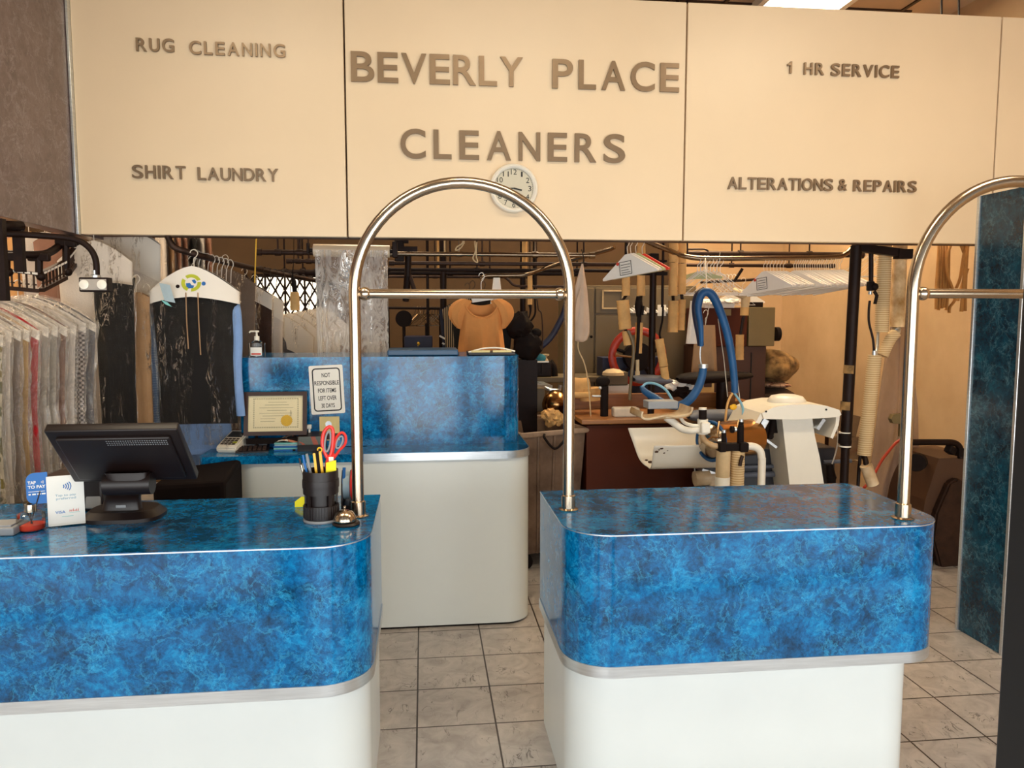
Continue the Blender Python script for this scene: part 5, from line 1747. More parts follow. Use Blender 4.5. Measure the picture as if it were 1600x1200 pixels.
b = B(); b.box(A(832, 625, 5.55) + Vector((0, .05, 0)), (.18, .1, .17), bev=.004); b.box((A(832, 640, 5.55).x, 5.6, A(832, 640, 5.55).z / 2 - .03), (.2, .1, A(832, 640, 5.55).z - .06)); part('panel', b, M['greycab'], t)

# --- laundry cart
z = .86
rim = [AZ(853, 651, z), AZ(917, 672, z), AZ(815, 681, z)]
rim.append(rim[0] + rim[2] - rim[1])
ctr = (rim[0] + rim[2]) / 2
t = thing('laundry_cart', 'dusty grey tapered laundry cart behind the gap, left of the brown desk', 'cart', (ctr.x, ctr.y, 0))
order = [rim[0], rim[1], rim[2], rim[3]]
b = B()
def bin_(o, zb, zt, k0):
    lo = [b.bm.verts.new(Vector((ctr.x + (q.x - ctr.x) * k0, ctr.y + (q.y - ctr.y) * k0, zb))) for q in order]
    hi = [b.bm.verts.new(Vector((ctr.x + (q.x - ctr.x) * o, ctr.y + (q.y - ctr.y) * o, zt))) for q in order]
    return lo, hi
lo, hi = bin_(.97, .10, z - .01, .80)
li, hin = bin_(.92, .13, z - .01, .75)
for i in range(4):
    j = (i + 1) % 4
    b.bm.faces.new((lo[i], lo[j], hi[j], hi[i])); b.bm.faces.new((li[j], li[i], hin[i], hin[j])); b.bm.faces.new((hi[i], hi[j], hin[j], hin[i]))
b.bm.faces.new(li); b.bm.faces.new(lo[::-1])
for i in range(4):
    j = (i + 1) % 4
    for kk in (.25, .5, .75):
        pa, pb_ = lo[i].co.lerp(lo[j].co, kk), hi[i].co.lerp(hi[j].co, kk)
        b.cyl(pa, pb_, .012, seg=6)
part('tub', b, M['plastictub'], t)
b = B(); b.tube([Vector((q.x, q.y, z)) for q in order], .017, 8, closed=True); part('rim', b, plain('worn cart rim', '9a7f68', .6, var=.3), t)
b = B(); m0 = order[1].lerp(order[2], .35); m1 = order[1].lerp(order[2], .65); off = Vector((-.01, -.03, 0))
b.tube([m0 + off, m0 + off + Vector((0, -.02, -.04)), m0.lerp(m1, .5) + off + Vector((0, -.02, -.09)), m1 + off + Vector((0, -.02, -.02)), m1 + off], .008, 8, curve=5); part('rope_handle', b, M['rubber'], t)
for i in range(4):
    q = ctr + (order[i] - ctr) * .7
    b = B(); b.cyl((q.x, q.y - .015, .045), (q.x, q.y + .015, .045), .045, seg=18); b.box((q.x, q.y, .09), (.03, .04, .04)); part('caster', b, M['rubber'], t)
b = B()
for i, (x, y) in enumerate(((858, 648), (866, 650), (872, 655), (861, 656))): b.ball(A(x, y, 5.0), .05, (1, 1, .8), jit=.5, seed=i)
solo('laundry_pile', b, M['lag'], 'crumpled tan laundry showing over the rim of the cart', 'laundry')

# --- grey boiler cabinet, red flywheel
x0, x1, zt, zb = A(892, 450, 6.2).x, A(1088, 450, 6.2).x, A(950, 446, 6.2).z, 0
t = thing('boiler_cabinet', 'large grey metal cabinet behind the lagged pipes', 'cabinet', ((x0 + x1) / 2, 6.5, 0))
b = B(); b.box(((x0 + x1) / 2, 6.5, zt / 2), (x1 - x0, .6, zt), bev=.006); part('body', b, M['greycab'], t)
xs, zs = A(929, 500, 6.19).x, A(960, 491, 6.19).z
for (a0, a1, z0_, z1_) in ((x0 + .01, xs - .008, .1, zt - .02), (xs + .008, x1 - .02, zs + .008, zt - .02), (xs + .008, x1 - .02, .1, zs - .008)):
    b = B(); b.box(((a0 + a1) / 2, 6.192, (z0_ + z1_) / 2), (a1 - a0, .016, z1_ - z0_), bev=.004); part('door', b, M['greycab'], t)
c = A(957, 468, 6.18)
b = B()
for (dx, dz, sx, sz) in ((0, .07, .16, .012), (0, -.07, .16, .012), (-.08, 0, .012, .15), (.08, 0, .012, .15)): b.box((c.x + dx, 6.178, c.z + dz), (sx, .014, sz))
part('window_frame', b, M['hosew'], t)
b = B(); b.ball(A(924, 526, 6.18), .012, sub=2); part('lock', b, M['rubber'], t)
c = A(996, 557, 5.75); R_ = 45 * 5.75 / 1217.2
t = thing('flywheel', 'red rimmed flywheel behind the lagged pipes', 'wheel', (c.x, c.y, c.z - R_))
b = B(); b.tube([c + Vector((R_ * .92 * math.cos(a), 0, R_ * .92 * math.sin(a))) for a in [2 * PI * k_ / 48 for k_ in range(48)]], R_ * .09, 10, closed=True, flat=1.6); part('rim', b, M['red'], t)
b = B()
for k_ in range(5):
    a = 2 * PI * k_ / 5 + .3; b.cyl(c, c + Vector((R_ * .9 * math.cos(a), 0, R_ * .9 * math.sin(a))), .016, .012, seg=8)
b.cyl(c - Vector((0, .04, 0)), c + Vector((0, .04, 0)), R_ * .5, seg=28); part('hub', b, M['rubber'], t)
b = B(); b.tube([A(961, 554, 5.68), A(970, 556, 5.68), A(990, 558, 5.68)], [.018, .009, .009], 8); part('bright_shaft', b, M['chrome'], t)
b = B(); b.box((c.x, 5.93, (c.z - R_) / 2 + .1), (.5, .2, c.z - R_ + .2)); part('bearing_block', b, M['navyhose'], t)


# --- lagged steam pipes and their valves
def lag(name, lab, segs, mat='lag', group='tan lagged pipes in the workshop', cat='pipe', top=True):
    """segs: list of (px0,y0,px1,y1,width_px,Y)"""
    x, y, *_ = segs[0]
    t = thing(name, lab, cat, A(segs[-1][2], segs[-1][3], segs[-1][5]), group)
    for (a0, b0, a1, b1, w_, Y) in segs:
        r_ = w_ / 2 * Y / 1217.2
        b = B(); n = 14
        P0, P1 = A(a0, b0, Y), A(a1, b1, Y)
        b.tube([P0.lerp(P1, i / n) for i in range(n + 1)], [r_ * (1 + .025 * math.sin(i * 2.4) + (.02 if i in (0, n) else 0)) for i in range(n + 1)], 16)
        part('lagging', b, M[mat], t)
    b = B()
    pts = []
    for (a0, b0, a1, b1, w_, Y) in segs: pts += [A(a0, b0, Y), A(a1, b1, Y)]
    if top: pts = [Vector((pts[0].x, pts[0].y, 3.6))] + pts
    b.tube(pts, .011, 8); part('inner_pipe', b, M['iron'], t)
    return t


lag('lagged_pipe', 'leftmost tan lagged pipe, two pieces with a gap, above the flywheel', [(978, 424, 978, 462, 13, 5.0), (973, 469, 977, 514, 20, 4.98), (978, 517, 981, 539, 13, 4.98)])
lag('lagged_pipe', 'tan lagged pipe with black valve left of the dark post', [(1002, 374, 1001.5, 462, 13, 5.05), (999, 504, 997, 552, 12, 5.0)])
b = B(); b.tube([A(998, 463, 5.0), A(998, 470, 5.0), A(998, 480, 4.98), A(998, 495, 4.98)], [.016, .022, .028, .014], 12, curve=3); b.tube([A(1005, 478, 4.95), A(1003, 492, 4.95)], .010, 8); b.tube([A(998, 495, 4.96), A(997, 530, 4.96), A(995, 560, 4.96)], .011, 8)
solo('valve', b, M['rubber'], 'black lever valve hanging below the second tan lagged pipe', 'valve')
lag('lagged_pipe', 'tan lagged pipe right of the dark post, left one of the tall pair', [(1052, 372, 1052, 410, 14, 5.0), (1052, 411, 1051.5, 462, 14, 5.0), (1052, 470, 1051, 519, 16, 4.98)])
lag('lagged_pipe', 'tan lagged pipe right of the dark post, right one of the tall pair', [(1066, 372, 1066, 411, 12.5, 5.06), (1066, 412, 1065, 460, 13, 5.06), (1066, 468, 1064, 516, 11, 5.06)])
lag('lagged_pipe', 'slanted tan lagged pipe below the dark post', [(1030, 530, 1037, 572, 14, 4.9), (1037, 573, 1040, 594, 13, 4.9)], top=False)
lag('lagged_pipe', 'short tan lagged pipe hanging right of the blue hose', [(1161, 496, 1157, 523, 3, 5.3), (1156, 523, 1155.5, 562, 13, 5.3)], top=False)
b = B(); b.tube([A(1166, 456, 5.3), A(1165, 470, 5.3), A(1164, 480, 5.3), A(1163, 492, 5.3)], [.030, .03, .027, .026], 12, curve=3); b.tube([A(1148, 455, 5.35), A(1158, 460, 5.3), A(1166, 462, 5.3)], .03, 10, curve=3)
o = solo('duct_elbow', b, M['hosew'], 'cream duct elbow above the short tan pipe by the white hangers', 'duct')
b = B(); b.cyl(A(1163, 490, 5.3), A(1156, 532, 5.3), .010); part('thin_pipe', b, M['ironred'], o)
b = B(); b.cyl(A(1163.5, 480, 5.3), A(1163, 493, 5.3), .030, seg=14); part('tan_wrap', b, M['lag'], o)
vpost('post', 'thick dark post between the two groups of tan lagged pipes', 'post', 1021, 400, 600, 5.0, .022, M['iron'], toground=True)
b = B(); p0 = A(1021, 402, 5.0); b.box(p0, (.06, .06, .05), bev=.006); b.box((A(1000, 427, 5.0) + A(1042, 428, 5.0)) / 2, (.18, .03, .022)); b.box((A(1022, 408, 5.0) + A(1040, 408, 5.0)) / 2, (.09, .02, .015))
solo('post_clamp', b, M['rubber'], 'dark clamp crossbar on the thick dark post', 'clamp')
vpost('post', 'thin dark rod right of the thick dark post', 'post', 1036.5, 380, 480, 5.05, .009, M['iron'], toceil=True)
pipe('cable', 'dark cable falling from the thin rod to the slanted pipe', 'cable', [(1036, 478, 5.02), (1035, 500, 5.02), (1031, 520, 5.02), (1032, 530, 5.0)], .007, M['rubber'])
pipe('hose', 'grey bent hose below the leftmost lagged pipe', 'hose', [(981, 516, 4.95), (988, 532, 4.95), (990, 548, 4.95), (988, 575, 4.95), (985, 605, 4.95), (984, 625, 4.95)], .011, M['greycab'])
b = B(); b.cyl(A(996, 562, 4.95), A(996, 582, 4.95), .012); b.cyl(A(996, 580, 4.95), A(996, 590, 4.95), .016)
solo('white_tube', b, M['hosew'], 'short white tube below the black lever valve', 'tube')
b = B(); b.box(A(1034, 485, 6.15), (.07, .006, .09))
solo('notice_paper', b, M['paper'], 'white paper fixed to the grey cabinet right of the dark post', 'paper')

# --- hanging towel
t = thing('hanging_towel', 'white towel hanging by a corner right of the arch rail', 'towel', A(911, 412, 4.8))
b = B(); k = 4.8 / 1217.2
prof = [(0, 1.2, 3), (14, 4.5, 7), (40, 10, 12), (70, 13.5, 14), (95, 15.5, 16), (110, 15, 14), (120, 11, 9), (123, 4, 4)]
def towel(u, v):
    a = 2 * PI * u
    q = v * (len(prof) - 1); i = min(int(q), len(prof) - 2); f = q - i
    h = prof[i][0] * (1 - f) + prof[i + 1][0] * f; wl = prof[i][1] * (1 - f) + prof[i + 1][1] * f
    cx = -1 - 3 * math.sin(v * 2.6)
    return Vector(((cx + wl * math.cos(a) * (1 + .1 * math.sin(3 * a))) * k, wl * .55 * math.sin(a) * k * (1 + .3 * math.sin(4 * a + 3 * v)), -h * k))
b.grid(towel, 36, 30, loop_u=True); local('towel_cloth', b, M['cloth'], t)
b = B(); b.grid(lambda u, v: Vector((-12 * k + 12 * k * u - 6 * k * v * (1 - u), -.045 + .03 * u, (-(22 + 36 * (1 - u)) - 45 * v) * k)), 6, 6); local('towel_flap', b, M['cloth'], t)
b = B(); b.tube([(0, 0, .0), (.01, .02, .03), (0, .05, .09)], .004, 6); local('hook', b, M['iron'], t)
pipe('cord', 'pale cord trailing below the hanging towel', 'cord', [(906, 520, 4.8), (903, 538, 4.82), (905, 550, 4.85), (912, 565, 4.85), (917, 585, 4.87), (921, 620, 4.9), (923, 652, 4.9)], .004, M['hosew'])

# --- desk and what is on it
zt = A(950, 655, 4.75).z
x0, x1 = A(914, 655, 4.75).x, A(1200, 655, 4.75).x
t = thing('desk', 'brown enamel desk with a wooden upstand behind the white press', 'desk', ((x0 + x1) / 2, 5.0, 0))
b = B(); b.box(((x0 + x1) / 2, 5.02, zt / 2 - .02), (x1 - x0 - .03, .5, zt - .04), bev=.006); part('carcass', b, M['brown'], t)
b = B(); b.box(((x0 + x1) / 2 - .01, 5.02, zt - .015), (x1 - x0 + .03, .58, .03), bev=.006); part('desk_top', b, M['wood'], t)
b = B(); b.box(((x0 + x1) / 2, 5.30, zt + .045), (x1 - x0, .025, .09)); b.box(((x0 + x1) / 2, 5.29, zt + .095), (x1 - x0 + .02, .05, .016)); part('upstand', b, M['wood'], t)
b = B(); c = AZ(976, 650, zt); b.box((c.x, 4.87, zt + .030), (.17, .09, .06), bev=.012)
solo('stone_block', b, plain('cream stone', 'd9cbb6', .7, var=.12, scale=14), 'cream block lying on the brown desk', 'block')
t = thing('table_press', 'black knob on a post standing on the brown desk', 'machine', (A(944, 650, 4.9).x, 4.9, zt))
b = B(); c = A(944, 655, 4.9); b.cyl((c.x, 4.9, zt), (c.x, 4.9, A(944, 603, 4.9).z), .026, seg=16); part('post', b, M['rubber'], t)
b = B(); b.ball(A(942, 596, 4.9), .042, (1.1, 1, .85), sub=3); part('knob', b, M['rubber'], t)
b = B(); b.cyl(A(925, 619, 4.9), A(944, 619, 4.9), .008); b.ball(A(938, 606, 4.88), .012, sub=2); part('side_screw', b, M['steel'], t)
pipe('lagged_pipe', 'short thick tan lagged pipe left of the black knob', 'pipe', [(886, 604, 5.1), (905, 607, 5.1), (920, 606, 5.1)], .07, M['lag'])
b = B(); b.cyl(A(890, 617, 5.0), A(922, 617, 5.0), .02); b.cyl(A(922, 606, 5.08), A(923, 625, 5.08), .075, seg=16)
solo('pipe_end', b, M['lag'], 'tan pipe end cap and white tube left of the black knob', 'pipe')
for i, (x, y, w_, h_, lab) in enumerate(((964, 592, .15, .10, 'upper cream carton behind the black knob'), (965, 613, .16, .12, 'lower cream carton behind the black knob'))):
    b = B(); b.box((A(x, y, 5.5).x, 5.55, A(x, y, 5.5).z), (w_, .15, h_), bev=.003); solo('carton', b, M['cardw'] if i else M['greycab'], lab, 'carton', 'cartons behind the desk')
zz = A(965, 627, 5.5).z
b = B(); b.box((A(1030, 640, 5.5).x, 5.53, zz - .02), (1.3, .24, .04)); 
for dx in (-.6, .6): b.box((A(1030, 640, 5.5).x + dx, 5.53, zz / 2), (.04, .2, zz - .04))
solo('side_table', b, M['wood'], 'wooden side table behind the brown desk', 'table')
b = B(); c = A(958, 586, 5.5); b.lathe([(.08, 0), (.076, .02), (.05, .04), (0, .048)], c, 28)
solo('upturned_bowl', b, M['hosew'], 'upturned cream bowl on the upper carton', 'bowl')
t = thing('press_board', 'long dark padded press board in front of the brown cabinet', 'press board', A(1110, 606, 5.1))
b = B(); P0, P1 = A(1058, 592, 5.1), A(1174, 586, 5.25)
def pad(u, v):
    a = 2 * PI * u; q = P0.lerp(P1, v); e = math.sin(PI * min(1, max(0, v * 1.0))) ** .35
    return q + Vector((0, .12 * math.cos(a) * (.3 + .7 * e), .05 * math.sin(a) * (.15 + .85 * e * (1 - .45 * v))))
b.grid(pad, 20, 30, loop_u=True); part('pad', b, M['rubber'], t)
b = B(); q = P0.lerp(P1, .6); b.cyl(q, Vector((q.x, q.y, zt)), .04, seg=14); part('pedestal', b, M['iron'], t)
t = thing('sleeve_board', 'short grey padded board below the slanted tan pipe', 'press board', A(1014, 604, 4.95))
b = B(); P0, P1 = A(988, 592, 4.95), A(1046, 594, 4.95)
b.grid(lambda u, v: P0.lerp(P1, v) + Vector((0, .08 * math.cos(2 * PI * u), .03 * math.sin(2 * PI * u) * (1 - (2 * v - 1) ** 6 * .6))), 18, 20, loop_u=True); part('pad', b, M['pressblue'], t)
b = B(); q = P0.lerp(P1, .5); b.cyl(q, (q.x, q.y, zt), .02); part('stem', b, M['iron'], t)
for i, (x, y, s_, m, lab) in enumerate(((1057, 602, .05, 'paper', 'crumpled white paper behind the grey box'), (1064, 612, .06, 'rubber', 'black tangle of parts behind the grey box'), (1078, 605, .03, 'paper', 'white scrap near the end of the blue hose'))):
    b = B(); b.ball(A(x, y, 5.15), s_, (1.3, .8, .7), jit=.7, seed=i + 20, sub=3); solo('scrap', b, M[m], lab, 'scrap')
b = B(); c = A(1105, 608, 5.6); b.box(c, (.1, .02, .16)); o = solo('wall_note', b, M['creamc'], 'cream note with a dark picture below the hanging trousers', 'note')
b = B(); b.box(c + Vector((0, -.011, .04)), (.06, .002, .05)); part('picture', b, M['frame'], o)

# --- blue hoses
t = thing('steam_hose', 'bright blue sleeved steam hose looping over the white press', 'hose', A(1070, 632, 4.5))
b = B(); b.tube([A(1003, 605, 4.7), A(1008, 612, 4.65), A(1022, 621, 4.6), A(1042, 632, 4.55), A(1064, 633, 4.52), A(1080, 622, 4.5), A(1091, 605, 4.5), A(1097, 588, 4.5), A(1099, 573, 4.5)], [.014, .02, .024, .024, .026, .026, .025, .024, .023], 14, curve=6); part('lower_sleeve', b, M['bluehose'], t)
b = B(); b.tube([A(1095, 540, 4.52), A(1093, 525, 4.52), A(1088, 500, 4.52), A(1086, 478, 4.52), A(1090, 461, 4.52), A(1101, 453, 4.52)], .020, 14, curve=6); part('upper_sleeve', b, M['navyhose'], t)
b = B(); b.tube([A(1096, 541, 4.49), A(1095, 510, 4.48), A(1091, 482, 4.48), A(1095, 462, 4.48), A(1104, 456, 4.48), A(1114, 463, 4.48), A(1125, 486, 4.48), A(1136, 520, 4.48), A(1143, 556, 4.48), A(1147, 590, 4.48), A(1148, 614, 4.48)], [.012, .016, .02, .024, .026, .026, .025, .024, .023, .022, .021], 14, curve=6); part('main_sleeve', b, M['bluehose'], t)
b = B(); b.tube([A(1095, 540, 4.5), A(1094, 552, 4.5), A(1095, 565, 4.5), A(1098, 574, 4.5)], .005, 6, curve=4); b.cyl(A(1099, 575, 4.5), A(1099, 569, 4.5), .028, seg=16); part('collar', b, M['steel'], t)
b = B(); b.tube([A(1003, 606, 4.68), A(1010, 599, 4.68), A(1025, 600, 4.64), A(1040, 609, 4.6), A(1050, 624, 4.56), A(1053, 632, 4.55)], .008, 8, curve=5); part('thin_tube', b, plain('pale blue tube', '7fb2c9', .4), t, 'pale blue thin tube')
b = B(); b.tube([A(1146, 612, 4.48), A(1150, 618, 4.46), A(1158, 630, 4.44), A(1161, 642, 4.42), A(1160, 660, 4.40)], .007, 8, curve=5); part('thin_tube', b, bpy.data.materials['pale blue tube'], t)
b = B(); b.tube([A(1146, 612, 4.48), A(1140, 622, 4.46), A(1136, 634, 4.44), A(1134, 650, 4.42), A(1132, 670, 4.4), A(1131, 686, 4.38)], .007, 8, curve=5); part('thin_tube', b, M['lag'], t)
b = B(); b.tube([A(1122, 498, 4.55), A(1131, 560, 4.55), A(1137, 620, 4.52)], .0025, 5); b.tube([A(1148, 560, 4.5), A(1153, 600, 4.5), A(1158, 640, 4.46)], .0025, 5); b.tube([A(1104, 450, 4.5), A(1103, 420, 4.6), A(1102, 404, 4.9)], .004, 6); part('tie_wire', b, M['wire'], t)
b = B(); b.ball(A(1146, 636, 4.46), .022, (1, .5, .8), jit=.2); part('yellow_tag', b, M['yellow'], t, 'yellow plastic tag')

# ================================================================ white collar press in front of the desk
Yp = 4.3
t = thing('collar_press', 'white enamel collar and cuff press standing behind the right counter', 'press', (A(1180, 760, Yp).x, Yp, 0))
PR = t
# trough: curved white sheet open at its left end
ft, bt, nt = A(1100, 667, 4.50), A(1100, 729, 4.36), A(1100, 695, 4.18)
prof = catmull([Vector((0, ft.y, ft.z)), Vector((0, ft.y + .005, ft.z - .07)), Vector((0, 4.45, bt.z + .03)), Vector((0, bt.y, bt.z)), Vector((0, 4.24, bt.z + .035)), Vector((0, nt.y, nt.z))], 6)[0]
xr = A(1128, 700, 4.3).x
def left_x(v):
    # slanted cut: far rim reaches farther left than the near one
    q = prof[min(len(prof) - 1, int(v * (len(prof) - 1) + .5))]
    px_ = 981 + (1013 - 981) * min(1, v / .55) ** 1.6 if v < .55 else 1013 + (1022 - 1013) * (v - .55) / .45
    return A(px_, 700, q.y).x
def trough(u, v):
    k_ = v * (len(prof) - 1); i = min(int(k_), len(prof) - 2); q = prof[i].lerp(prof[i + 1], k_ - i)
    x0 = left_x(v)
    return Vector((x0 + (xr - x0) * u, q.y, q.z))
b = B(); b.grid(trough, 24, 30)
tr = part('trough', b, M['whitep'], t)
sm = tr.modifiers.new('thickness', 'SOLIDIFY'); sm.thickness = .006; sm.offset = 0
b = B(); random.seed(5)
for (x, y, rr) in ((1026, 706, .010), (1034, 701, .008), (1038, 708, .006), (1030, 703, .005), (1016, 722, .012), (1010, 719, .009), (1043, 704, .004)):
    q = A(x, y, 4.165 if x > 1022 else 4.33); b.ball(q, rr, (1.2, .15, .6), jit=.6, seed=x, sub=2)
part('chipped_paint', b, plain('rust chips', '4a2d1a', .8, var=.4), tr)
# drum with its end ring
d0, d1 = A(1113, 689, 4.13), A(1176, 683, 4.26)
ax = (d1 - d0).normalized()
rd = .105
b = B(); b.cyl(d0, d1, rd, seg=40); part('heated_drum', b, M['bronze'], t)
b = B(); b.lathe([(0, .05), (.04, .048), (.08, .03), (rd, 0)], d0, 36, rot=(-ax).to_track_quat('Z', 'Y').to_matrix()); part('drum_end', b, M['chrome'], t)
q_ = ax.to_track_quat('Z', 'Y').to_matrix()
b = B(); b.tube([d0 - ax * .01 + q_ @ Vector((rd * 1.03 * math.cos(a), rd * 1.03 * math.sin(a), 0)) for a in [2 * PI * k_ / 40 for k_ in range(40)]], .009, 8, closed=True); part('blue_ring', b, M['bluehose'], t)
# padded bar above the drum
b = B(); P0, P1 = A(1073, 650, 4.62), A(1215, 648, 4.7)
b.grid(lambda u, v: P0.lerp(P1, v) + Vector((0, .07 * math.cos(2 * PI * u), .040 * math.sin(2 * PI * u) * (.25 + .75 * min(1, v * 7) ** .5))), 20, 30, loop_u=True); part('padded_bar', b, M['pressblue'], t)
# tray with the grey box on top, swung on an arm
Yt = 3.98
b = B()
for s_ in (-1, 1): b.tube([A(1004, 643, Yt + .1 * (s_ + 1)), A(1003, 652, Yt + .1 * (s_ + 1)), A(1014, 655, Yt + .1 * (s_ + 1)), A(1038, 650, Yt + .1 * (s_ + 1)), A(1058, 651, Yt + .1 * (s_ + 1)), A(1078, 646, Yt + .1 * (s_ + 1)), A(1082, 636, Yt + .1 * (s_ + 1))], .006, 8, curve=5)
tp_ = catmull([A(1003, 640, Yt), A(1004, 652, Yt), A(1038, 652, Yt), A(1076, 648, Yt), A(1083, 634, Yt)], 8)[0]
b.grid(lambda u, v: tp_[min(len(tp_) - 1, int(u * (len(tp_) - 1) + .5))] + Vector((0, .22 * v, -.01)), 32, 4); part('iron_tray', b, M['whitedirty'], t)
b = B(); b.box((A(1015, 634, Yt) + A(1063, 634, Yt)) / 2 + Vector((0, .08, 0)), (.165, .10, .042), bev=.005); part('iron_rest', b, M['greyp'], t, 'light grey box on the tray')
b = B(); b.tube([A(1040, 652, Yt + .06), A(1052, 660, Yt + .05), A(1066, 670, Yt + .03), A(1080, 673, Yt), A(1094, 671, Yt)], [.018, .02, .02, .018, .016], 10, curve=6); b.tube([A(1062, 650, Yt + .06), A(1069, 660, Yt + .04), A(1082, 665, Yt), A(1094, 665, Yt)], .010, 8, curve=5); part('swing_arm', b, M['whitep'], t)
b = B(); b.cyl(A(1098, 678, Yt), A(1098, 655, Yt), .028, seg=16); b.box(A(1101, 668, Yt - .02), (.05, .05, .06), bev=.008); cl_ = part('clamp', b, M['whitep'], t)
b = B(); b.cyl(A(1098, 656, Yt), A(1098, 640, Yt), .021, seg=16); part('grip', b, M['rubber'], t)
b = B(); b.cyl(A(1098, 640, Yt), A(1098, 637, Yt), .021, seg=16); part('grip_cap', b, M['whitep'], t)
b = B(); b.tube([A(1097, 676, Yt), A(1098, 684, Yt), A(1104, 691, Yt), A(1113, 696, Yt), A(1124, 698, Yt)], .016, 12, curve=5); part('feed_pipe', b, M['whitedirty'], t)
b = B(); b.tube([A(1165, 697, Yt), A(1178, 698, Yt), A(1187, 704, Yt), A(1190, 716, Yt), A(1190, 740, Yt), Vector((A(1190, 740, Yt).x, Yt, .0))], .0205, 14, curve=6); part('return_pipe', b, M['whitep'], t)
b = B(); b.box((A(1120, 698, Yt) + A(1168, 698, Yt)) / 2, (.17, .05, .04), bev=.006); b.box(A(1127, 698, Yt - .01), (.035, .06, .05), bev=.004); b.box(A(1160, 698, Yt - .01), (.045, .06, .05), bev=.004)
b.cyl(A(1131, 694, Yt), A(1131, 676, Yt), .013); b.cyl(A(1157, 694, Yt), A(1157, 664, Yt), .018); b.cyl(A(1157, 666, Yt), A(1158, 659, Yt), .014); b.cyl(A(1143, 671, Yt), A(1155, 671, Yt), .012); b.cyl(A(1142, 671, Yt), A(1146, 671, Yt), .019)
part('valve_manifold', b, M['rubber'], t)
b = B(); b.cyl(A(1131, 676, Yt), A(1131, 672, Yt), .012); b.cyl(A(1158, 660, Yt), A(1158, 655, Yt), .012); b.cyl(A(1147, 671, Yt), A(1150, 671, Yt), .014); part('brass_fitting', b, M['steel'], t)
b = B(); b.tube([A(1104, 688, Yt), A(1112, 683, Yt - .02), A(1124, 684, Yt)], .004, 6); b.tube([A(1121, 684, Yt), A(1122, 670, Yt), A(1124, 658, Yt)], .006, 6); b.tube([A(1152, 672, Yt), A(1153, 662, Yt), A(1154, 656, Yt)], .005, 6); part('copper_line', b, M['bronze'], t)
# two lagged uprights below the manifold
b = B(); P0, P1 = A(1130.5, 704, Yt), A(1129, 745, Yt); b.cyl(P1, P0, .038, seg=20); part('lagged_upright', b, M['hosew'], t)
b = B(); b.cyl(Vector((P1.x, P1.y, .0)), P1, .040, seg=20); part('white_sleeve', b, M['whitep'], t)
b = B(); P0, P1 = A(1153, 704, Yt), A(1151, 760, Yt); P1 = Vector((P1.x, P1.y, 0)); n = 40
b.tube([P0.lerp(P1, i / n) for i in range(n + 1)], [.036 + .0016 * (i % 2) for i in range(n + 1)], 18); part('lagged_upright', b, M['hoser'], t)
b = B(); b.tube([A(1160, 712, Yt - .04), A(1157, 722, Yt - .045), A(1156, 728, Yt - .045)], .010, 8); part('small_lever', b, M['ironred'], t)
b = B(); b.cyl(A(1085, 748, 4.3), A(1108, 746, 4.3), .044, seg=20); b.box(A(1112, 748, 4.32), (.06, .1, .07), bev=.01); part('air_cylinder', b, M['whitedirty'], t)
b = B(); b.box(A(1104, 735, 4.36), (.11, .14, .02), rot=(0, .3, 0)); b.tube([A(1085, 729, 4.3), A(1086, 740, 4.3)], .004, 6); part('bracket', b, M['steel'], t)
# white column with hood
Yh = 4.26
def fr(pp, Y): return [(A(x, y, Y).x, A(x, y, Y).z) for x, y in pp]
b = B()
ft_ = fr([(1221, 650), (1268, 650), (1280, 710), (1288, 760)], Yh); b2 = fr([(1233, 760), (1229, 710)], Yh)
zx = ft_[3][0] + .05, 0
b.prism(fr([(1221, 645), (1268, 645), (1273, 680), (1281, 715), (1288, 760), (1300, 840), (1246, 840), (1234, 760)], Yh), XZ, Yh, Yh + .22); part('column', b, M['whitep'], t)
lw = fr([(1246, 840), (1300, 840)], Yh)
b = B(); b.box(((lw[0][0] + lw[1][0]) / 2, Yh + .11, lw[0][1] / 2), (.28, .34, lw[0][1]), bev=.01); part('foot', b, M['whitep'], t)
# hood: a bent sheet with a front band and round dome
arc = [(1161, 686), (1166, 672), (1182, 643), (1200, 634), (1225, 630), (1258, 629.5), (1282, 632), (1301, 638), (1304, 645), (1302, 662), (1293, 683)]
inn = [(1289, 681), (1297, 661), (1298, 648), (1290, 644), (1240, 642), (1200, 642), (1186, 650), (1170, 675), (1164, 687)]
b = B(); b.prism(fr(arc + inn, Yh), XZ, Yh - .06, Yh + .30); part('hood', b, M['whitep'], t)
b = B(); b.prism(fr([(1182, 643), (1200, 634), (1225, 630), (1258, 629.5), (1282, 632), (1301, 638), (1304, 645), (1300, 649), (1270, 651), (1240, 652.5), (1210, 652.5), (1185, 652)], Yh), XZ, Yh - .075, Yh - .05); part('front_band', b, M['whitep'], t)
b = B()
for (x, y) in ((1197, 643), (1291, 640)): b.cyl(A(x, y, Yh - .076), A(x, y, Yh - .080), .006, seg=12)
part('bolt_hole', b, M['txt'], t)
b = B(); q = A(1229, 632, Yh + .1)
b.lathe([(.112, -.03), (.108, .028), (.09, .05), (.05, .060), (0, .063)], q, 40); part('dome', b, M['whitep'], t)
b = B(); b.box(A(1186, 665, Yh + .05), (.04, .1, .10), rot=(0, .5, 0), bev=.004); part('steel_plate', b, M['steel'], t)
b = B(); b.box((A(1176, 673, Yh) + A(1213, 699, Yh)) / 2, (.17, .03, .014), rot=(0, math.atan2(26, 37), 0)); b.box((A(1270, 668, Yh) + A(1285, 655, Yh)) / 2, (.02, .08, .07), rot=(0, .6, 0)); part('tie_strip', b, M['steel'], t)
b = B()
for x in (1195, 1204): b.cyl(A(x + 4, 658, Yh + .05), A(x, 680, Yh + .02), .017, seg=12); b.ball(A(x, 682, Yh + .02), .018, sub=2)
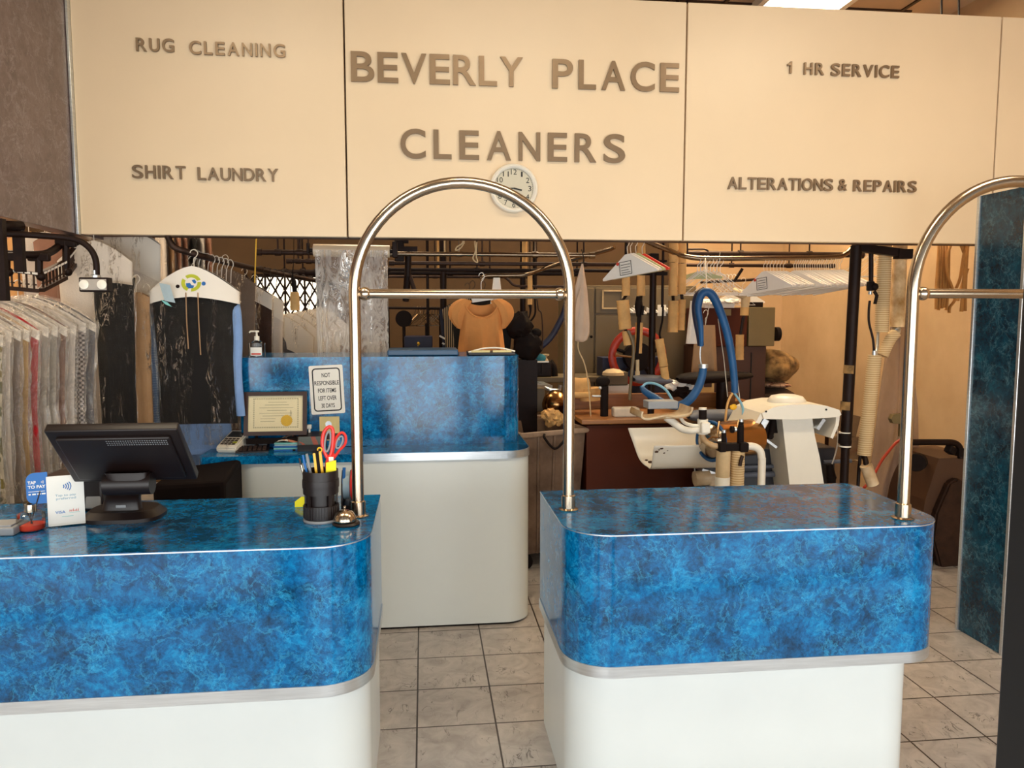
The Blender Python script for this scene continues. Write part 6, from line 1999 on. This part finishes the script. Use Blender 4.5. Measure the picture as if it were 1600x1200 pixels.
b.box(A(1206, 662, Yh + .12), (.14, .08, .1)); part('mechanism', b, M['rubber'], t)
# dark body below
b = B(); z1 = A(1180, 703, 4.45).z; x0, x1 = A(1105, 703, 4.45).x, A(1310, 703, 4.45).x
b.box(((x0 + x1) / 2, 4.58, z1 / 2), (x1 - x0, .2, z1), bev=.01); part('machine_body', b, plain('dark slate machine body', '23222a', .45, var=.2), t)
for q0, q1, r_ in (((1120, 731), (1230, 728), .012), ((1160, 742), (1235, 740), .018), ((1287, 722), (1330, 720), .012)):
    b = B(); b.cyl(A(q0[0], q0[1], 4.46), A(q1[0], q1[1], 4.46), r_); part('tie_rod', b, M['pressblue'], t)
b = B(); b.tube([A(1296, 725, 4.40), A(1299, 745, 4.40), A(1299, 770, 4.4)], [.02, .028, .022], 10); b.cyl(A(1299, 744, 4.4), A(1299, 747, 4.4), .03); part('valve', b, M['rubber'], t)
b = B(); b.tube([A(1308, 668, 4.4), A(1309, 690, 4.38), A(1305, 710, 4.38), A(1300, 725, 4.38)], .004, 6, curve=4); part('wire', b, M['wire'], t)
b = B(); b.box(A(1316, 662, 4.8), (.20, .05, .14), rot=(0, .2, 0)); b.box(A(1316, 700, 4.8), (.22, .05, .15)); b.box((A(1316, 720, 4.8).x, 4.8, A(1316, 720, 4.8).z / 2), (.2, .05, A(1316, 720, 4.8).z))
solo('brass_sheet', b, M['brass'], 'dull brassy sheet between white press and tall dark post', 'panel')

# ---------------------------------------------------------------- tall dark post with its arm
Yq = 4.25
p0, p1 = A(1338, 386, Yq), A(1319, 760, Yq)
t = thing('tall_post', 'tall dark pipe post with a side arm right of the white press', 'post', (p1.x, Yq, 0))
p2 = Vector((p1.x + (p1.x - p0.x) / (p0.z - p1.z) * p1.z, Yq, 0))
b = B(); b.cyl(p2, A(1321, 700, Yq), .024, seg=16); b.cyl(A(1321, 700, Yq), A(1338, 384, Yq), .0315, seg=18); part('pipe', b, M['iron'], t)
b = B()
for (y, h, r_, m) in ((683, .05, .036, 0), (690, .02, .038, 0)): 
    q = A(1320, y, Yq); b.cyl(q - Vector((0, 0, h / 2)), q + Vector((0, 0, h / 2)), r_, seg=18)
part('coupling', b, M['rubber'], t)
for y in (676, 697):
    q = A(1320, y, Yq); b = B(); b.cyl(q - Vector((0, 0, .004)), q + Vector((0, 0, .004)), .035, seg=18); part('white_band', b, M['whitep'], t)
for (x, y) in ((1327, 577), (1322, 634)):
    q = A(x, y, Yq); b = B(); b.cyl(q - Vector((.001, 0, .024)), q + Vector((0.001, 0, .024)), .0322, seg=18); part('tape_patch', b, M['sack'], t, 'tan tape wrap')
b = B(); P0, P1 = A(1334, 386, Yq), A(1420, 397, Yq); mid = (P0 + P1) / 2
b.box(mid, ((P1 - P0).length, .05, .045), rot=(0, math.atan2(P0.z - P1.z, P1.x - P0.x), 0)); b.box(A(1411, 397, Yq), (.085, .06, .055)); part('arm', b, M['iron'], t)
t = thing('valve_drop', 'thin drop pipe with a black lever valve beside the ribbed hose', 'valve', A(1366, 552, 4.28))
b = B(); b.cyl(A(1361, 392, 4.28), A(1361, 442, 4.28), .013, seg=12); b.tube([A(1359, 470, 4.28), A(1357.5, 485, 4.28), A(1358, 505, 4.28), A(1364, 530, 4.28), A(1366, 555, 4.28)], .007, 8, curve=4); part('drop_pipe', b, M['iron'], t)
b = B(); b.box(A(1360, 447, 4.28), (.035, .035, .055), bev=.006); b.ball(A(1366, 448, 4.27), .024, sub=2); b.tube([A(1366, 455, 4.25), A(1370, 462, 4.24), A(1367, 475, 4.24)], .010, 8); part('valve_body', b, M['rubber'], t)
b = B(); b.cyl(A(1360, 455, 4.28), A(1359.5, 460, 4.28), .012); b.cyl(A(1366, 548, 4.28), A(1366, 556, 4.28), .012); part('fitting', b, M['steel'], t)


def ribbed(name, lab, pts, w_, Y, mat, ribs=46, group='cream lagged hoses by the tall post', amp=.035):
    r_ = w_ / 2 * Y / 1217.2
    P = [A(x, y, Y) for x, y in pts]
    c = [P[0].lerp(P[-1], i / ribs) for i in range(ribs + 1)] if len(P) == 2 else catmull(P, ribs // (len(P) - 1))[0]
    b = B(); b.tube(c, [r_ * (1 + amp * (i % 2)) for i in range(len(c))], 18)
    return solo(name, b, M[mat], lab, 'pipe', group)


P = A(1383, 383, 4.42)
o = ribbed('lagged_hose', 'long ribbed cream hose hanging from the arm, left of the flaking one', [(1383.5, 372), (1377, 519)], 21, 4.42, 'hoser')
o = ribbed('lagged_hose', 'flaking cream lagged pipe hanging under the end of the arm', [(1407, 372), (1401.5, 511)], 22, 4.45, 'hosew', ribs=10, amp=.01)
o.data.materials[0] = plain('flaking lagging', 'd2b88f', .85, var=.5, scale=9, col2='a3783f', bump=.5, bscale=14)
o = ribbed('lagged_hose', 'short slanted ribbed hose piece joining the upper and lower hoses', [(1400, 520), (1390, 532), (1379, 556)], 18, 4.42, 'hoser', ribs=24)
ribbed('lagged_hose', 'long lower ribbed cream hose leaning left beside the tall post', [(1367, 555), (1350, 711)], 21.5, 4.3, 'hoser', ribs=56)
b = B(); b.tube([A(1399, 511, 4.45), A(1402, 516, 4.45), A(1398, 522, 4.43)], .022, 10, curve=4); b.tube([A(1372, 519, 4.42), A(1371, 540, 4.38), A(1369, 556, 4.32)], .008, 8)
solo('pipe_joint', b, M['steel'], 'crumpled metal joint between the flaking pipe and ribbed piece', 'joint')
o = ribbed('lagged_hose', 'short rust tipped cream hose piece hanging low beside the counter', [(1353, 727), (1364, 757)], 20, 4.25, 'whitedirty', ribs=6, amp=.01)
b = B(); b.tube([A(1349, 710, 4.3), A(1352, 718, 4.28), A(1354, 728, 4.26)], .016, 8); b.tube([A(1344, 712, 4.32), A(1342, 735, 4.32), A(1340, 770, 4.32)], .010, 8)
solo('bare_pipe', b, M['iron'], 'bare dark pipe joining the lower hose and its rust tipped end', 'pipe')

# ---------------------------------------------------------------- dusty plastic drape
b = B()
def drape(u, v):
    xl = 1392 - 40 * v ** .8 if v < .8 else 1358.5 - 18 * (v - .8) / .2
    xr = 1418 + 22 * min(1, v * 2.5) ** .6
    q = A(xl + (xr - xl) * u, 508 + 330 * v, 4.85)
    return q + Vector((0, .06 * mnoise.noise(Vector((u * 4, v * 1.6, 1))) + .03 * math.sin(u * 14 + v), 0))
b.grid(drape, 30, 40)
solo('plastic_drape', b, M['sheet'], 'dusty translucent plastic sheet hanging behind the right arch rail', 'sheet')
c = A(1400, 654, 4.8)
b = B(); b.prism([(-.045, 0), (-.03, .03), (.05, .035), (.05, -.035), (-.03, -.03)], lambda u, v, h: Vector((c.x + u, 4.8 + h, c.z + v)), -.02, .02); b.box((c.x + .035, 4.8, c.z - .07), (.02, .02, .1))
solo('olive_knob', b, M['olive'], 'small olive box fixed on the plastic sheet left of the right arch rail', 'box')
pipe('cable', 'dark red cable curving down in front of the plastic sheet', 'cable', [(1412, 684, 4.7), (1400, 692, 4.7), (1386, 708, 4.65), (1376, 722, 4.6), (1362, 748, 4.5), (1350, 762, 4.4)], .009, M['red'])
# back wall corner strip and the stray coat hangers beyond
b = B(); p = A(1442, 500, 5.3); b.box((p.x, 5.3, 1.4), (.02, .16, 2.8)); 
solo('wall_batten', b, M['wall'], 'tan batten board behind the right arch rail', 'board')

# tan straps hanging at right
random.seed(21)
t = thing('webbing_straps', 'tan cotton straps hanging in a bunch left of the marble partition', 'straps', A(1472, 488, 4.5))
for i in range(5):
    b = B(); x = 1464 + 4.2 * i
    b.tube([A(x + 3, 372, 4.5 + .01 * i), A(x + 1.5, 410, 4.5), A(x + random.uniform(-1, 1), 450, 4.5), A(x - 1.5 + random.uniform(-1, 1), 483 + random.uniform(-6, 4), 4.5)], [.008, .012, .015, .014], 8, curve=4, flat=.5); part('strap', b, M['strap'], t)
t = thing('webbing_straps', 'second bunch of tan straps crossing right against the marble partition', 'straps', A(1503, 488, 4.45))
for i, pp_ in enumerate(([(1486, 382), (1480, 400), (1481, 430), (1487, 450)], [(1509, 380), (1504, 410), (1500, 435), (1494, 450)], [(1500, 378), (1508, 402), (1506, 440), (1502, 487)], [(1512, 384), (1509, 430), (1508, 486)], [(1484, 440), (1492, 466), (1484, 480), (1483, 489)], [(1512, 420), (1503, 446), (1496, 470)])):
    b = B(); b.tube([A(x, y, 4.45 + .008 * i) for x, y in pp_], .013, 8, curve=4, flat=.5); part('strap', b, M['strap'], t)

b = B(); b.tube([A(1500, 384, 4.47), A(1500, 340, 4.47), A(1498, -60, 4.47)], .006, 6); b.tube([A(1472, 374, 4.5), A(1472, 340, 4.5), A(1471, -60, 4.5)], .006, 6)
part('strap_cord', b, M['wired'], t)
# brown machine at right
Ym = 4.5
t = thing('brown_machine', 'brown pressing machine with a belt guard beside the marble partition', 'machine', (A(1480, 800, Ym).x, Ym + .3, 0))
b = B(); x0, x1 = A(1440, 800, Ym).x, 3.5; zt = A(1480, 716, Ym).z
b.prism([(x0 + .10, zt), (x1, zt), (x1, .06), (x0 - .02, .06), (x0 + .02, .42)], XZ, Ym, Ym + .45); part('body', b, plain('dark brown machine enamel', '4a2f1c', .5, var=.1, scale=3), t)
b = B(); o_ = fr([(1476, 752), (1490, 745), (1500, 752), (1503, 800), (1498, 880), (1462, 886), (1450, 840), (1455, 800)], Ym); b.prism(o_, XZ, Ym - .05, Ym + .01); bmesh.ops.bevel(b.bm, geom=list(b.bm.edges), offset=.012, segments=2, affect='EDGES'); part('belt_guard', b, M['ironred'], t)
b = B(); b.tube([A(1420, 691, Ym), A(1470, 691, Ym), A(1490, 692, Ym), A(1499, 699, Ym), A(1501, 716, Ym)], .020, 12, curve=5); part('tube_handle', b, M['iron'], t)
b = B(); q = A(1433, 722, Ym - .02); b.cyl(q - Vector((.02, .02, 0)), q + Vector((.02, .02, 0)), .055, seg=24); b.cyl(q, A(1445, 722, Ym + .1), .015); part('hand_wheel', b, M['rubber'], t)
b = B(); b.box(A(1485, 703, Ym), (.06, .05, .05), rot=(0, .5, .3), bev=.01); b.box(A(1499, 706, Ym), (.04, .05, .05)); part('clamp_block', b, M['rubber'], t)
for dx in (.05, .34):
    b = B(); b.box((x0 + dx, Ym + .2, .03), (.08, .3, .06)); part('machine_foot', b, M['rubber'], t)

# ---------------------------------------------------------------- olive cabinet, brown cupboard, sacks, trousers
zc = A(1185, 541, 5.8).z
t = thing('control_cabinet', 'olive metal control box on top of a tall brown cupboard', 'cabinet', (A(1190, 510, 5.8).x, 5.95, zc))
x0, x1 = A(1170, 510, 5.8).x, A(1211, 510, 5.8).x; zt = A(1190, 480, 5.8).z
b = B(); b.box(((x0 + x1) / 2, 5.95, (zt + zc) / 2), (x1 - x0, .3, zt - zc), bev=.006); part('cabinet_body', b, M['olive'], t)
b = B(); b.cyl(A(1211, 522, 5.9), A(1217, 522, 5.9), .055, seg=20); part('side_knob', b, M['rubber'], t)
b = B(); b.box((A(1186, 476, 5.85).x, 5.95, zt + .02), (.10, .12, .04)); part('top_box', b, M['iron'], t)
xa, xb = A(1092, 560, 5.82).x, A(1197, 560, 5.82).x
b = B(); b.box(((xa + xb) / 2, 6.0, zc / 2), (xb - xa, .36, zc), bev=.006)
o = solo('cupboard', b, plain('dark brown cupboard', '4a2816', .5, var=.15, scale=3), 'tall dark brown cupboard below the olive control box', 'cupboard')
b = B(); b.box(((xa + xb) / 2 + .15, 5.815, zc / 2), (.006, .01, zc - .1)); part('door_gap', b, M['txt'], o)
t = thing('control_cabinet', 'dark brown wide box left of the olive control box, above the cupboard', 'cabinet', (A(1130, 500, 5.8).x, 5.95, zc))
zt2 = A(1130, 481, 5.8).z; x0, x1 = A(1092, 500, 5.8).x, A(1168, 500, 5.8).x
b = B(); b.box(((x0 + x1) / 2, 5.95, (zt2 + zc) / 2), (x1 - x0, .3, zt2 - zc), bev=.006); part('box_body', b, M['brown'], t)
b = B(); q = A(1136, 488, 5.78); b.box(q, (.06, .012, .05)); part('label_plate', b, M['olive'], t)
b = B(); b.box((A(1120, 474, 5.85).x, 5.9, zt2 + .035), (.24, .2, .05), rot=(.12, 0, .05)); b.ball(A(1112, 474, 5.8), .05, (1.3, 1, .5), jit=.4, seed=3); b.ball(A(1140, 471, 5.8), .05, (1.4, 1, .4), jit=.4, seed=4)
solo('linen_pile', b, M['cardw'], 'small pile of pale linen on top of the wide brown box', 'linen')
t = thing('bench_table', 'low dark table carrying the canvas sacks by the right wall', 'table', (A(1222, 630, 5.9).x, 5.95, 0))
zs = A(1220, 632, 5.9).z
b = B(); b.box((A(1222, 630, 5.9).x, 6.0, zs - .02), (.36, .5, .04)); part('table_top', b, M['iron'], t)
for dx in (-.15, .15):
    for dy in (-.2, .2): b = B(); b.box((A(1222, 630, 5.9).x + dx, 6.0 + dy, (zs - .04) / 2), (.04, .04, zs - .04)); part('leg', b, M['iron'], t)
def sack(name, lab, x, y, sx, sz, mat, seed, sy=.16):
    c = A(x, y, 5.9); b = B(); b.ball(c + Vector((0, .1, 0)), 1.0, (sx, sy, sz), jit=.0, sub=4)
    for v in b.bm.verts:
        d = v.co - c; v.co += Vector((d.x, d.y, d.z)) * .34 * mnoise.noise(d * 8 + Vector((seed, 0, 0)))
    return solo(name, b, M[mat], lab, 'sack', 'sacks by the right wall')
sack('canvas_sack', 'grey folded sack at the bottom of the sack pile by the tan wall', 1221, 619, .15, .060, 'sackg', 2)
sack('patterned_sack', 'thin pinkish patterned sack in the middle of the sack pile', 1217, 602, .12, .026, 'sack', 3).data.materials[0] = print_mat('patterned sack', [(0, 'c09a7c'), (.46, '7a4a35'), (.52, 'c9a58a')], 12)
sack('canvas_sack', 'large stained canvas sack on top of the sack pile', 1219, 574, .168, .130, 'sack', 4)
t = thing('hanging_trousers', 'beige trousers hanging behind the blue hose loop', 'trousers', A(1102, 508, 5.4))
b = B(); b.grid(flatcloth(.075, .10, .36, .04, 8), 30, 14, loop_u=True); local('trouser_cloth', b, FB['camel'], t); t.rotation_euler = (0, 0, .1)
b = B(); hook_into(b, 0, .1); b.tube([(0, 0, .0), (0, -.2, .5)], .003, 6); local('hanger_hook', b, M['wire'], t)
t = thing('hanging_cloth', 'cream cloth strip hanging left of the navy hose sleeve', 'cloth', A(1083, 470, 5.3))
b = B(); b.grid(flatcloth(.02, .045, .30, .02, 9), 20, 12, loop_u=True); local('cloth_strip', b, M['cardw'], t)

# ---------------------------------------------------------------- white paper hangers
def cape_hanger(p, yaw, roll, mat, name, label, group, printed=False, W=.40, Hh=.135, wire=True, hk=.085):
    t = thing(name, label, 'hanger', p, group)
    t.rotation_euler = (0, roll, yaw)
    b = B(); hook_into(b, 0, hk, .0022)
    local('hook', b, M['wire'], t)
    b = B()
    tri = [(-.018, 0), (.018, 0), (W / 2, -Hh + .012), (W / 2, -Hh), (-W / 2, -Hh), (-W / 2, -Hh + .012)]
    f = [b.bm.verts.new((u, -.010 if v < -.02 else -.003, v)) for u, v in tri]
    k_ = [b.bm.verts.new((u, .010 if v < -.02 else .003, v)) for u, v in tri]
    b.bm.faces.new(f); b.bm.faces.new(k_[::-1])
    for i in range(6): b.bm.faces.new((f[i], k_[i], k_[(i + 1) % 6], f[(i + 1) % 6]))
    cp = local('paper_cape', b, mat, t)
    if printed:
        b = B(); z0 = -.055
        fn = lambda u, v, h: Vector((u - .02, -.004 - .006 * min(1, (-v) / Hh) - .0015 - h, v))
        for (u0, u1, v0, v1) in ((-.04, .04, -.043, -.040), (-.04, .04, -.118, -.115), (-.04, -.037, -.118, -.04), (.037, .04, -.118, -.04), (-.03, .03, -.06, -.057), (-.03, .03, -.076, -.073), (-.03, .02, -.092, -.089), (-.03, .03, -.106, -.103)):
            b.prism([(u0, v0), (u1, v0), (u1, v1), (u0, v1)], fn, 0, .001)
        local('print', b, M['iron'], cp)
        b = B(); b.ball((-.068, -.012, -.048), .010, (1, .15, 1), sub=2); local('red_mark', b, M['redt'], cp)
    return t


def hang_y(px, py, Y): return A(px, py, Y)


YAWR = math.radians(-58)
# right rail, loose group
g = 'loose white paper hangers on the right rail'
h1 = cape_hanger(A(1194, 424, 5.0), YAWR, -.13, M['cardw'], 'paper_hanger', 'white paper hanger with a printed box, front of the loose right group', g, True)
h2 = cape_hanger(A(1199, 424, 5.0), YAWR, -.13, M['cardw'], 'paper_hanger', 'plain white paper hanger in the loose group behind the printed one', g)
random.seed(31)
for i in range(1, 6):
    c = copy_tree(h2); c.location = A(1199 + 5.2 * i, 424, 5.0); c.rotation_euler = (0, -.13 + random.uniform(-.03, .03), YAWR + random.uniform(-.06, .06))
g = 'dense white paper hangers at the right end of the rail'
h3 = cape_hanger(A(1241, 423, 5.0), YAWR, -.13, M['cardw'], 'paper_hanger', 'white paper hanger with a printed box, front of the dense right group', g, True)
h4 = cape_hanger(A(1245, 423, 5.0), YAWR, -.13, M['cardw'], 'paper_hanger', 'plain white paper hanger packed in the dense group beside the tall dark post', g)
for i in range(1, 20):
    c = copy_tree(h4); c.location = A(1245 + 3.6 * i, 423 - .06 * i, 5.0); c.rotation_euler = (0, -.13 + random.uniform(-.04, .04), YAWR + random.uniform(-.05, .05))
# group hanging close behind the sign
g = 'paper hangers close under the sign'
cape_hanger(A(981, 397, 4.5), YAWR + .25, -.14, M['cardw'], 'paper_hanger', 'white printed paper hanger under the sign, front of its small group', g, True, W=.36, Hh=.13)
cape_hanger(A(986, 396, 4.55), YAWR + .25, -.14, M['cardw'], 'paper_hanger', 'plain white paper hanger right behind the printed one under the sign', g, W=.36, Hh=.13)
cape_hanger(A(994, 396, 4.6), YAWR + .2, -.13, plain('pale green card', 'b9bd8e', .7), 'paper_hanger', 'pale green paper hanger in the small group under the sign', g, W=.36, Hh=.13)
cape_hanger(A(1004, 397, 4.65), YAWR + .2, -.12, M['redp'], 'plastic_hanger', 'red hanger at the back of the small group under the sign', g, W=.34, Hh=.12)
# wire hangers by the blue hose
def wire_hanger(p, yaw, mat, label, group, W=.40, H_=.15, cat='hanger', r=.0028):
    b = B(); hook_into(b, 0, .085, r)
    b.tube([(0, 0, 0), (-W / 2, 0, -H_), (W / 2, 0, -H_), (0, 0, 0)], r, 6)
    R = Matrix.Rotation(yaw, 4, 'Z'); b.bm.transform(Matrix.Translation(p) @ R)
    return solo('wire_hanger', b, mat, label, cat, group)
g = 'wire hangers above the blue hose loop'
w0 = wire_hanger(A(1090, 424, 5.0), math.radians(-40), M['cardw'], 'white wire hanger bunched on the rail above the blue hose loop', g)
for i in range(1, 8):
    c = w0.copy(); COL.objects.link(c); c.location = w0.location + Vector((.022 * i, .0, random.uniform(-.01, .01))); c.rotation_euler = (0, 0, random.uniform(-.3, .3))
cape_hanger(A(1094, 424, 5.03), math.radians(-35), .0, bpy.data.materials['pale green card'], 'paper_hanger', 'pale green shouldered hanger among the wire hangers above the hose loop', g, W=.30, Hh=.05)
g = 'white hangers on the thin rail by the boiler cabinet'
k0 = cape_hanger(A(958, 462, 6.3), math.radians(-50), 0, M['cardw'], 'paper_hanger', 'white paper hanger on the thin rail behind the lagged pipes', g, W=.40, Hh=.14, hk=.06)
for i in range(1, 12):
    c = copy_tree(k0); c.location = A(958 + 5.6 * i, 462, 6.3); c.rotation_euler = (0, random.uniform(-.06, .06), math.radians(-50) + random.uniform(-.1, .1))
g = 'wire hangers on the short rail'
w1 = wire_hanger(A(1118, 447, 6.0), math.radians(-55), M['cardw'], 'white wire hanger on the short thin rail right of the blue hose', g, W=.38)
for i in range(1, 6):
    c = w1.copy(); COL.objects.link(c); c.location = w1.location + Vector((.030 * i, 0, 0)); c.rotation_euler = (0, 0, random.uniform(-.2, .2))
cape_hanger(A(1160, 452, 5.95), math.radians(-10), .05, M['cardw'], 'paper_hanger', 'wide pale cape hanger lying low behind the cream duct elbow', None, W=.36, Hh=.10)
# stray shirts hangers beyond the tall post
g = 'hangers beyond the tall dark post'
w2 = wire_hanger(A(1352, 398, 5.6), math.radians(-50), M['wire'], 'pale wire hanger beyond the tall dark post, between post and hoses', g, W=.4, H_=.16)
for i in range(1, 5):
    c = w2.copy(); COL.objects.link(c); c.location = w2.location + Vector((.05 * i, .02, 0)); c.rotation_euler = (0, 0, random.uniform(-.2, .2))
pipe('garment_rail', 'thin far rail beyond the tall dark post under the sign', 'rail', [(1338, 392, 5.6), (1460, 384, 5.6)], .012, M['ironred'])
